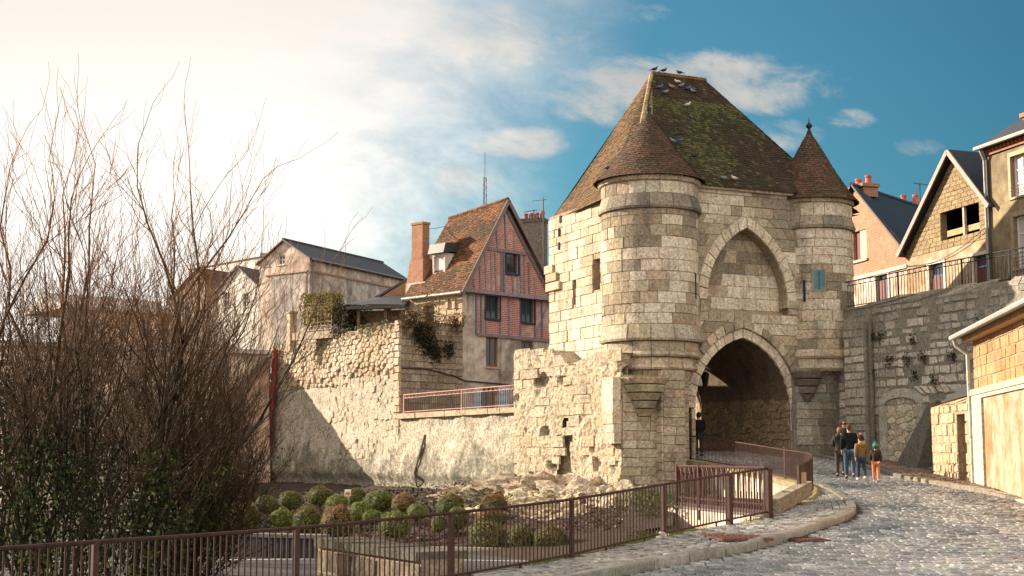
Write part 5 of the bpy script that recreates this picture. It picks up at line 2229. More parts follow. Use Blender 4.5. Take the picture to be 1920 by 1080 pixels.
mb.fbox(GH, q_[0][0], q_[1][0], zt0 - .05, zt0 + .12, -.1, .27, (0.05, 0.04, 0.035))
# main mono-pitch slope rising to the right
A0, A1 = GH.uv(668, 566), GH.uv(760, 513)
for (dd0, dd1) in ((-1.3, -5.0),):
    mb.hexa([GH(A0[0], A0[1], dd0), GH(A1[0], A1[1], dd0), GH(A1[0], A1[1], dd1), GH(A0[0], A0[1], dd1)] + [GH(A0[0], A0[1] + .12, dd0), GH(A1[0], A1[1] + .12, dd0), GH(A1[0], A1[1] + .12, dd1), GH(A0[0], A0[1] + .12, dd1)], (0.055, 0.06, 0.07))
mb.build('roof', M['slate'], ghh)
mb = MB()
mb.add([GH(A0[0] + .2, A0[1] - .02, -1.35), GH(A1[0] - .1, A0[1] - .02, -1.35), GH(A1[0] - .1, A1[1] - .05, -1.35)], ((0, 1, 2),), (0.33, 0.06, 0.03), [(0, 0, 0), (3, 0, 0), (3, 2, 0)])
mb.build('brick_gable', M['brick_orange'], ghh)

# stone gate post and the trellis with its climber
p = W(547, 610, 80)
mb = MB()
mb.box((p.x, p.y, (zB + zof(588, 80)) / 2 - .4), (.42, .42, zof(588, 80) - zB + .8), .6, (0.52, 0.42, 0.32))
mb.box((p.x, p.y, zof(588, 80) + .06), (.52, .52, .12), .6, (0.48, 0.38, 0.28))
mb.build('stone_post', M['ruin'], label='pale square stone post on the left end of the rampart top', cat='post')
tr0, tr1 = W(570, 600, 79), W(622, 600, 77.5)
TR = Frame((tr0.x, tr0.y), (tr1.x, tr1.y))
tre = thing('trellis', 'pale wooden lattice trellis panel under the square leafy climber', 'trellis', TR(TR.len / 2, zB, 0))
zt1 = TR.uv(600, 560)[1]
for i in range(9):
    mb = MB()
    u = TR.len * i / 8
    mb.fbox(TR, u - .02, u + .02, zB + .25, zt1, 0, .03, (0.5, 0.38, 0.22))
    mb.build('slat', M['wood'], tre)
for i in range(9):
    mb = MB()
    v = lerp(zB + .28, zt1 - .05, i / 8)
    mb.fbox(TR, 0, TR.len, v - .02, v + .02, .031, .055, (0.5, 0.38, 0.22))
    mb.build('slat', M['wood'], tre)
mb = MB()
mb.fbox(TR, -1.0, TR.len + .1, zB - .2, zB + .22, -.3, .0, (0.5, 0.42, 0.33))
mb.build('kerb_wall', M['ruin'], tre)
mb = MB()
for _ in range(4200):
    u, v = rl.uniform(-.2, TR.len + .15), rl.uniform(0, 1) ** .8
    d_ = rl.uniform(-.9, .25)
    v = lerp(zB + .55, zt1 + .35, v) + .1 * nz((u * 2, 0, 0))
    leaf_faces(mb, TR(u, v, d_), TR.n, .13, (0.20, 0.155, 0.035) if rl.random() < .6 else (0.11, 0.11, 0.03), rl)
mb.build('climbing_plant', M['leaf'], label='square clipped olive green climber covering the trellis on the rampart', cat='plant')
mb = MB()
for _ in range(3200):                                 # dark bush behind and right of it
    p = W(rl.gauss(655, 16), rl.uniform(572, 632), 77 + rl.uniform(-.6, 1.2))
    leaf_faces(mb, p, UP, .14, (0.035, 0.03, 0.015), rl)
mb.build('shrub', M['leaf'], label='dark straggly shrub between trellis and garden porch', cat='shrub')

# houses at the far left, behind the bare trees
def fr_pts(x0, x1, Y0, Y1):
    a, b = W(x0, 600, Y0), W(x1, 600, Y1)
    return (a.x, a.y), (b.x, b.y)
A, B = fr_pts(408, 484, 115, 111.5)
gable_house('white_house', 'white gabled house with dark roof left of the long pale building', A, B, (4, 9), 2, zof(535, 111), zof(497, 112), M['plaster_white'], (0.06, 0.05, 0.045), [(418, 548, 430, 575), (455, 550, 466, 575)])
A, B = fr_pts(318, 412, 120, 122)
gable_house('cream_house', 'cream house with sloping brown roof seen through the bare trees', A, B, (6, 9), 2, zof(560, 121), zof(505, 121), M['plaster_pale'], (0.07, 0.045, 0.035), [(345, 575, 357, 600), (380, 575, 392, 600)])
A, B = fr_pts(352, 486, 150, 140)
mb = MB()
fr = Frame(A, B)
flat = thing('flat_roof_block', 'pale flat roofed block on the skyline left of the warehouse gable', 'building', fr(fr.len / 2, 2, 0))
mb.fbox(fr, 0, fr.len, 2, fr.uv(430, 492)[1], -8, 0)
mb.build('wall', M['plaster_white'], flat)
mb = MB()
mb.fbox(fr, -.2, fr.len + .2, fr.uv(430, 492)[1] + .003, fr.uv(430, 485)[1], -8.2, .2, (0.25, 0.25, 0.26))
mb.build('roof', M['slate'], flat)
A, B = fr_pts(120, 322, 112, 118)
fr = Frame(A, B)
blk = thing('apartment_building', 'pale pink building with rows of tall windows behind the bare trees', 'building', fr(fr.len / 2, 0, 0))
hs = [rect(fr, x, y, x + 14, y + 34) for x in (140, 180, 226, 268, 300) for y in (598, 660)]
zt_ = fr.uv(220, 585)[1]
mb = MB()
wall(mb, fr, lambda v: [(0, fr.len)], -1, zt_, hs)
mb.quad(fr(fr.len, -1), fr(fr.len, zt_), fr(fr.len, zt_, -8), fr(fr.len, -1, -8))
wo = mb.build('wall', M['plaster_pink'], blk)
for h_ in hs:
    window(fr, h_, wo, (.55, .53, .5), 2, 2, .2, .08)
mb = MB()
mb.prism([fr(-.3, zt_, .4), fr(-.3, zt_ + .2, .4), fr(-.3, zt_ + 1.6, -4), fr(-.3, zt_, -8)], fr.ux * (fr.len + .6), (0.30, 0.25, 0.22))
mb.build('roof', M['slate'], blk)

# tall cream house whose shade falls on the rampart, and the peach lean-to in front of it
PL = RF(uL, 0, 0.05)
SH = Frame((PL.x - 13.5, PL.y - 7.2), (PL.x - .05, PL.y - .05))
ztop_ = SH.uv(480, 656)[1]
crm = thing('cream_row_house', 'long cream rendered house butting against the left end of the rampart', 'house', SH(SH.len / 2, -2, 0))
hs = [rect(SH, x, y, x + 13, y + 26) for x in (250, 330, 412) for y in (690,)]
mb = MB()
wall(mb, SH, lambda v: [(0, SH.len)], -3, ztop_ - .25, hs)
mb.quad(SH(0, -3), SH(0, ztop_ - .25), SH(0, ztop_ - .25, -6), SH(0, -3, -6))
mb.quad(SH(SH.len, ztop_ - .25), SH(SH.len, -3), SH(SH.len, -3, -6), SH(SH.len, ztop_ - .25, -6))
wo = mb.build('wall', M['plaster_pale'], crm)
for h_ in hs:
    window(SH, h_, wo, (.3, .3, .3), 2, 2, .2, .07)
mb = MB()
mb.fbox(SH, -.3, SH.len + .0, ztop_ - .247, ztop_, -6.2, .3, (0.45, 0.38, 0.32))
mb.build('roof_edge', M['paint'], crm)
PKF = SH.shift(1.3)
pk = thing('peach_house', 'low peach plastered lean-to house under a dark sloping roof edge beside the red pipe', 'house', PKF(SH.len * .8, -2, 0))
pp = [PKF.uv(*p) for p in ((330, 905), (330, 852), (503, 670), (507, 905))]
mb = MB()
mb.prism([PKF(u, v, 0) for (u, v) in pp], PKF.n * -1.2)
pkw = mb.build('wall', M['plaster_pink'], pk)
mb = MB()
a, b = PKF(*pp[1], .2), PKF(*pp[2], .2)
mb.bar(a + Vector((0, 0, .05)), b + Vector((0, 0, .05)), .9, .14, UP, (0.05, 0.035, 0.03))
mb.build('roof', M['slate'], pk)
for (x, y) in ((443, 733), (432, 812)):
    a, b, c, d = rect(PKF, x, y, x + 9, y + 17)
    mb = MB()
    mb.fbox(PKF, a, b, c, d, -.02, .04, (0.35, 0.4, 0.36))
    wo = mb.build('window', M['paint'], pkw)
    mb = MB()
    mb.fbox(PKF, a + .04, b - .04, c + .04, d - .04, .03, .045)
    mb.build('pane', M['glass'], wo)
# red drain pipe
mb = MB()
b_ = RF.shift(0.35)
pts = [b_(*b_.uv(*p)) for p in ((517, 655), (513, 720), (506, 800), (498, 890))]
pipe = thing('red_drainpipe', 'dark red drainpipe running down the left end of the rampart', 'pipe', pts[-1])
mb.tube(pts, .16, 8, (0.22, 0.025, 0.025))
mb.build('pipe', M['iron'], pipe)
for t in (.2, .45, .7):
    c = pts[0].lerp(pts[-1], t)
    mb = MB()
    mb.lathe((c.x, c.y), [(.18, c.z - .07), (.21, c.z - .05), (.21, c.z + .05), (.18, c.z + .07)], 10, col=(0.28, 0.10, 0.08))
    mb.build('collar', M['iron'], pipe)

# ================================================================== RETAINING WALL ON THE RIGHT
rr_ = random.Random(41)
RT = Frame((RAMP.x, RAMP.y), (RAMP.x + 1.0, RAMP.y - 2.4))
uE = RT.uv(1932, 560)[0]
topr = poly_top([RT.uv(*p) for p in ((1574, 580), (1660, 566), (1740, 551), (1830, 536), (1890, 527))] + [(uE, RT.uv(1890, 527)[1])])
ret = thing('retaining_wall', 'high dark grey stone retaining wall with a blocked arch under the railing', 'wall', RT(4, 0, 0))
A0, A1, AS, AT = RT.uv(1664, 800)[0], RT.uv(1724, 800)[0], RT.uv(1690, 758)[1], RT.uv(1692, 745)[1]
auc, aw = (A0 + A1) / 2, (A1 - A0) / 2
def arch_half(v, off=0.0):
    if v <= AS:
        return aw + off
    h_ = AT - AS + off
    x = (v - AS) / h_
    return (aw + off) * math.sqrt(max(0, 1 - x * x)) if x < 1 else 0.0
def iv_ret(v):
    hi = uE
    lo = 0
    segs = []
    us = np.linspace(0, uE, 40)
    m = max([u for u in us if topr(u) > v - 1e-6] or [0])
    segs = [(0, uE)] if topr(0) > v else [(min(u for u in us if topr(u) > v) if any(topr(u) > v for u in us) else uE, uE)]
    h = arch_half(v, .32)
    if h > 0:
        segs = [s for (p, q_) in segs for s in (((p, auc - h), (auc + h, q_)) if p < auc - h else ((p, q_),))]
    return [s for s in segs if s[1] - s[0] > .05]
mb = MB()
for i in range(40):
    a, b = uE * i / 40, uE * (i + 1) / 40
    mb.quad(RT(a, -1.2), RT(b, -1.2), RT(b, topr(b)), RT(a, topr(a)))
    mb.quad(RT(a, topr(a)), RT(b, topr(b)), RT(b, topr(b), -1.0), RT(a, topr(a), -1.0))
core = mb.build('wall_core', M['mortar_grey'], ret)
ORIG[core.name] = Vector((0, 0, 0))
def ret_col(p, r):
    k = nz(p, 0.55) + r.uniform(-.3, .3)
    c = mixc((0.44, 0.41, 0.355), (0.74, 0.68, 0.59), max(0, min(1, .45 + k)))
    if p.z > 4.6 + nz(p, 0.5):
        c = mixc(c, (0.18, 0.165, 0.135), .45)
    return jit(c, .15, r)
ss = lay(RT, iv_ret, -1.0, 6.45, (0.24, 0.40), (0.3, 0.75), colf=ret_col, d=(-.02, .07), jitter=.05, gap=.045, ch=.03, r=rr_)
ss = [s for s in ss if not (nz((s.q[0][0] * .6, s.q[0][1] * .6, 9)) > .42)]
# blocked doorway
BL = RT.shift(-.22)
mb = MB()
panel(mb, BL.shift(.02), lambda v: [(auc - arch_half(v), auc + arch_half(v))] if arch_half(v) > 0 else [], -.9, AT, .12, 0.19)
mb.build('blocked_door', M['mortar_grey'], ret)
for poly in voronoi_cells(auc - aw, auc + aw, -.8, AT, .42, .24, rr_):
    cu, cv_ = sum(p[0] for p in poly) / len(poly), sum(p[1] for p in poly) / len(poly)
    if abs(cu - auc) < arch_half(cv_) - .12:
        ss.append(mkstone(RT, poly, rr_.uniform(.0, .04), 1, lambda p, r: jit((0.62, 0.55, 0.43), .2, r), .03, .02, None, rr_))
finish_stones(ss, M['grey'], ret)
# its pale dressed surround
pts_i = [(auc - aw, -.9)] + [(auc - aw, lerp(-.9, AS, k / 4)) for k in range(1, 5)]
n_ = 9
arc_i = [(auc - aw * math.cos(math.pi * k / n_), AS + (AT - AS) * math.sin(math.pi * k / n_)) for k in range(n_ + 1)]
arc_o = [(auc - (aw + .34) * math.cos(math.pi * k / n_), AS + (AT - AS + .34) * math.sin(math.pi * k / n_)) for k in range(n_ + 1)]
def pq(qd, d0, d1, col, name, par, mat):
    mb = MB()
    B = [RT(u, v, d0) for (u, v) in qd]
    T = [RT(u, v, d1) for (u, v) in qd]
    mb.hexa(B + T, col)
    mb.build(name, mat, par)
for k in range(n_):
    pq([arc_i[k], arc_i[k + 1], arc_o[k + 1], arc_o[k]], -.1, .13, jit((0.50, 0.48, 0.43), .1, rr_), 'arch_stone', ret, M['grey'])
for s_ in (-1, 1):
    for k in range(5):
        v0, v1 = lerp(-.9, AS, k / 5) + .008, lerp(-.9, AS, (k + 1) / 5) - .008
        a, b = auc + s_ * aw, auc + s_ * (aw + .34)
        pq([(min(a, b), v0), (max(a, b), v0), (max(a, b), v1), (min(a, b), v1)], -.1, .125, jit((0.50, 0.48, 0.43), .1, rr_), 'jamb_stone', ret, M['grey'])
# pilaster and drain channel left of the door
a, b = RT.uv(1597, 720)[0], RT.uv(1634, 720)[0]
mb = MB()
mb.fbox(RT, a, b, -.9, topr(a) - .5, -.1, .32, (0.30, 0.28, 0.24))
pil = mb.build('pilaster', M['grey'], ret)
ORIG[pil.name] = Vector((0, 0, 0))
pf = RT.shift(.32)
mb = MB()
for s in lay(pf, lambda v: [(a, b)], -.9, topr(a) - .5, (.26, .4), (.3, .7), colf=ret_col, d=(.005, .05), jitter=.03, gap=.03, ch=.02, r=rr_):
    emit(mb, s)
mb.build('pilaster_stones', M['grey'], pil, kind='stuff')
mb = MB()
u = RT.uv(1640, 720)[0]
mb.tube([RT(u, topr(u) - .7, .14), RT(u, -.6, .14)], .09, 8, (0.20, 0.18, 0.15))
mb.build('drain_channel', M['grey'], ret)
# sloping buttress by the low wall
q_ = [RT.uv(*p) for p in ((1712, 868), (1762, 868), (1762, 752), (1744, 762))]
mb = MB()
mb.add([RT(q_[0][0], -.9, 1.2), RT(q_[1][0], -.9, 1.2), RT(q_[2][0], q_[2][1], .15), RT(q_[3][0], q_[3][1], .15), RT(q_[0][0], -.9, -.1), RT(q_[1][0], -.9, -.1), RT(q_[2][0], q_[2][1], -.1), RT(q_[3][0], q_[3][1], -.1)],
       ((0, 1, 2, 3), (0, 3, 7, 4), (1, 5, 6, 2), (3, 2, 6, 7)), (0.15, 0.14, 0.125))
mb.build('buttress', M['grey'], ret)
# tufts growing out of the joints
mb = MB()
for (px, py) in ((1612, 634), (1640, 627), (1655, 630), (1735, 670), (1716, 635), (1705, 672), (1672, 674), (1720, 702), (1755, 710), (1790, 665), (1845, 600), (1602, 700), (1640, 700)):
    u, v = RT.uv(px, py)
    if u < uE:
        for _ in range(60):
            p = RT(u + rr_.gauss(0, .12), v + rr_.gauss(-.05, .12), .08 + rr_.uniform(0, .12))
            leaf_faces(mb, p, RT.n, .09, (0.03, 0.032, 0.018), rr_)
mb.build('wall_tufts', M['leaf'], ret, kind='stuff')

# upper terrace and its houses
HF = Frame(W(1590, 480, 69.3), W(1702, 480, 64.0))
HB = Frame(W(1700, 480, 64.0), W(1861, 480, 57.7))
zT = topr(2.0) + .1
mb = MB()
mb.quad(RT(0, zT - .1, -1.0), RT(uE, topr(uE) - .1, -1.0), RT(uE, topr(uE) - .1, -14), RT(0, zT - .1, -16))
mb.build('terrace', M['roadbed'], kind='structure')

# house A: brick gable
apx, apv = HF.uv(1603, 352)
ez = HF.uv(1699, 468)
ha = thing('brick_house', 'pale red brick gable house with steep dark roof beside the right turret', 'house', HF(2, zT, 0))
zs = HF.uv(1650, 508)[1]
holes = [rect(HF, 1600, 432, 1625, 487)]
door_a = rect(HF, 1643, 515, 1665, 568)
def out_a(v):
    f = (v - ez[1]) / (apv - ez[1])
    if f <= 0:
        return [(-3.5, HF.len)]
    return [(lerp(-3.5, apx, min(1, f)), lerp(HF.len, apx, min(1, f)))]
mb = MB()
wall(mb, HF, out_a, zs, apv, holes, [ez[1]])
wa = mb.build('brick_wall', M['brick_pale'], ha)
ORIG[wa.name] = Vector((0, 0, 0))
mb = MB()
wall(mb, HF, lambda v: [(-3.5, HF.len)], zT - 1.5, zs - .003, [door_a])
wal = mb.build('rendered_wall', M['plaster_pale'], ha)
ORIG[wal.name] = Vector((0, 0, 0))
mb = MB()
mb.fbox(HF, -3.5, HF.len, zs - .16, zs, .0, .09, (0.45, 0.36, 0.28))
mb.build('string_course', M['paint'], ha)
h0 = holes[0]
mb = MB()
mb.fbox(HF, h0[0] + .03, lerp(h0[0], h0[1], .45), h0[2] + .03, h0[3] - .03, -.2, -.15, (0.10, 0.02, 0.02))
mb.fbox(HF, lerp(h0[0], h0[1], .46), h0[1] - .03, h0[2] + .03, h0[3] - .03, -.12, -.05, (0.46, 0.30, 0.20))
wso = mb.build('window', M['paint'], wa)
mb = MB()
mb.fbox(HF, h0[0] - .1, h0[1] + .1, h0[2] - .12, h0[2] - .003, -.05, .1, (0.42, 0.34, 0.26))
mb.build('sill', M['paint'], wso)
def door(fr, h_, par, col=(0.10, 0.03, 0.028), name='door'):
    a, b, c, d = h_
    mb = MB()
    mb.fbox(fr, a + .02, b - .02, c, lerp(c, d, .82), -.2, -.12, col)
    n = 3
    for i in range(n):
        u0, u1 = lerp(a + .06, b - .06, i / n) + .02, lerp(a + .06, b - .06, (i + 1) / n) - .02
        mb.fbox(fr, u0, u1, c + .2, lerp(c, d, .78), -.119, -.10, jit(col, .2, rr_))
    o = mb.build(name, M['paint'], par)
    mb = MB()
    mb.fbox(fr, a + .04, b - .04, lerp(c, d, .84), d - .03, -.18, -.16)
    mb.build('pane', M['glass'], o)
    for (p, q2, v0, v1) in ((a - .16, a - .004, c, d + .15), (b + .004, b + .16, c, d + .15), (a, b, d + .004, d + .15)):
        mb = MB()
        mb.fbox(fr, p, q2, v0, v1, -.03, .045, (0.55, 0.48, 0.4))
        mb.build('door_surround', M['paint'], o)
door(HF, door_a, wal)
# roof of house A
rp = HF(apx, apv + .05, .2)
rb = at_z(1737, 396, apv + .05)
eR = HF(ez[0] + .25, ez[1] - .25, .2)
mb = MB()
bv = rb - rp
off = Vector((0, 0, .12))
vs = [rp, eR, eR + bv, rb]
mb.add(vs + [v + off for v in vs], ((0, 1, 2, 3), (7, 6, 5, 4), (0, 4, 5, 1), (1, 5, 6, 2)), (0.022, 0.028, 0.036))
eL = HF(-3.5, ez[1], .2)
vs = [rp, eL, eL + bv, rb]
mb.add(vs + [v + off for v in vs], ((3, 2, 1, 0), (4, 5, 6, 7)), (0.022, 0.028, 0.036))
ra = mb.build('roof', M['slate'], ha)
ORIG[ra.name] = Vector((0, 0, 0))
for i in range(16):
    mb = MB()
    mb.tube([rp.lerp(rb, i / 16) + off, rp.lerp(rb, (i + 1.1) / 16) + off], [.12, .09], 6, (0.03, 0.033, 0.04))
    mb.build('ridge_tile', M['slate'], ra)
def stack(fr, x0, x1, y0, y1, par, pots, name='chimney', d0=-1.0, d1=-.2):
    a, b, c, d = rect(fr, x0, y0, x1, y1)
    mb = MB()
    brickbox(mb, fr, a, b, c, d - .18, d0, d1)
    brickbox(mb, fr, a - .08, b + .08, d - .177, d, d0 - .08, d1 + .08)
    o = mb.build(name, M['brick_orange'], par)
    ORIG[o.name] = Vector((0, 0, 0))
    for i in range(pots):
        p = fr(lerp(a + .2, b - .2, i / max(1, pots - 1)), d, (d0 + d1) / 2)
        mb = MB()
        mb.lathe((p.x, p.y), [(.17, d), (.14, d + .3), (.17, d + .33), (.17, d + .42), (.1, d + .42)], 10, col=jit((0.33, 0.07, 0.035), .15, rr_))
        mb.build('chimney_pot', M['paint'], o)
stack(HF.shift(-.3), 1586, 1612, 347, 372, ha, 2)
cf = Frame(rb + Vector((-.8, .2, 0)), rb + Vector((.9, -.2, 0)))
stack(cf, 1688, 1725, 378, 404, ha, 2, d0=-.7, d1=0)
aerial('tv_aerial', 'television aerial on the roof between brick house and block gable', 1726, 341, 400, 72, ((.1, 1.2, 2.9),))

# house B: concrete block gable with white bargeboards and an empty opening
lf, rt, ap = HB.uv(1701, 476), HB.uv(1861, 384), HB.uv(1790, 291)
hb_ = thing('block_house', 'unfinished concrete block gable with pink bargeboards and a wide glassless opening', 'house', HB(2.5, zT, 0))
opn = rect(HB, 1764, 386, 1837, 446)
dB = [rect(HB, 1743, 494, 1770, 556), rect(HB, 1827, 478, 1858, 540)]
dB = [(a, b, zT - .3, d) for (a, b, c, d) in dB]
zb2 = HB.uv(1780, 465)[1]
def out_b(v):
    l = 0.0 if v <= lf[1] else lerp(0, ap[0], min(1, (v - lf[1]) / (ap[1] - lf[1])))
    r__ = HB.len if v <= rt[1] else lerp(HB.len, ap[0], min(1, (v - rt[1]) / (ap[1] - rt[1])))
    return [(l, r__)]
mb = MB()
wall(mb, HB, out_b, zb2, ap[1], [opn], [lf[1], rt[1]], depth=.3, col=(0.23, 0.175, 0.105))
wb = mb.build('block_wall', M['blockcore'], hb_)
ORIG[wb.name] = Vector((0, 0, 0))
ss = lay(HB, holes_iv(out_b, [opn]), zb2, ap[1] - .1, (.2, .2), (.45, .5), colf=lambda p, r: jit((0.27, 0.20, 0.115), .14, r), d=(.012, .028), gap=.022, ch=.008, r=rr_)
finish_stones(ss, M['warm'], hb_, 'concrete_block', 'small_blocks')
mb = MB()
wall(mb, HB, lambda v: [(0, HB.len)], zT - 1.5, zb2 - .003, dB)
wbl = mb.build('rendered_wall', M['plaster_ochre'], hb_)
ORIG[wbl.name] = Vector((0, 0, 0))
for h_ in dB:
    door(HB, h_, wbl)
mb = MB()                                            # dark room behind, and the post and rail across the opening
mb.fbox(HB, 0.2, HB.len - .2, opn[2] - .6, opn[3] + .25, -3.0, -2.9)
mb.fbox(HB, 0.2, HB.len - .2, opn[2] - .7, opn[2] - .6, -3.0, -.31)
mb.build('interior', M['dark'], wb)
um = HB.uv(1805, 415)[0]
mb = MB()
mb.fbox(HB, um - .06, um + .06, opn[2], opn[3], -.16, -.04, (0.5, 0.34, 0.28))
mb.build('post', M['wood'], wb)
mb = MB()
vm = HB.uv(1800, 430)[1]
mb.fbox(HB, opn[0] + .2, opn[1], vm - .14, vm + .12, -.3, -.17, (0.36, 0.25, 0.13))
mb.build('rail', M['wood'], wb)
bk = Vector((4.2, 1.6, 0))
mb = MB()
for (u0, v0, s_) in ((lf[0], lf[1], -1), (rt[0], rt[1], 1)):
    k = (ap[1] - v0) / max(.1, abs(ap[0] - u0))
    a = HB(u0 + s_ * .25, v0 - .25 * k + .1, .35)
    b = HB(ap[0], ap[1] + .12, .35)
    vs = [a, b, b + bk * 2.2, a + bk * 2.2]
    mb.add(vs + [v + off for v in vs], ((0, 1, 2, 3), (7, 6, 5, 4), (0, 4, 5, 1), (3, 7, 4, 0)), (0.022, 0.028, 0.036))
    mb2 = MB()
    mb2.bar(a + HB.n * .03 + Vector((0, 0, .03)), b + HB.n * .03 + Vector((0, 0, .03)), .06, .2, UP, (0.30, 0.20, 0.17))
    mb2.build('bargeboard', M['paint'], hb_)
mb.build('roof', M['slate'], hb_)

# house C: tall brown house cut by the frame
HC = Frame(HB(HB.len + .02, 0, .05), HB(HB.len + 4.5, 0, .05))
hc = thing('brown_house', 'tall brown rendered house with white windows at the right end of the terrace', 'house', HC(1.5, zT, 0))
zC = HC.uv(1870, 272)[1]
wc = [rect(HC, 1896, 288, 1934, 366), rect(HC, 1902, 402, 1940, 500)]
wc = [(a, a + 1.05, c, d) for (a, b, c, d) in wc]
mb = MB()
wall(mb, HC, lambda v: [(0, HC.len)], zT - 1.5, zC, wc, depth=.3)
mb.quad(HC(0, zT), HC(0, zC), HC(0, zC, -6), HC(0, zT, -6))
wco = mb.build('wall', M['plaster_brown'], hc)
ORIG[wco.name] = Vector((0, 0, 0))
for h_ in wc:
    window(HC, h_, wco, (0.66, 0.62, 0.6), 2, 3, .22, .07, sillcol=(0.28, 0.22, 0.14), glass='curtain' if 'curtain' in M else 'glass')
    mb = MB()
    for k in range(3):
        v = h_[2] + .12 + k * .14
        mb.tube([HC(h_[0] - .02, v, .06), HC(h_[1] + .02, v, .06)], .014, 4, (0.02, 0.02, 0.02))
    mb.build('window_guard', M['iron'], wco)
    for (p, q2, v0, v1) in ((h_[0] - .16, h_[0] - .004, h_[2] - .1, h_[3] + .18), (h_[1] + .004, h_[1] + .16, h_[2] - .1, h_[3] + .18), (h_[0], h_[1], h_[3] + .004, h_[3] + .18)):
        mb = MB()
        mb.fbox(HC, p, q2, v0, v1, -.03, .04, (0.30, 0.22, 0.12))
        mb.build('window_surround', M['paint'], wco)
mb = MB()
brickbox(mb, HC, -.05, HC.len, zC - .32, zC - .02, -.1, .1)
mb.build('brick_frieze', M['brick_orange'], hc)
for i in range(16):
    mb = MB()
    mb.fbox(HC, .05 + i * .26, .17 + i * .26, zC - .2, zC - .02, .1, .2, (0.3, 0.1, 0.05))
    mb.build('dentil', M['paint'], hc)
mb = MB()
mb.prism([HC(-.2, zC, .35), HC(-.2, zC + .1, .35), HC(-.2, zC + 1.8, -2.4), HC(-.2, zC, -6)], HC.ux * (HC.len + .2), (0.03, 0.03, 0.034))
mb.build('roof', M['slate'], hc)
mb = MB()
mb.tube([HC(-.3, zC + .0, .42), HC(HC.len, zC + .0, .42)], .09, 7, (0.36, 0.33, 0.29))
mb.tube([HC(-.02, zC - .05, .36), HC(-.06, zC - .5, .14), HC(-.06, zT, .14)], .06, 7, (0.3, 0.28, 0.25))
mb.tube([HC(.1, zC - .05, .3), HC(.06, zC - .5, .1), HC(.06, zT, .1)], .05, 7, (0.05, 0.05, 0.05))
mb.build('gutter', M['paint'], hc)
stack(HC.shift(-1.2), 1909, 1932, 208, 250, hc, 1)

# ================================================================== HOUSE WITH THE ORANGE STONE, LOW WALL
XH = 14.15
OW = Frame(W(1831, 800, 43.2), W(1990, 800, 32.5))
OW.len += 4.0
oh = thing('stone_house', 'warm orange stone house with slate roof and large plastered panel on the right', 'house', OW(2, -.9, 0))
zEv = OW.uv(1850, 622)[1]
zL = OW.uv(1850, 737)[1]
zP = OW.uv(1850, 755)[1]
mb = MB()
mb.fbox(OW, 0, OW.len, -1.4, zEv, -6, 0)
oc = mb.build('wall_core', M['mortar'], oh)
ORIG[oc.name] = Vector((0, 0, 0))
def org(p, r):
    k = nz(p, .7) + r.uniform(-.3, .3)
    return jit(mixc((0.36, 0.195, 0.09), (0.40, 0.275, 0.155), max(0, min(1, .4 + k))), .12, r)
ss = lay(OW, lambda v: [(0, OW.len)], zL + .18, zEv - .12, (.27, .33), (.45, .75), colf=org, d=(.01, .03), gap=.022, ch=.012, r=rr_)
finish_stones(ss, M['warm'], oh)
mb = MB()
mb.fbox(OW, -.03, OW.len, zL, zL + .17, -.1, .16, (0.52, 0.42, 0.30))
mb.build('string_course', M['warm'], oh)
pu = OW.uv(1851, 850)[0]
mb = MB()
mb.fbox(OW, pu, OW.len, -1.1, zL - .12, -.1, .05)
mb.build('plaster_panel', M['plaster_ochre'], oh)
mb = MB()
mb.fbox(OW, -.02, pu - .012, -1.4, zL - .003, -.1, .12, (0.46, 0.41, 0.34))
mb.fbox(OW, pu, OW.len, zL - .117, zL - .003, -.1, .12, (0.46, 0.41, 0.34))
mb.fbox(OW, pu, OW.len, -1.4, -1.1, -.1, .13, (0.45, 0.36, 0.27))
mb.build('stone_border', M['warm'], oh)
mb = MB()
zr1 = zEv + 2.2
mb.prism([OW(-.35, zEv + .02, .5), OW(-.35, zEv + .12, .5), OW(-.35, zEv + 1.9, -3.0), OW(-.35, zEv + .02, -6)], OW.ux * (OW.len + .6), (0.05, 0.045, 0.045))
ro = mb.build('roof', M['slate'], oh)
ORIG[ro.name] = Vector((0, 0, 0))
RSL = (OW(0, zEv + 1.9, -3.0) - OW(0, zEv + .12, .5))
def slf(s, t):
    p = OW(lerp(-.35, OW.len, s), zEv + .13, .5) + RSL * t
    return p
mb = MB()
tile_patch(mb, slf, RSL.length, lambda p, r: jit((0.055, 0.05, 0.05), .35, r), w_=.24, e=.14, th=.012)
mb.build('slates', M['slate'], ro, kind='stuff')
mb = MB()
mb.fbox(OW, -.1, OW.len, zEv - .12, zEv + .02, -.2, .32, (0.45, 0.27, 0.13))
mb.build('eaves_board', M['wood'], oh)
mb = MB()
mb.tube([OW(-.42, zEv + .03, .58), OW(OW.len, zEv + .03, .58)], .085, 8, (0.30, 0.28, 0.25))
mb.build('gutter', M['paint'], oh)
mb = MB()
g0 = OW(-.22, 0, .2)
mb.tube([OW(-.15, zEv - .02, .55), OW(-.2, zEv - .22, .48), OW(-.12, zEv - .5, .16), OW(-.1, .6, .14), OW(-.1, -.85, .14)], .065, 8, (0.40, 0.375, 0.33))
for v in (2.2, .6, -.2):
    c = OW(-.1, v, .14)
    mb.lathe((c.x, c.y), [(.07, v - .05), (.085, v - .04), (.085, v + .04), (.07, v + .05)], 8, col=(0.36, 0.33, 0.29))
mb.build('downpipe', M['paint'], oh)
wire = MB()
pa, pb = HF(HF.len - .4, HF.uv(1690, 500)[1], .1), HB(HB.len - .1, HB.uv(1860, 424)[1], .15)
wire.tube([pa.lerp(pb, k / 8) - Vector((0, 0, .5 * math.sin(math.pi * k / 8))) for k in range(9)], .016, 4, (0.03, 0.03, 0.03))
wire.build('overhead_cable', M['iron'], label='thin dark cable sagging between brick house and brown house', cat='cable')
wire = MB()
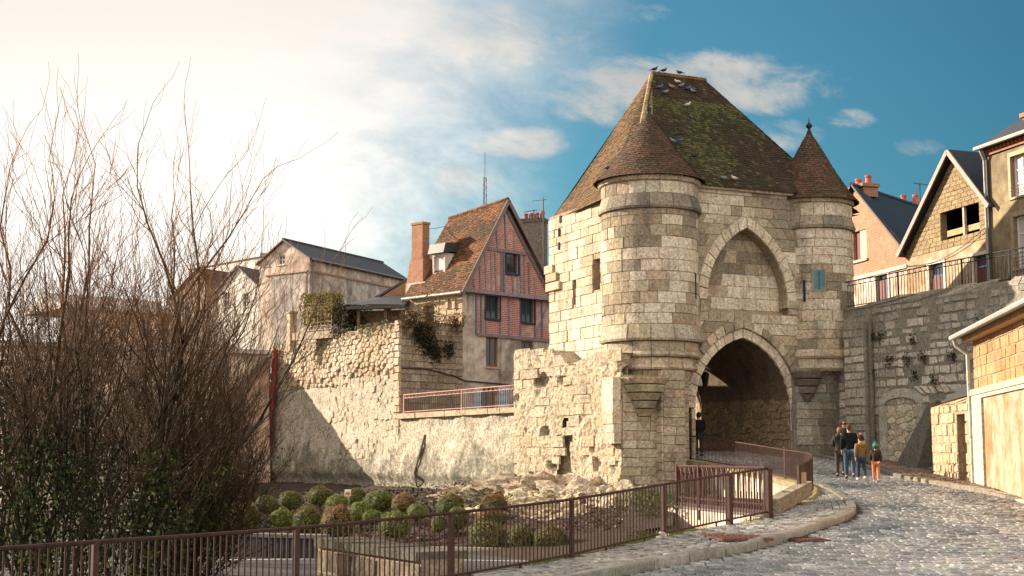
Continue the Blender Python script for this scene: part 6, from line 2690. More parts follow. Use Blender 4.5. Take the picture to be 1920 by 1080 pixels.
pa, pb = CH((x0 + x1) / 2, y0 - .35, -.2), T0 + Vector((0, 0, -.4))
wire.tube([pa, pa.lerp(pb, .5) - Vector((0, 0, .06)), pb], .016, 4, (0.05, 0.045, 0.04))
wire.build('overhead_cable', M['iron'], label='thin stay wire from the brick chimney to the tiled roof', cat='cable')
# low wall with a door
LW = Frame(W(1748, 830, 49.0), OW(0.0, 0, -.1))
lt = poly_top([LW.uv(1748, 762), LW.uv(1795, 748), LW.uv(1832, 738)])
lw = thing('low_wall', 'low rough stone wall with a narrow dark doorway between buttress and orange house', 'wall', LW(LW.len / 2, -.9, 0))
dl = rect(LW, 1796, 776, 1813, 905)
dl = (dl[0], dl[1], -1.4, dl[3])
iv_l = holes_iv(lambda v: [(0, LW.len)] if v < lt(0) else [(LW.len * min(1, (v - lt(0)) / (lt(LW.len) - lt(0))), LW.len)], [dl])
mb = MB()
wall(mb, LW, lambda v: [(0, LW.len)], -1.5, lt(0) - .02, [dl], depth=.35)
n_ = 12
for i in range(n_):
    a, b = LW.len * i / n_, LW.len * (i + 1) / n_
    mb.quad(LW(a, lt(0) - .02), LW(b, lt(0) - .02), LW(b, lt(b)), LW(a, lt(a)))
    mb.quad(LW(a, lt(a), .08), LW(b, lt(b), .08), LW(b, lt(b) + .05, -.5), LW(a, lt(a) + .05, -.5))
mb.quad(LW(0, -1.5), LW(0, lt(0)), LW(0, lt(0), -.5), LW(0, -1.5, -.5))
lc = mb.build('wall_core', M['mortar'], lw)
ss = lay(LW, iv_l, -1.3, lt(LW.len) - .05, (.24, .4), (.3, .7), colf=lambda p, r: jit(mixc((0.50, 0.36, 0.21), (0.53, 0.43, 0.3), r.random()), .12, r), d=(.0, .05), jitter=.03, gap=.02, ch=.02, r=rr_)
finish_stones(ss, M['ruin'], lw)
mb = MB()
mb.fbox(LW, dl[0] + .01, dl[1] - .01, -1.4, dl[3] - .01, -.34, -.3, (0.10, 0.055, 0.03))
mb.build('door', M['wood'], lw)
mb = MB()
mb.hexa([LW(1.2, lt(1.2), -.05), LW(LW.len, lt(LW.len), -.05), LW(LW.len, lt(LW.len) + 1.5, -1.6), LW(1.6, lt(1.2) + .7, -1.6), LW(1.2, lt(1.2) + .08, -.05), LW(LW.len, lt(LW.len) + .08, -.05), LW(LW.len, lt(LW.len) + 1.6, -1.6), LW(1.6, lt(1.2) + .8, -1.6)], (0.035, 0.033, 0.032))
mb.build('lean_to_roof', M['slate'], lw)
# bollard at the kerb
p = Vector((13.5, 36.9, 0))
p.z = gz(p.y) + .1
bo = thing('bollard', 'short dark cast iron bollard on the kerb at the right edge', 'bollard', p)
mb = MB()
mb.lathe((p.x, p.y), [(.1, p.z), (.1, p.z + .06), (.075, p.z + .1), (.075, p.z + .36), (.09, p.z + .38), (.09, p.z + .42), (.07, p.z + .44), (.085, p.z + .5), (.05, p.z + .56), (0, p.z + .57)], 14, col=(0.035, 0.02, 0.02))
mb.build('post', M['iron'], bo, smooth=True)

# ================================================================== RAILINGS
UNIT = MB()
UNIT.lathe((0, 0), [(.5, 0), (.5, 1)], 6, col=(0.05, 0.023, 0.017))
UNIT_BAR = UNIT.mesh('bar')
UNIT_BAR.materials.append(M['iron'])
UNIT_BAR.shade_smooth()
UDK = MB()
UDK.lathe((0, 0), [(.5, 0), (.5, 1)], 6, col=(0.03, 0.025, 0.025))
DARK_BAR = UDK.mesh('bar')
DARK_BAR.materials.append(M['iron'])
MAROON = (0.05, 0.023, 0.017)


def resample(pts, step):
    """points every step metres along a polyline, with the tangent"""
    out_, acc = [], 0.0
    nxt = step / 2
    for a, b in zip(pts[:-1], pts[1:]):
        L = (b - a).length
        while nxt <= acc + L:
            f = (nxt - acc) / L
            out_.append(a.lerp(b, f))
            nxt += step
        acc += L
    return out_


def railing(name, label, cat, foot, h, step, barw, railw, posts=(), postw=.07, col=MAROON, bar_mesh=None, low=0.1, rings=False, legs=0, group=None):
    """foot: ground points; upright bars between a bottom and a top rail"""
    e = thing(name, label, cat, foot[0], group)
    hv = Vector((0, 0, h))
    lv = Vector((0, 0, low))
    mb = MB()
    mb.tube([p + hv for p in foot], railw / 2, 8, col)
    mb.build('top_rail', M['iron'], e, smooth=True)
    mb = MB()
    mb.tube([p + lv for p in foot], railw * .42, 6, col)
    if rings:
        mb.tube([p + hv - Vector((0, 0, .16)) for p in foot], railw * .35, 6, col)
    mb.build('bottom_rail', M['iron'], e, smooth=True)
    me = bar_mesh or UNIT_BAR
    hh = h - low - (.16 if rings else 0)
    for p in resample(foot, step):
        obj('bar', me, None, e, p + lv, None, (barw, barw, hh))
    if rings:
        rm = MB()
        n = 12
        pts = [Vector((math.cos(2 * math.pi * k / n) * .065, 0, math.sin(2 * math.pi * k / n) * .065)) for k in range(n + 1)]
        rm.tube(pts, .012, 5, col, cap=False)
        rme = rm.mesh('ring')
        rme.materials.append(M['iron'])
        d_ = foot[-1] - foot[0]
        for p in resample(foot, step * 2):
            obj('ring', rme, None, e, p + hv - Vector((0, 0, .08)), (0, 0, math.atan2(d_.y, d_.x)))
    for (p, w_, hp) in posts:
        mb = MB()
        mb.box((p.x, p.y, p.z + hp / 2 - .06), (w_, w_, hp + .12), .7, jit(col, .1))
        mb.build('post', M['iron'], e)
    for p in resample(foot, legs) if legs else ():
        mb = MB()
        mb.tube([p - Vector((0, 0, .05)), p + lv], .022, 6, col)
        mb.build('leg', M['iron'], e)
    return e


# front fence: rail heights measured along its top
FT = [(-420, 1058, 11.3), (-180, 1044, 12.9), (0, 1029, 14.5), (212, 1014, 16.0), (356, 1005, 17.3), (481, 996, 18.5), (640, 983, 20.1), (772, 969, 21.6), (845, 962, 22.4), (960, 950, 23.9), (1060, 938, 25.4), (1150, 924, 26.9), (1245, 908, 28.6), (1340, 893, 30.3), (1440, 878, 32.2)]
foot = []
for (px, py, Y) in FT:
    p = W(px, py, Y)
    foot.append(Vector((p.x, p.y, p.z - 1.06)))
def on_fence(px):
    for a, b, fa, fb in zip(FT[:-1], FT[1:], foot[:-1], foot[1:]):
        if a[0] <= px <= b[0]:
            return fa.lerp(fb, (px - a[0]) / (b[0] - a[0]))
posts = [(on_fence(px), w_, 1.06) for px, w_ in ((176, .065), (552, .065), (845, .07), (1071, .07), (1243, .08), (1365, .12), (1439, .15))]
railing('front_fence', 'long maroon iron bar fence sloping across the front along the pavement', 'fence', foot, 1.06, .125, .023, .05, posts, legs=1.5)
p = on_fence(1241)
mb = MB()
lump(mb, (p.x - .02, p.y - .05, p.z + .02), (.12, .12, .12), 2, .2, 2, (0.5, 0.42, 0.36), 3)
mb.build('post_footing', M['rubble'], bpy.data.objects['front_fence'])

# railing on the bend
rp_ = []
for a, b in zip(RAIL[:-1], RAIL[1:]):
    for k in range(4):
        rp_.append(a.lerp(b, k / 4))
rp_.append(RAIL[-1])
sm = [rp_[0]] + [(rp_[i - 1] + rp_[i] * 2 + rp_[i + 1]) / 4 for i in range(1, len(rp_) - 1)] + [rp_[-1]]
sm = [p - Vector((0, 0, .08)) for p in sm]
upr = railing('bend_railing', 'curved maroon iron railing on the stone parapet below the gate arch', 'railing', sm, .93, .115, .022, .05, [(sm[-1], .08, .95), (sm[16], .06, .95), (sm[0], .05, .9)], low=.08)
pl = sm[-2] + Vector((0, 0, .62))
mb = MB()
mb.box((pl.x + .02, pl.y - .12, pl.z), (.22, .02, .26), .5, (0.30, 0.22, 0.12))
mb.build('number_plate', M['paint'], upr)
# stone parapet carrying it, with its mossy coping
par = thing('street_parapet', 'pale stone parapet wall with mossy coping under the curved railing', 'wall', sm[0] - Vector((0, 0, 1)))
mb, mc = MB(), MB()
for a, b in zip(sm[:-5], sm[1:-4]):
    t_ = (b - a)
    nn = Vector((-t_.y, t_.x, 0)).normalized()
    if nn.x > 0:
        nn = -nn
    q0, q1 = a + nn * .22, b + nn * .22
    mb.quad(Vector((q0.x, q0.y, -3.6)), Vector((q1.x, q1.y, -3.6)), q1 - Vector((0, 0, .12)), q0 - Vector((0, 0, .12)), (0.55, 0.46, 0.35))
    r0, r1 = a + nn * .28, b + nn * .28
    s0, s1 = a - nn * .2, b - nn * .2
    z1_ = Vector((0, 0, .02))
    zd = Vector((0, 0, .13))
    mc.hexa([r0 - zd, r1 - zd, s1 - zd, s0 - zd, r0 + z1_, r1 + z1_, s1 + z1_, s0 + z1_], jit((0.34, 0.28, 0.15), .12))
mb.build('parapet_wall', M['plaster_pale'], par)
mc.build('coping', M['ruin'], par)
pe = sm[-1]
mb = MB()
pts = [(pe.x - .35, pe.y - .35), (pe.x + .55, pe.y - .15), (pe.x + .95, pe.y + 1.2), (pe.x + .75, pe.y + 2.4), (pe.x + .1, pe.y + 1.7)]
mb.prism([Vector((x, y, pe.z - .5)) for x, y in pts], (0, 0, .53), (0.30, 0.25, 0.15))
mb.build('plinth', M['ruin'], par)

# gothic panel fence on the pale stair wall
GA, GB = W(1437, 940, 32.5), W(1271, 940, 38.5)
GF = Frame(GB, GA)
gt, gbm = -.27, -1.12
gothic = thing('gothic_fence', 'maroon iron panel fence with pointed arch tops behind the front fence end', 'fence', GF(0, gbm, 0))
n_ = 18
mb = MB()
mb.tube([GF(0, gt, 0), GF(GF.len, gt, 0)], .035, 6, (0.06, 0.02, 0.016))
mb.build('top_rail', M['iron'], gothic)
mb = MB()
mb.fbox(GF, 0, GF.len, gbm - .22, gbm - .10, -.03, .03, (0.05, 0.025, 0.025))
mb.tube([GF(0, gbm + .02, 0), GF(GF.len, gbm + .02, 0)], .03, 6, (0.06, 0.02, 0.016))
mb.build('bottom_rail', M['iron'], gothic)
sp = GF.len / n_
for i in range(n_ + 1):
    u = sp * i
    obj('bar', UNIT_BAR, None, gothic, GF(u, gbm - .1, 0), None, (.035, .035, gt - gbm - .3))
    if i < n_:
        obj('bar', UNIT_BAR, None, gothic, GF(u + sp / 2, gbm - .1, 0), None, (.022, .022, gt - gbm - .45))
        mb = MB()
        v0 = gt - .42
        L_ = [GF(u + sp / 2 - sp / 2 * math.cos(k / 6 * 1.35), v0 + .4 * math.sin(k / 6 * 1.35), 0) for k in range(7)]
        R__ = [GF(u + sp / 2 + sp / 2 * math.cos(k / 6 * 1.35), v0 + .4 * math.sin(k / 6 * 1.35), 0) for k in range(7)]
        mb.tube(L_, .02, 5, (0.06, 0.02, 0.016))
        mb.tube(R__, .02, 5, (0.06, 0.02, 0.016))
        mb.build('pointed_arch', M['iron'], gothic)
for u in (0, GF.len * .28):
    mb = MB()
    mb.fbox(GF, u - .05, u + .05, gbm - .5, gt + .04, -.05, .05, (0.06, 0.02, 0.016))
    mb.build('post', M['iron'], gothic)
# second leaf standing open behind it, on the left
G2 = Frame(W(1272, 940, 38.6), W(1340, 940, 41.8))
gate2 = thing('iron_gate', 'open maroon iron gate leaf behind the left end of the gothic fence', 'gate', G2(0, gbm, 0))
for i in range(22):
    obj('bar', UNIT_BAR, None, gate2, G2(G2.len * i / 21, gbm, 0), None, (.045, .045, .72 - .1 * math.sin(i * .3)))
mb = MB()
mb.tube([G2(0, gbm + .1, 0), G2(G2.len, gbm + .1, 0)], .03, 6, MAROON)
mb.tube([G2(G2.len * k / 8, gbm + .72 - .1 * math.sin(k * 21 / 8 * .3), 0) for k in range(9)], .03, 6, MAROON)
mb.build('frame', M['iron'], gate2)
# pale wall of the stair below
st = thing('stair_wall', 'pale plastered stair wall below the gothic iron fence', 'wall', GF(2, -3.2, 0))
mb = MB()
mb.fbox(GF, -.8, GF.len + .05, -3.6, gbm - .25, -.35, .02)
mb.build('wall', M['plaster_pale'], st)
mb = MB()
mb.fbox(GF, -.8, GF.len + .05, gbm - .247, gbm - .2, -.4, .06, (0.12, 0.09, 0.08))
mb.build('coping', M['paint'], st)
a, b = W(1448, 950, 33.2), W(1512, 915, 36.6)
mb = MB()
mb.bar(a, b, .3, .35, UP, (0.34, 0.29, 0.23))
mb.build('stair_string', M['ruin'], st)

# terrace railing on the rampart
ft = [RF(lerp(.25, uR, i / 6), zTer + .22, -.1) for i in range(7)]
railing('terrace_railing', 'pale pink iron railing with small rings along the terrace of the timbered house', 'railing', ft, .93, .2, .03, .05, [(ft[0], .06, .95), (ft[3], .05, .95)], col=(0.36, 0.19, 0.15), bar_mesh=None, rings=True)
# railing on the retaining wall
ft = [RT(u, topr(u) + .0, -.25) for u in np.linspace(0.02, uE, 10)]
railing('wall_railing', 'dark iron railing with a row of rings on top of the retaining wall', 'railing', ft, 1.1, .17, .026, .045, [(ft[3], .05, 1.1), (ft[6], .05, 1.1), (ft[8], .05, 1.1)], col=(0.028, 0.024, 0.024), bar_mesh=DARK_BAR, rings=True)

# rusty covers in the paving
def cover(label, px, py, sx, sy, rz):
    Y = 26.0
    for _ in range(40):
        p = W(px, py, Y)
        g = pave_z(p.x, Y) if p.x < interp(KX, Y) else gz(Y)
        Y += (p.z - g) * 4
    p = W(px, py, Y)
    e = thing('drain_cover', label, 'drain cover', p)
    mb = MB()
    mb.box((p.x, p.y, p.z - .012), (sx, sy, .05), rz, (0.11, 0.045, 0.03))
    mb.build('frame', M['iron'], e)
    mb = MB()
    for i in range(9):
        c = Vector((p.x, p.y, p.z + .014)) + Vector((math.cos(rz), math.sin(rz), 0)) * sx * (i - 4) / 10
        mb.box(c, (.03, sy * .85, .02), rz, (0.07, 0.03, 0.022))
    mb.build('ribs', M['iron'], e)
cover('rusty red iron cover set in the pavement near the kerb', 1377, 1006, 1.0, 1.7, .15)
cover('smaller rusty iron cover in the road beside the kerb', 1512, 1011, .7, .9, .1)

# low walls of the lower road
wl = thing('planter_wall', 'low pale stone wall with mossy top behind the fence bars', 'wall', W(690, 1060, 33))
A, B = W(596, 1050, 35.5), W(790, 1050, 30.5)
PW = Frame(A, B)
mb = MB()
mb.fbox(PW, 0, PW.len, -4.5, PW.uv(690, 1036)[1], -1.0, 0)
mb.build('wall_core', M['mortar'], wl)
for s in lay(PW, lambda v: [(0, PW.len)], -4.4, PW.uv(690, 1036)[1] - .1, (.25, .4), (.4, .9), colf=lambda p, r: jit((0.21, 0.175, 0.13), .25, r), d=(.01, .07), jitter=.04, gap=.03, ch=.02):
    mb = MB()
    emit(mb, s)
    mb.build('stone', M['ruin'], wl)
for i in range(6):
    a, b = PW.len * i / 6, PW.len * (i + 1) / 6 - .02
    mb = MB()
    z_ = PW.uv(690, 1036)[1]
    mb.fbox(PW, a, b, z_ - .02, z_ + .16 + RND.uniform(-.03, .03), -1.1, .12, jit((0.13, 0.125, 0.10), .2))
    mb.build('coping_stone', M['grey'], wl)
A, B = W(350, 1010, 42.5), W(600, 1020, 41.0)
CW = Frame(A, B)
cw = thing('ribbed_wall', 'dark ribbed concrete barrier along the lower road behind the fence', 'barrier', CW(2, -3.6, 0))
zc_ = CW.uv(470, 1000)[1]
mb = MB()
mb.fbox(CW, -4, CW.len, -4.2, zc_ - .1, -.3, 0, (0.07, 0.07, 0.075))
mb.build('panel', M['paint'], cw)
for i in range(46):
    u = -4 + (CW.len + 4) * (i + .5) / 46
    mb = MB()
    mb.fbox(CW, u - .05, u + .05, -4.0, zc_ - .15, 0, .09, jit((0.09, 0.09, 0.095), .15))
    mb.build('rib', M['paint'], cw)
mb = MB()
mb.fbox(CW, -4, CW.len + .1, zc_ - .1, zc_, -.4, .15, (0.16, 0.14, 0.12))
mb.build('coping', M['paint'], cw)
A, B = CW(0.2, 0, .16), CW(CW.len, 0, .16)

# little sign on a post among the bushes
p = W(652, 950, 51)
sg = thing('sign_post', 'small white post with an orange topped label among the round bushes', 'sign', p)
mb = MB()
mb.box((p.x, p.y, p.z - .15), (.1, .06, 1.1), 0, (0.6, 0.58, 0.54))
mb.build('post', M['paint'], sg)
mb = MB()
mb.box((p.x, p.y - .05, p.z + .49), (.22, .03, .24), 0, (0.72, 0.68, 0.62))
pl_ = mb.build('label_plate', M['paint'], sg)
mb = MB()
mb.box((p.x, p.y - .07, p.z + .46), (.17, .012, .1), 0, (0.55, 0.16, 0.05))
mb.build('print', M['paint'], pl_)

# ================================================================== ROUND BUSHES
rb_ = random.Random(77)


def bush_mesh(seed, cols, n, red=0.0):
    """clipped globe: small leaves over an uneven rounded body"""
    r = random.Random(seed)
    mb = MB()
    vs, fs = ico(3)
    pv = []
    def bulge(v):
        return 1 + .2 * noise.noise(v * 1.3 + Vector((seed, 0, 0))) + .08 * noise.noise(v * 4 + Vector((0, seed, 0)))
    mb.add([v * (.88 * bulge(v)) for v in vs], fs, (0.022, 0.025, 0.01))
    for i in range(n):
        z = r.uniform(-.92, 1)
        a = r.uniform(0, 6.2832)
        s = math.sqrt(1 - z * z)
        v = Vector((s * math.cos(a), s * math.sin(a), z))
        k = bulge(v) * r.uniform(.88, 1.03)
        c = cols[0] if noise.noise(v * 2.1 + Vector((seed * 3, 0, 0))) + r.uniform(-.4, .4) > 0 else cols[1]
        if z > .25 and r.random() < red:
            c = cols[2]
        leaf_faces(mb, v * k, v * 1.1, .085, c, r)
    me = mb.mesh('foliage')
    me.materials.append(M['box'])
    return me


GRN = ((0.17, 0.18, 0.04), (0.10, 0.12, 0.03), (0.30, 0.15, 0.06))
BRT = ((0.24, 0.26, 0.05), (0.15, 0.18, 0.04), (0.3, 0.2, 0.06))
RED = ((0.20, 0.15, 0.05), (0.13, 0.12, 0.035), (0.34, 0.14, 0.06))
BM = {'g1': bush_mesh(1, GRN, 3400, .25), 'g2': bush_mesh(2, GRN, 3400, .1), 'b1': bush_mesh(3, BRT, 3200, .03), 'b2': bush_mesh(4, BRT, 3200, .05), 'r1': bush_mesh(5, RED, 3400, .7), 'r2': bush_mesh(6, RED, 3400, .5)}
tk = MB()
tk.tube([(0, 0, -1.25), (.02, 0, -.8), (0, 0, -.4)], [.09, .075, .06], 6, (0.06, 0.045, 0.03))
TRUNK = tk.mesh('trunk')
TRUNK.materials.append(M['bark'])
for (px, py, wpx, hpx, Y, kind, label) in (
        (459, 970, 56, 54, 46, 'g1', 'leftmost lit globe bush, half hidden by thin twigs'),
        (529, 974, 40, 44, 46, 'b1', 'small narrow green globe bush between two larger ones on the left of the bed'),
        (578, 977, 54, 58, 45, 'g1', 'olive globe bush just left of the big reddish one'),
        (633, 981, 62, 66, 44, 'r1', 'big reddish brown globe bush below the little sign post'),
        (633, 944, 46, 32, 50, 'b2', 'green globe bush touching the left side of the sign post'),
        (677, 962, 44, 44, 48.5, 'b1', 'bright green globe bush right of the sign post'),
        (698, 970, 36, 28, 47, 'b2', 'smallest bright green globe bush, right of the sign post near the fence'),
        (710, 940, 58, 42, 53, 'g2', 'wide dark globe bush behind the bright green ones'),
        (758, 945, 46, 38, 52, 'r2', 'brownish globe bush in the middle of the bed near the dark rock cleft'),
        (741, 985, 62, 50, 45.5, 'b1', 'large lumpy green globe bush close to the fence in the middle'),
        (782, 961, 36, 34, 49, 'b2', 'small yellow green globe bush right of the large lumpy one'),
        (845, 947, 52, 44, 51, 'g1', 'tall lit globe bush in front of the dark hollow of the rock'),
        (858, 972, 40, 44, 48, 'g2', 'half lit globe bush behind the fence post, below the tall one'),
        (823, 982, 26, 32, 48, 'b2', 'narrow low globe bush left of the fence post'),
        (926, 948, 56, 42, 51, 'r1', 'reddish flat topped globe bush beside the pale bedrock'),
        (915, 1006, 70, 66, 44, 'g2', 'dark shaded globe bush behind the bars right of the post'),
        (920, 975, 60, 46, 47, 'r2', 'dull brown globe bush under the reddish flat topped one'),
        (975, 1012, 60, 56, 43.5, 'g2', 'shaded dark globe bush, second from the right end of the bed'),
        (1034, 1013, 66, 56, 43, 'g1', 'rightmost dark globe bush at the foot of the bedrock'),
        (666, 932, 42, 34, 55, 'g2', 'dark globe bush directly behind the sign post'),
        (545, 938, 42, 38, 54, 'g2', 'dim globe bush in the back row above the small narrow one'),
        (600, 930, 48, 36, 56, 'g1', 'dim globe bush in the back row left of the sign'),
        (500, 946, 44, 38, 51, 'g2', 'dim globe bush in the back row behind the leftmost lit one'),
        (392, 958, 54, 44, 47, 'g1', 'bush with a few bright leaves at the far left under the trees'),
        (425, 985, 26, 40, 47, 'b2', 'thin dark globe bush left of the leftmost lit globe')):
    c = W(px, py, Y)
    rx, rz = wpx * .5 / F * Y, hpx * .5 / F * Y
    e = thing('globe_bush', label, 'bush', (c.x, c.y, c.z - rz), 'clipped globe bushes in the garden bed')
    obj('foliage', BM[kind], None, e, c, (rb_.uniform(-.16, .16), rb_.uniform(-.16, .16), rb_.uniform(0, 6.28)), (rx * rb_.uniform(.92, 1.1), rx, rz * rb_.uniform(.92, 1.08)))
    obj('trunk', TRUNK, None, e, c, (0, 0, rb_.uniform(0, 6.28)), (rx, rx, rz * 1.15))

# ground creepers and leaf litter under the trees
mb = MB()
for _ in range(6500):
    x, y = rb_.uniform(-16, -4.5), rb_.uniform(40, 60)
    if rb_.random() < .5:
        x, y = rb_.uniform(-13, -5), rb_.uniform(48, 64)
    z_ = low_z(x, y) + rb_.random() ** 2 * (.9 + .9 * nz((x * .5, y * .5, 0)))
    leaf_faces(mb, Vector((x, y, z_)), UP, .11, (0.018, 0.022, 0.009) if rb_.random() < .8 else (0.05, 0.035, 0.02), rb_)
for _ in range(5500):
    x, y = rb_.uniform(-14, 1.5), rb_.uniform(53, 68)
    if (Vector((x, y)) - KN).dot(RN) < .3:
        continue
    z_ = low_z(x, y) + rb_.random() ** 2 * (.35 + .8 * max(0, nz((x * .5, y * .5, 4))))
    leaf_faces(mb, Vector((x, y, z_)), UP, .14, (0.014, 0.015, 0.007) if rb_.random() < .8 else (0.045, 0.028, 0.016), rb_)
mb.build('undergrowth', M['leaf'], kind='stuff')
# plants rooted along the top of the rampart
mb = MB()
for _ in range(2600):
    u = rb_.uniform(uL + 1, -1)
    dens = .5 + nz((u * .45, 2, 0))
    if rb_.random() > dens:
        continue
    v = zB + .12 - abs(rb_.gauss(0, .55)) * (1.3 if u < -7 else .5)
    leaf_faces(mb, RF(u, v, .16 + rb_.uniform(0, .18)), RF.n, .1, (0.11, 0.095, 0.028) if rb_.random() < .7 else (0.05, 0.065, 0.02), rb_)
mb.build('wall_creeper', M['leaf'], label='patchy green brown creeper hanging over the top of the rubble bastion', cat='plant')
mb = MB()
for (px, py, s, k, off_) in ((800, 640, 14, 520, .2), (815, 660, 10, 350, .2), (785, 625, 12, 420, .3), (840, 655, 8, 200, .15), (760, 600, 14, 300, .3), (800, 595, 20, 500, .4), (850, 605, 10, 200, .3)):
    for _ in range(k):
        u, v = TG.uv(px + rb_.gauss(0, s * .6), py + rb_.gauss(0, s))
        leaf_faces(mb, TG(u, v, rb_.uniform(.02, off_)), TG.n, .12, (0.022, 0.022, 0.012) if py > 610 else (0.10, 0.06, 0.028), rb_)
for _ in range(70):
    u = rb_.uniform(.2, uG0)
    pts = [TG(u, zY - .1, .1)]
    dv = Vector((rb_.uniform(-.5, .5), rb_.uniform(-.4, .2), 1))
    for k in range(4):
        pts.append(pts[-1] + dv * .28)
        dv = dv + Vector((rb_.uniform(-.4, .4), rb_.uniform(-.4, .4), -.35))
    mb.tube(pts, [.02, .016, .012, .009, .006], 4, (0.13, 0.075, 0.04))
mb.build('ivy_bush', M['leaf'], label='dark ivy and dry stems on the shaded wall under the timbered house', cat='plant')

# ================================================================== BARE TREES
class Tree:
    def __init__(s, seed):
        s.r = random.Random(seed)
        s.limb, s.twig = MB(), MB()
        s.stem_pts = []

    def grow(s, p, d, L, rad0, lvl, maxl, up=.15):
        r = s.r
        n = 5 if lvl == 0 else (4 if lvl < 3 else 3)
        pts, rr = [p], [rad0]
        rad0 = max(rad0, (.03, .014, .0075, .0048)[min(lvl, 3)])
        end = max(.003, rad0 * (.5 if lvl == 0 else .4))
        q_, dd = p, d
        for i in range(n):
            wob = .13 if lvl == 0 else .23
            dd = (dd + Vector((r.gauss(0, wob), r.gauss(0, wob), r.gauss(0, wob * .6) + up))).normalized()
            q_ = q_ + dd * (L / n)
            pts.append(q_)
            rr.append(lerp(rad0, end, (i + 1) / n))
        (s.limb if lvl <= 1 else s.twig).tube(pts, rr, 7 if lvl == 0 else (5 if lvl == 1 else 3), jit(mixc((0.032, 0.023, 0.013), (0.075, 0.04, 0.018), max(0, min(1, (q_.z - 2.2) / 4))) if lvl < 2 else mixc((0.055, 0.03, 0.014), (0.22, 0.09, 0.03), max(0, min(1, (q_.z - 2.2) / 4))), .35, r), cap=lvl < 2)  # redder young shoots higher up, with the sun's glow put into the colour
        if lvl == 0:
            s.stem_pts.append((pts, rr))
        if lvl >= maxl:
            return
        nb = (8, 6, 3, 2)[min(lvl, 3)]
        for k in range(nb):
            f = r.uniform(.25, 1.0) if lvl else r.uniform(.22, 1)
            i = min(n - 1, int(f * n))
            b = pts[i].lerp(pts[i + 1], f * n - i)
            t_ = (pts[i + 1] - pts[i]).normalized()
            sd = t_.orthogonal().normalized()
            sd = Matrix.Rotation(r.uniform(0, 6.283), 3, t_) @ sd
            an = r.uniform(.25, .6)
            nd = (t_ * math.cos(an) + sd * math.sin(an)).normalized()
            s.grow(b, nd, L * r.uniform(.4, .68) * (1.15 - .4 * f), lerp(rad0, end, f) * .55, lvl + 1, maxl, up)
        s.grow(pts[-1], dd, L * .55, end, lvl + 1, maxl, up)


def bare_tree(label, base, stems, seed, ivy=0, ivy_h=3.0, twig_col=None, group='bare trees left of the rampart'):
    e = thing('bare_tree', label, 'tree', base, group)
    t_ = Tree(seed)
    for (ax, ay, L, r0, ox) in stems:
        for k in range(2):
            d_ = Vector((ax + t_.r.gauss(0, .14), ay + t_.r.gauss(0, .14), 1)).normalized()
            t_.grow(Vector(base) + Vector((ox + t_.r.uniform(-.25, .25), t_.r.uniform(-.4, .4), -.1)), d_, L * t_.r.uniform(.82, 1.06), r0 * .5, 0, 3)
    t_.limb.build('trunk', M['bark'], e, smooth=True)
    t_.twig.build('crown', M['bark'], e)
    if ivy:
        mb = MB()
        r = t_.r
        for _ in range(ivy):
            pts, rr = r.choice(t_.stem_pts)
            f = r.random() ** 1.2
            zz_ = f * ivy_h
            c = None
            for a, b, ra in zip(pts[:-1], pts[1:], rr):
                if a.z - base[2] <= zz_ <= b.z - base[2]:
                    c = a.lerp(b, (zz_ - (a.z - base[2])) / max(.01, b.z - a.z))
                    break
            if c is None:
                continue
            a = r.uniform(0, 6.283)
            nv = Vector((math.cos(a), math.sin(a), .2))
            rad_ = ra + .06 + abs(r.gauss(0, .14)) * (1.2 - f * .6)
            leaf_faces(mb, c + nv * rad_, nv * 1.5, .085, (0.03, 0.042, 0.012) if r.random() < .75 else (0.10, 0.12, 0.03), r)
        mb.build('ivy', M['leaf'], e)
    return e


def gpt(px, Y, dz=0.0):
    p = W(px, 900, Y)
    return (p.x, p.y, low_z(p.x, p.y) + dz)


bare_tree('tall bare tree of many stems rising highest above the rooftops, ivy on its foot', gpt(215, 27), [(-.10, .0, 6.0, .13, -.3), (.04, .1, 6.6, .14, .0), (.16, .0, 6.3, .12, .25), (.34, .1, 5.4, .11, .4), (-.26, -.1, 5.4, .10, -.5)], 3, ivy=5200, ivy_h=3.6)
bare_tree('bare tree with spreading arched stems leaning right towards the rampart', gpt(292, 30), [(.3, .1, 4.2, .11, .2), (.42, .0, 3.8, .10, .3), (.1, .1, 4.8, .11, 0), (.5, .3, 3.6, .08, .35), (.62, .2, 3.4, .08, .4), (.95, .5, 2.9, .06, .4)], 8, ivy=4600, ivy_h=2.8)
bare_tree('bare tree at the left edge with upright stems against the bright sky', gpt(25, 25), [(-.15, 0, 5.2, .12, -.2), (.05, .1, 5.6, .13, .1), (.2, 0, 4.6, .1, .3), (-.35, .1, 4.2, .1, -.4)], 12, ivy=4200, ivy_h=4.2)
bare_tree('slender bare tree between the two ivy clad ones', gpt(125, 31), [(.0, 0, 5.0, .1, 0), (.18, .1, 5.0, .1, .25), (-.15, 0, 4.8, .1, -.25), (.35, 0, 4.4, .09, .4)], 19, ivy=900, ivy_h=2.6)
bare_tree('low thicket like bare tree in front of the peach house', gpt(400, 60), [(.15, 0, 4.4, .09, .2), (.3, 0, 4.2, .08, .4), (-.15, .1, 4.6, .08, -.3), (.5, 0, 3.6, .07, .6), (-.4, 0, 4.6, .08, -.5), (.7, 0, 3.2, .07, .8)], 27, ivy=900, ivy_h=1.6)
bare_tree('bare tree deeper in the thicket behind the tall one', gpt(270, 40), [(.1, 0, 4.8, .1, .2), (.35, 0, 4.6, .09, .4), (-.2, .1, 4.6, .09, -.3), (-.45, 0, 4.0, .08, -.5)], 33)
bare_tree('bare tree deeper in the thicket at the left behind the edge tree', gpt(60, 38), [(.1, 0, 5.0, .1, .2), (.3, 0, 4.8, .1, .4), (-.2, .1, 4.8, .09, -.3)], 41)
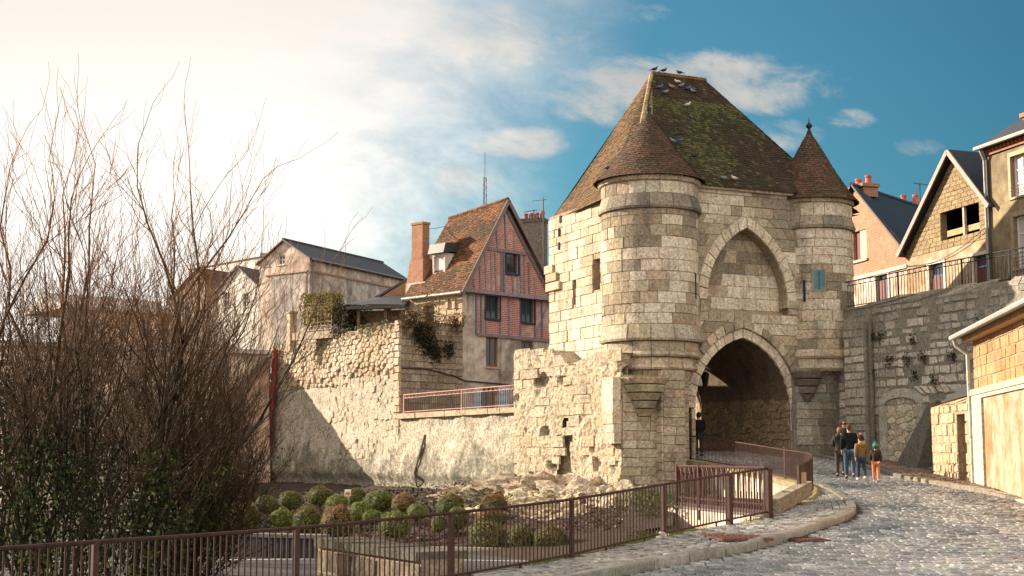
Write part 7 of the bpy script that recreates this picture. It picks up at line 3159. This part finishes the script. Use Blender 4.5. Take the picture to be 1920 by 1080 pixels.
# dense evergreen undershrubs in the dark left corner
for (px, py, Y, sx, sz, n, label) in ((8, 800, 29, .7, 1.5, 2600, 'dark ivy smothered shrub at the left edge of the frame'), (120, 930, 25.5, 1.3, 1.2, 2200, 'dark leafy shrub behind the fence at the lower left'), (300, 905, 31, 1.0, .9, 2000, 'dark leafy shrub mass between the ivy clad trunks'),
                                      (392, 885, 62, 2.0, 1.1, 2600, 'dim shrub at the foot of the peach house'), (230, 850, 50, 2.6, 1.6, 2400, 'dark shrub bank behind the bare stems')):
    c = W(px, py, Y)
    mb = MB()
    for _ in range(n):
        v = Vector((rb_.gauss(0, .5), rb_.gauss(0, .5), rb_.gauss(0, .5)))
        p = c + Vector((v.x * sx * 1.2, v.y * sx, v.z * sz * 1.3))
        p.z = max(p.z, low_z(p.x, p.y))
        leaf_faces(mb, p, UP * .6, .085 if Y < 40 else .14, (0.012, 0.017, 0.006) if rb_.random() < .93 else (0.06, 0.07, 0.02), rb_)
    for k in range(9):
        mb.tube([Vector((c.x, c.y, low_z(c.x, c.y) - .1)), c + Vector((rb_.uniform(-1, 1) * sx, rb_.uniform(-.6, .6), rb_.uniform(-.3, .8) * sz))], [.04, .012], 4, (0.04, 0.03, 0.02))
    mb.build('dark_shrub', M['leaf'], label=label, cat='shrub')
# grass and weeds along the pavement edge and on the bank by the stair wall
mb = MB()
for _ in range(2600):
    Y = rb_.uniform(19, 33)
    X = interp(FX, Y) + rb_.uniform(-.25, .02)
    if nz((X * .7, Y * .7, 0)) < -.05:
        continue
    p = Vector((X, Y, pave_z(X, Y) - .06))
    t_ = p + Vector((rb_.gauss(0, .03), rb_.gauss(0, .03), rb_.uniform(.05, .18)))
    sd = Vector((.006, .004, 0))
    mb.add((p - sd, p + sd, t_), ((0, 1, 2),), jit((0.10, 0.115, 0.03), .3, rb_))
for _ in range(5000):
    px, Y = rb_.gauss(1225, 22), rb_.uniform(38, 46)
    p = W(px, 960 + rb_.uniform(-40, 50), Y)
    leaf_faces(mb, p, UP, .1, (0.07, 0.085, 0.022), rb_)
mb.build('weeds', M['leaf'], kind='stuff')
mb = MB()
a = [W(1160, 1000, 36), W(1260, 985, 36), W(1275, 905, 47), W(1190, 915, 47)]
mb.quad(*a)
for i in range(2):
    pass
mb.build('grass_bank', M['soil'], kind='structure')

# ================================================================== PEOPLE
def skin_body(name, mat, parent, joints, edges, root, loc, rz, sc, col, sub=1):
    names = list(joints)
    me = bpy.data.meshes.new(name)
    me.from_pydata([tuple(joints[k][0]) for k in names], [(names.index(a), names.index(b)) for a, b in edges], [])
    at = me.color_attributes.new('col', 'FLOAT_COLOR', 'POINT')
    at.data.foreach_set('color', np.tile(np.array([*col, 1], np.float32), len(names)))
    o = obj(name, me, mat, parent, loc, (0, 0, rz), (sc, sc, sc))
    o.modifiers.new('skin', 'SKIN')
    for i, k in enumerate(names):
        sv = me.skin_vertices[0].data[i]
        r_ = joints[k][1]
        sv.radius = r_ if isinstance(r_, tuple) else (r_, r_)
        sv.use_root = (k == root)
    s = o.modifiers.new('sub', 'SUBSURF')
    s.levels = s.render_levels = sub
    # freeze to a plain mesh so that it keeps its surface colour
    dg = bpy.context.evaluated_depsgraph_get()
    ev = bpy.data.meshes.new_from_object(o.evaluated_get(dg))
    o.modifiers.clear()
    o.data = ev
    ev.name = name
    for a in list(ev.attributes):
        if a.name == 'col':
            ev.attributes.remove(a)
    at = ev.color_attributes.new('col', 'FLOAT_COLOR', 'POINT')
    at.data.foreach_set('color', np.tile(np.array([*col, 1], np.float32), len(ev.vertices)))
    ev.shade_smooth()
    if not ev.materials:
        ev.materials.append(mat)
    return o


def person(label, loc, rz, H, top, legs, shoes, hair, hat=None, pom=None, coat_len=.0, stride=.16, arms=((-.05, .02), (.05, .0)), child=False, skin=(0.42, 0.24, 0.17), hood=None, bag=None, group=None):
    """faces +y before turning; arms = forward swing of (left, right) hands"""
    e = thing('person', label, 'person', loc, group)
    sc = H / 1.75
    hd = 1.18 if child else 1.0
    V = Vector
    L, R_ = V((-.10, stride, .08)), V((.10, -stride, .10))
    J = {
        'pelvis': (V((0, 0, .95)), (.15, .105)), 'waist': (V((0, 0, 1.08)), (.135, .095)), 'chest': (V((0, .0, 1.30)), (.16, .11)), 'neckb': (V((0, .0, 1.44)), (.075, .065)),
        'neck': (V((0, .015, 1.50)), .052), 'jaw': (V((0, .03, 1.56)), (.066 * hd, .075 * hd)), 'head': (V((0, .02, 1.645)), (.079 * hd, .095 * hd)), 'crown': (V((0, .005, 1.725)), (.055 * hd, .065 * hd)),
        'nose': (V((0, .118 * hd, 1.60)), .012), 'earl': (V((-.088 * hd, .01, 1.61)), .013), 'earr': (V((.088 * hd, .01, 1.61)), .013),
    }
    E = [('pelvis', 'waist'), ('waist', 'chest'), ('chest', 'neckb'), ('neckb', 'neck'), ('neck', 'jaw'), ('jaw', 'head'), ('head', 'crown'), ('jaw', 'nose'), ('head', 'earl'), ('head', 'earr')]
    for s, (fx, bend), ft in (('l', arms[0], L), ('r', arms[1], R_)):
        k = -1 if s == 'l' else 1
        sh = V((k * .19, 0, 1.40))
        el_ = V((k * .235, fx * .5 - .02, 1.14))
        wr_ = V((k * (.235 - bend * .5), fx + .04, .92 + bend))
        dr_ = (wr_ - el_).normalized()
        J.update({'sh' + s: (sh, .065), 'el' + s: (el_, .045), 'wr' + s: (wr_, .03), 'pa' + s: (wr_ + dr_ * .075, (.022, .036))})
        E += [('chest', 'sh' + s), ('sh' + s, 'el' + s), ('el' + s, 'wr' + s), ('wr' + s, 'pa' + s)]
        side_ = V((0, 1, 0))
        for f, (o_, ln) in enumerate(((-.027, .058), (-.009, .072), (.009, .068), (.025, .052))):
            b = wr_ + dr_ * .11 + side_ * o_
            J['f%d%s' % (f, s)] = (b, .0095)
            J['g%d%s' % (f, s)] = (b + dr_ * ln * .6 + V((-k * .012, 0, 0)), .0085)
            J['h%d%s' % (f, s)] = (b + dr_ * ln + V((-k * .03, 0, 0)), .007)
            E += [('pa' + s, 'f%d%s' % (f, s)), ('f%d%s' % (f, s), 'g%d%s' % (f, s)), ('g%d%s' % (f, s), 'h%d%s' % (f, s))]
        J['t0' + s] = (wr_ + dr_ * .05 + side_ * .045, .011)
        J['t1' + s] = (wr_ + dr_ * .085 + side_ * .06, .009)
        E += [('wr' + s, 't0' + s), ('t0' + s, 't1' + s)]
        hip = V((k * .09, 0, .88))
        an = V((k * .10, ft.y, ft.z + (.04 if ft.y < 0 else 0)))
        kn = V((k * .10, ft.y * .45 + .05, .50))
        J.update({'hi' + s: (hip, .095), 'kn' + s: (kn, .06), 'an' + s: (an, .04), 'to' + s: (an + V((0, .15, -.045)), (.04, .028)), 'hl' + s: (an + V((0, -.05, -.045)), .034)})
        E += [('pelvis', 'hi' + s), ('hi' + s, 'kn' + s), ('kn' + s, 'an' + s), ('an' + s, 'to' + s), ('an' + s, 'hl' + s)]
    body = skin_body('body', M['skin'], e, J, E, 'pelvis', loc, rz, sc, skin)
    def sub(name, keys, grow, col, root, extra=None, mat='cloth', only=None):
        j = {}
        for k in keys:
            p, r_ = J[k]
            j[k] = (p, tuple(x + grow for x in r_) if isinstance(r_, tuple) else r_ + grow)
        if extra:
            j.update(extra)
        ed = [(a, b) for a, b in E if a in j and b in j]
        if extra:
            ed += only or []
        return skin_body(name, M[mat], e, j, ed, root, loc, rz, sc, col)
    hem = {}
    ed = []
    coat_len = coat_len or .05
    if coat_len:
        hem = {'hem': (V((0, -.01, .95 - coat_len)), (.19, .135))}
        ed = [('pelvis', 'hem')]
    sub('jacket', ['pelvis', 'waist', 'chest', 'neckb', 'shl', 'ell', 'wrl', 'shr', 'elr', 'wrr'], .032, top, 'chest', hem or None, only=ed)
    sub('trousers', ['pelvis', 'hil', 'knl', 'anl', 'hir', 'knr', 'anr'], .022, legs, 'pelvis')
    for s in 'lr':
        sub('shoe', ['an' + s, 'to' + s, 'hl' + s], .016, shoes, 'an' + s)
    def blob(name, c, r3, col, mat, cut=None, bumpy=.06):
        mb = MB()
        vs, fs = ico(2)
        vv = []
        for v in vs:
            k = 1 + bumpy * noise.noise(v * 4 + Vector((H * 7, 0, 0)))
            p = Vector((v.x * r3[0], v.y * r3[1], v.z * r3[2])) * k
            if cut is not None and p.z < cut and p.y > -.02:
                p.z = cut + (p.z - cut) * .1
            vv.append(Vector(c) + p)
        mb.add(vv, fs, col)
        me = mb.mesh(name)
        me.shade_smooth()
        return obj(name, me, M[mat], e, loc, (0, 0, rz), (sc, sc, sc))
    blob('hair', (0, -.015, 1.65), (.094 * hd, .108 * hd, .115 * hd), hair, 'cloth', .01)
    for k in (-1, 1):
        blob('eye', (k * .034 * hd, .108 * hd, 1.645), (.011, .006, .008), (0.02, 0.015, 0.012), 'skin')
    if hat:
        blob('hat', (0, -.005, 1.69), (.105 * hd, .118 * hd, .108 * hd), hat, 'cloth', -.01)
        if pom:
            blob('pompom', (0, -.01, 1.69 + .135 * hd), (.05, .05, .05), pom, 'cloth', None, .3)
    if hood:
        blob('hood', (0, -.09, 1.47), (.15, .09, .10), hood, 'cloth', None, .15)
    if bag:
        blob('backpack', (0, -.19, 1.22), (.15, .10, .2), bag, 'cloth')
    return e


def stand(px, py, Y):
    """ground point under a picture position near that distance"""
    p = W(px, py, Y)
    return Vector((p.x, p.y, gz(p.y) + .01))


fam = 'family walking up the cobbled street'
person('man in black jacket and blue jeans walking up the street, seen from behind', stand(1594, 894, 47.5), -.12, 1.80, (0.012, 0.012, 0.014), (0.05, 0.085, 0.13), (0.16, 0.07, 0.035), (0.09, 0.042, 0.022), stride=.13, arms=((.02, .0), (-.05, .0)), group=fam)
person('woman in dark coat carrying the toddler, left of the man in black', stand(1576, 890, 48.6), -.2, 1.66, (0.035, 0.033, 0.028), (0.06, 0.055, 0.04), (0.02, 0.018, 0.015), (0.28, 0.11, 0.04), coat_len=.12, stride=.08, arms=((.1, .18), (.14, .26)), hood=(0.05, 0.045, 0.04), group=fam)
td = stand(1581, 890, 48.5)
person('toddler in a red bobble hat carried on the arm of the woman', td + Vector((-.02, -.34, .98)), 2.7, .80, (0.03, 0.03, 0.04), (0.05, 0.045, 0.05), (0.1, 0.05, 0.05), (0.2, 0.1, 0.05), hat=(0.20, 0.02, 0.025), pom=(0.6, 0.42, 0.36), stride=.05, child=True, skin=(0.5, 0.27, 0.2), arms=((.1, .1), (.1, .1)), group=fam)
person('girl in tan hooded coat and dark bobble hat beside the child in pink trousers', stand(1616, 896, 46.6), .15, 1.42, (0.17, 0.105, 0.05), (0.03, 0.05, 0.075), (0.5, 0.42, 0.42), (0.06, 0.03, 0.02), hat=(0.035, 0.02, 0.018), pom=(0.42, 0.15, 0.04), coat_len=.14, stride=.12, hood=(0.34, 0.2, 0.08), arms=((-.04, 0), (.12, .06)), child=True, group=fam)
person('small child in teal bobble hat, brown jacket and salmon pink trousers', stand(1643, 899, 45.6), -.25, 1.20, (0.045, 0.03, 0.022), (0.46, 0.19, 0.11), (0.55, 0.5, 0.48), (0.1, 0.05, 0.03), hat=(0.03, 0.22, 0.20), pom=(0.04, 0.12, 0.13), stride=.15, bag=(0.035, 0.024, 0.02), arms=((.16, .1), (-.08, 0)), child=True, group=fam)
p = W(1311, 846, 56.2)
person('man in black standing in the shade of the gate passage', Vector((p.x, p.y, gz(p.y) + .02)), .3, 1.78, (0.01, 0.01, 0.011), (0.02, 0.02, 0.024), (0.012, 0.012, 0.012), (0.03, 0.02, 0.015), stride=.05, arms=((.1, .12), (.1, .12)))

# ================================================================== PIGEONS
def pigeon(label, loc, rz, body, head, tail, s=1.0):
    e = thing('pigeon', label, 'pigeon', loc, 'pigeons on the gate roof')
    def part(name, mb, smooth=True):
        me = mb.mesh(name)
        if smooth:
            me.shade_smooth()
        return obj(name, me, M['feather'], e, loc, (0, 0, rz), (s, s, s))
    mb = MB()
    mb.tube([(-.15, 0, .10), (-.10, 0, .115), (-.02, 0, .125), (.06, 0, .14), (.11, 0, .17), (.13, 0, .21), (.145, 0, .235), (.165, 0, .235)], [.02, .055, .078, .075, .055, .036, .036, .012], 10, body)
    part('body', mb)
    mb = MB()
    vs, fs = ico(1)
    mb.add([Vector((.14, 0, .24)) + Vector((v.x * .038, v.y * .034, v.z * .036)) for v in vs], fs, head)
    part('head', mb)
    mb = MB()
    mb.tube([(.17, 0, .24), (.2, 0, .228)], [.01, .002], 5, (0.05, 0.04, 0.03))
    part('beak', mb)
    for k in (-1, 1):
        mb = MB()
        mb.add([(.07, k * .07, .16), (-.05, k * .085, .16), (-.2, k * .03, .11), (-.04, k * .085, .09), (.06, k * .075, .10), (-.05, k * .06, .13)], ((0, 1, 2, 3, 4), (0, 5, 2, 1), (4, 3, 2, 5), (0, 4, 5)), tuple(x * .8 for x in body))
        part('wing', mb, False)
        mb = MB()
        mb.tube([(0.0, k * .03, .08), (.01, k * .03, 0)], .008, 5, (0.25, 0.07, 0.05))
        part('leg', mb)
    mb = MB()
    mb.hexa([(-.13, -.03, .09), (-.27, -.05, .055), (-.27, .05, .055), (-.13, .03, .09), (-.13, -.03, .11), (-.27, -.05, .065), (-.27, .05, .065), (-.13, .03, .11)], tail)
    part('tail', mb, False)
    return e


def on_front(px, py):
    """point of the front roof slope under a picture position"""
    a, b, c = fl2, fr2, RRp
    n = (b - a).cross(c - a).normalized()
    r_ = ray(px, py)
    t_ = a.dot(n) / r_.dot(n)
    return r_ * t_


GREY, PALEG, BLK, WHT = (0.07, 0.085, 0.12), (0.17, 0.20, 0.25), (0.015, 0.015, 0.018), (0.5, 0.48, 0.45)
for (px, py, kind, c, label) in (
        (1227, 131, 'r', BLK, 'black pigeon perched at the left end of the roof ridge'),
        (1244, 134, 'r', BLK, 'dark pigeon second along the roof ridge'),
        (1274, 140, 'r', BLK, 'dark pigeon upright near the middle of the roof ridge'),
        (1271, 155, 'f', WHT, 'white pigeon just below the roof ridge'),
        (1260, 164, 'f', (0.3, 0.2, 0.16), 'brownish pigeon left below the white one'),
        (1277, 162, 'f', PALEG, 'blue grey pigeon right below the white one'),
        (1290, 167, 'f', GREY, 'slate grey pigeon between the two blue grey ones at the top'),
        (1299, 172, 'f', PALEG, 'blue grey pigeon farthest right in the top cluster'),
        (1248, 174, 'f', PALEG, 'blue grey pigeon lowest in the top cluster'),
        (1237, 165, 'f', GREY, 'dark grey pigeon at the left of the top cluster'),
        (1289, 198, 'f', WHT, 'pale headed pigeon alone under the top cluster'),
        (1275, 265, 'f', (0.07, 0.08, 0.2), 'bluish pigeon beside the left turret roof'),
        (1262, 266, 'f', PALEG, 'pale grey pigeon against the edge of the left turret roof'),
        (1303, 294, 'f', BLK, 'black pigeon on the mossy middle of the roof'),
        (1358, 336, 'f', PALEG, 'grey pigeon left of the pair at the front eaves'),
        (1377, 336, 'f', WHT, 'white pigeon right of the pair at the front eaves')):
    if kind == 'r':
        f = (px - 1222) / 100
        q_ = RLp.lerp(RRp, max(.04, f)) + Vector((0, 0, .11))
    else:
        q_ = on_front(px, py + 4) + Vector((0, -.02, .03))
    pigeon(label, q_, RND.uniform(-.6, .6) + (math.pi if RND.random() < .5 else 0), c, tuple(x * .8 for x in c), tuple(x * .5 for x in c), .82)
q_ = W(1143, 323, 54.0)
pigeon('dark pigeon at the edge of the tiles left of the left turret', on_front(1143, 323) if False else W(1141, 320, 54.6), .5, GREY, GREY, BLK, 1.0)
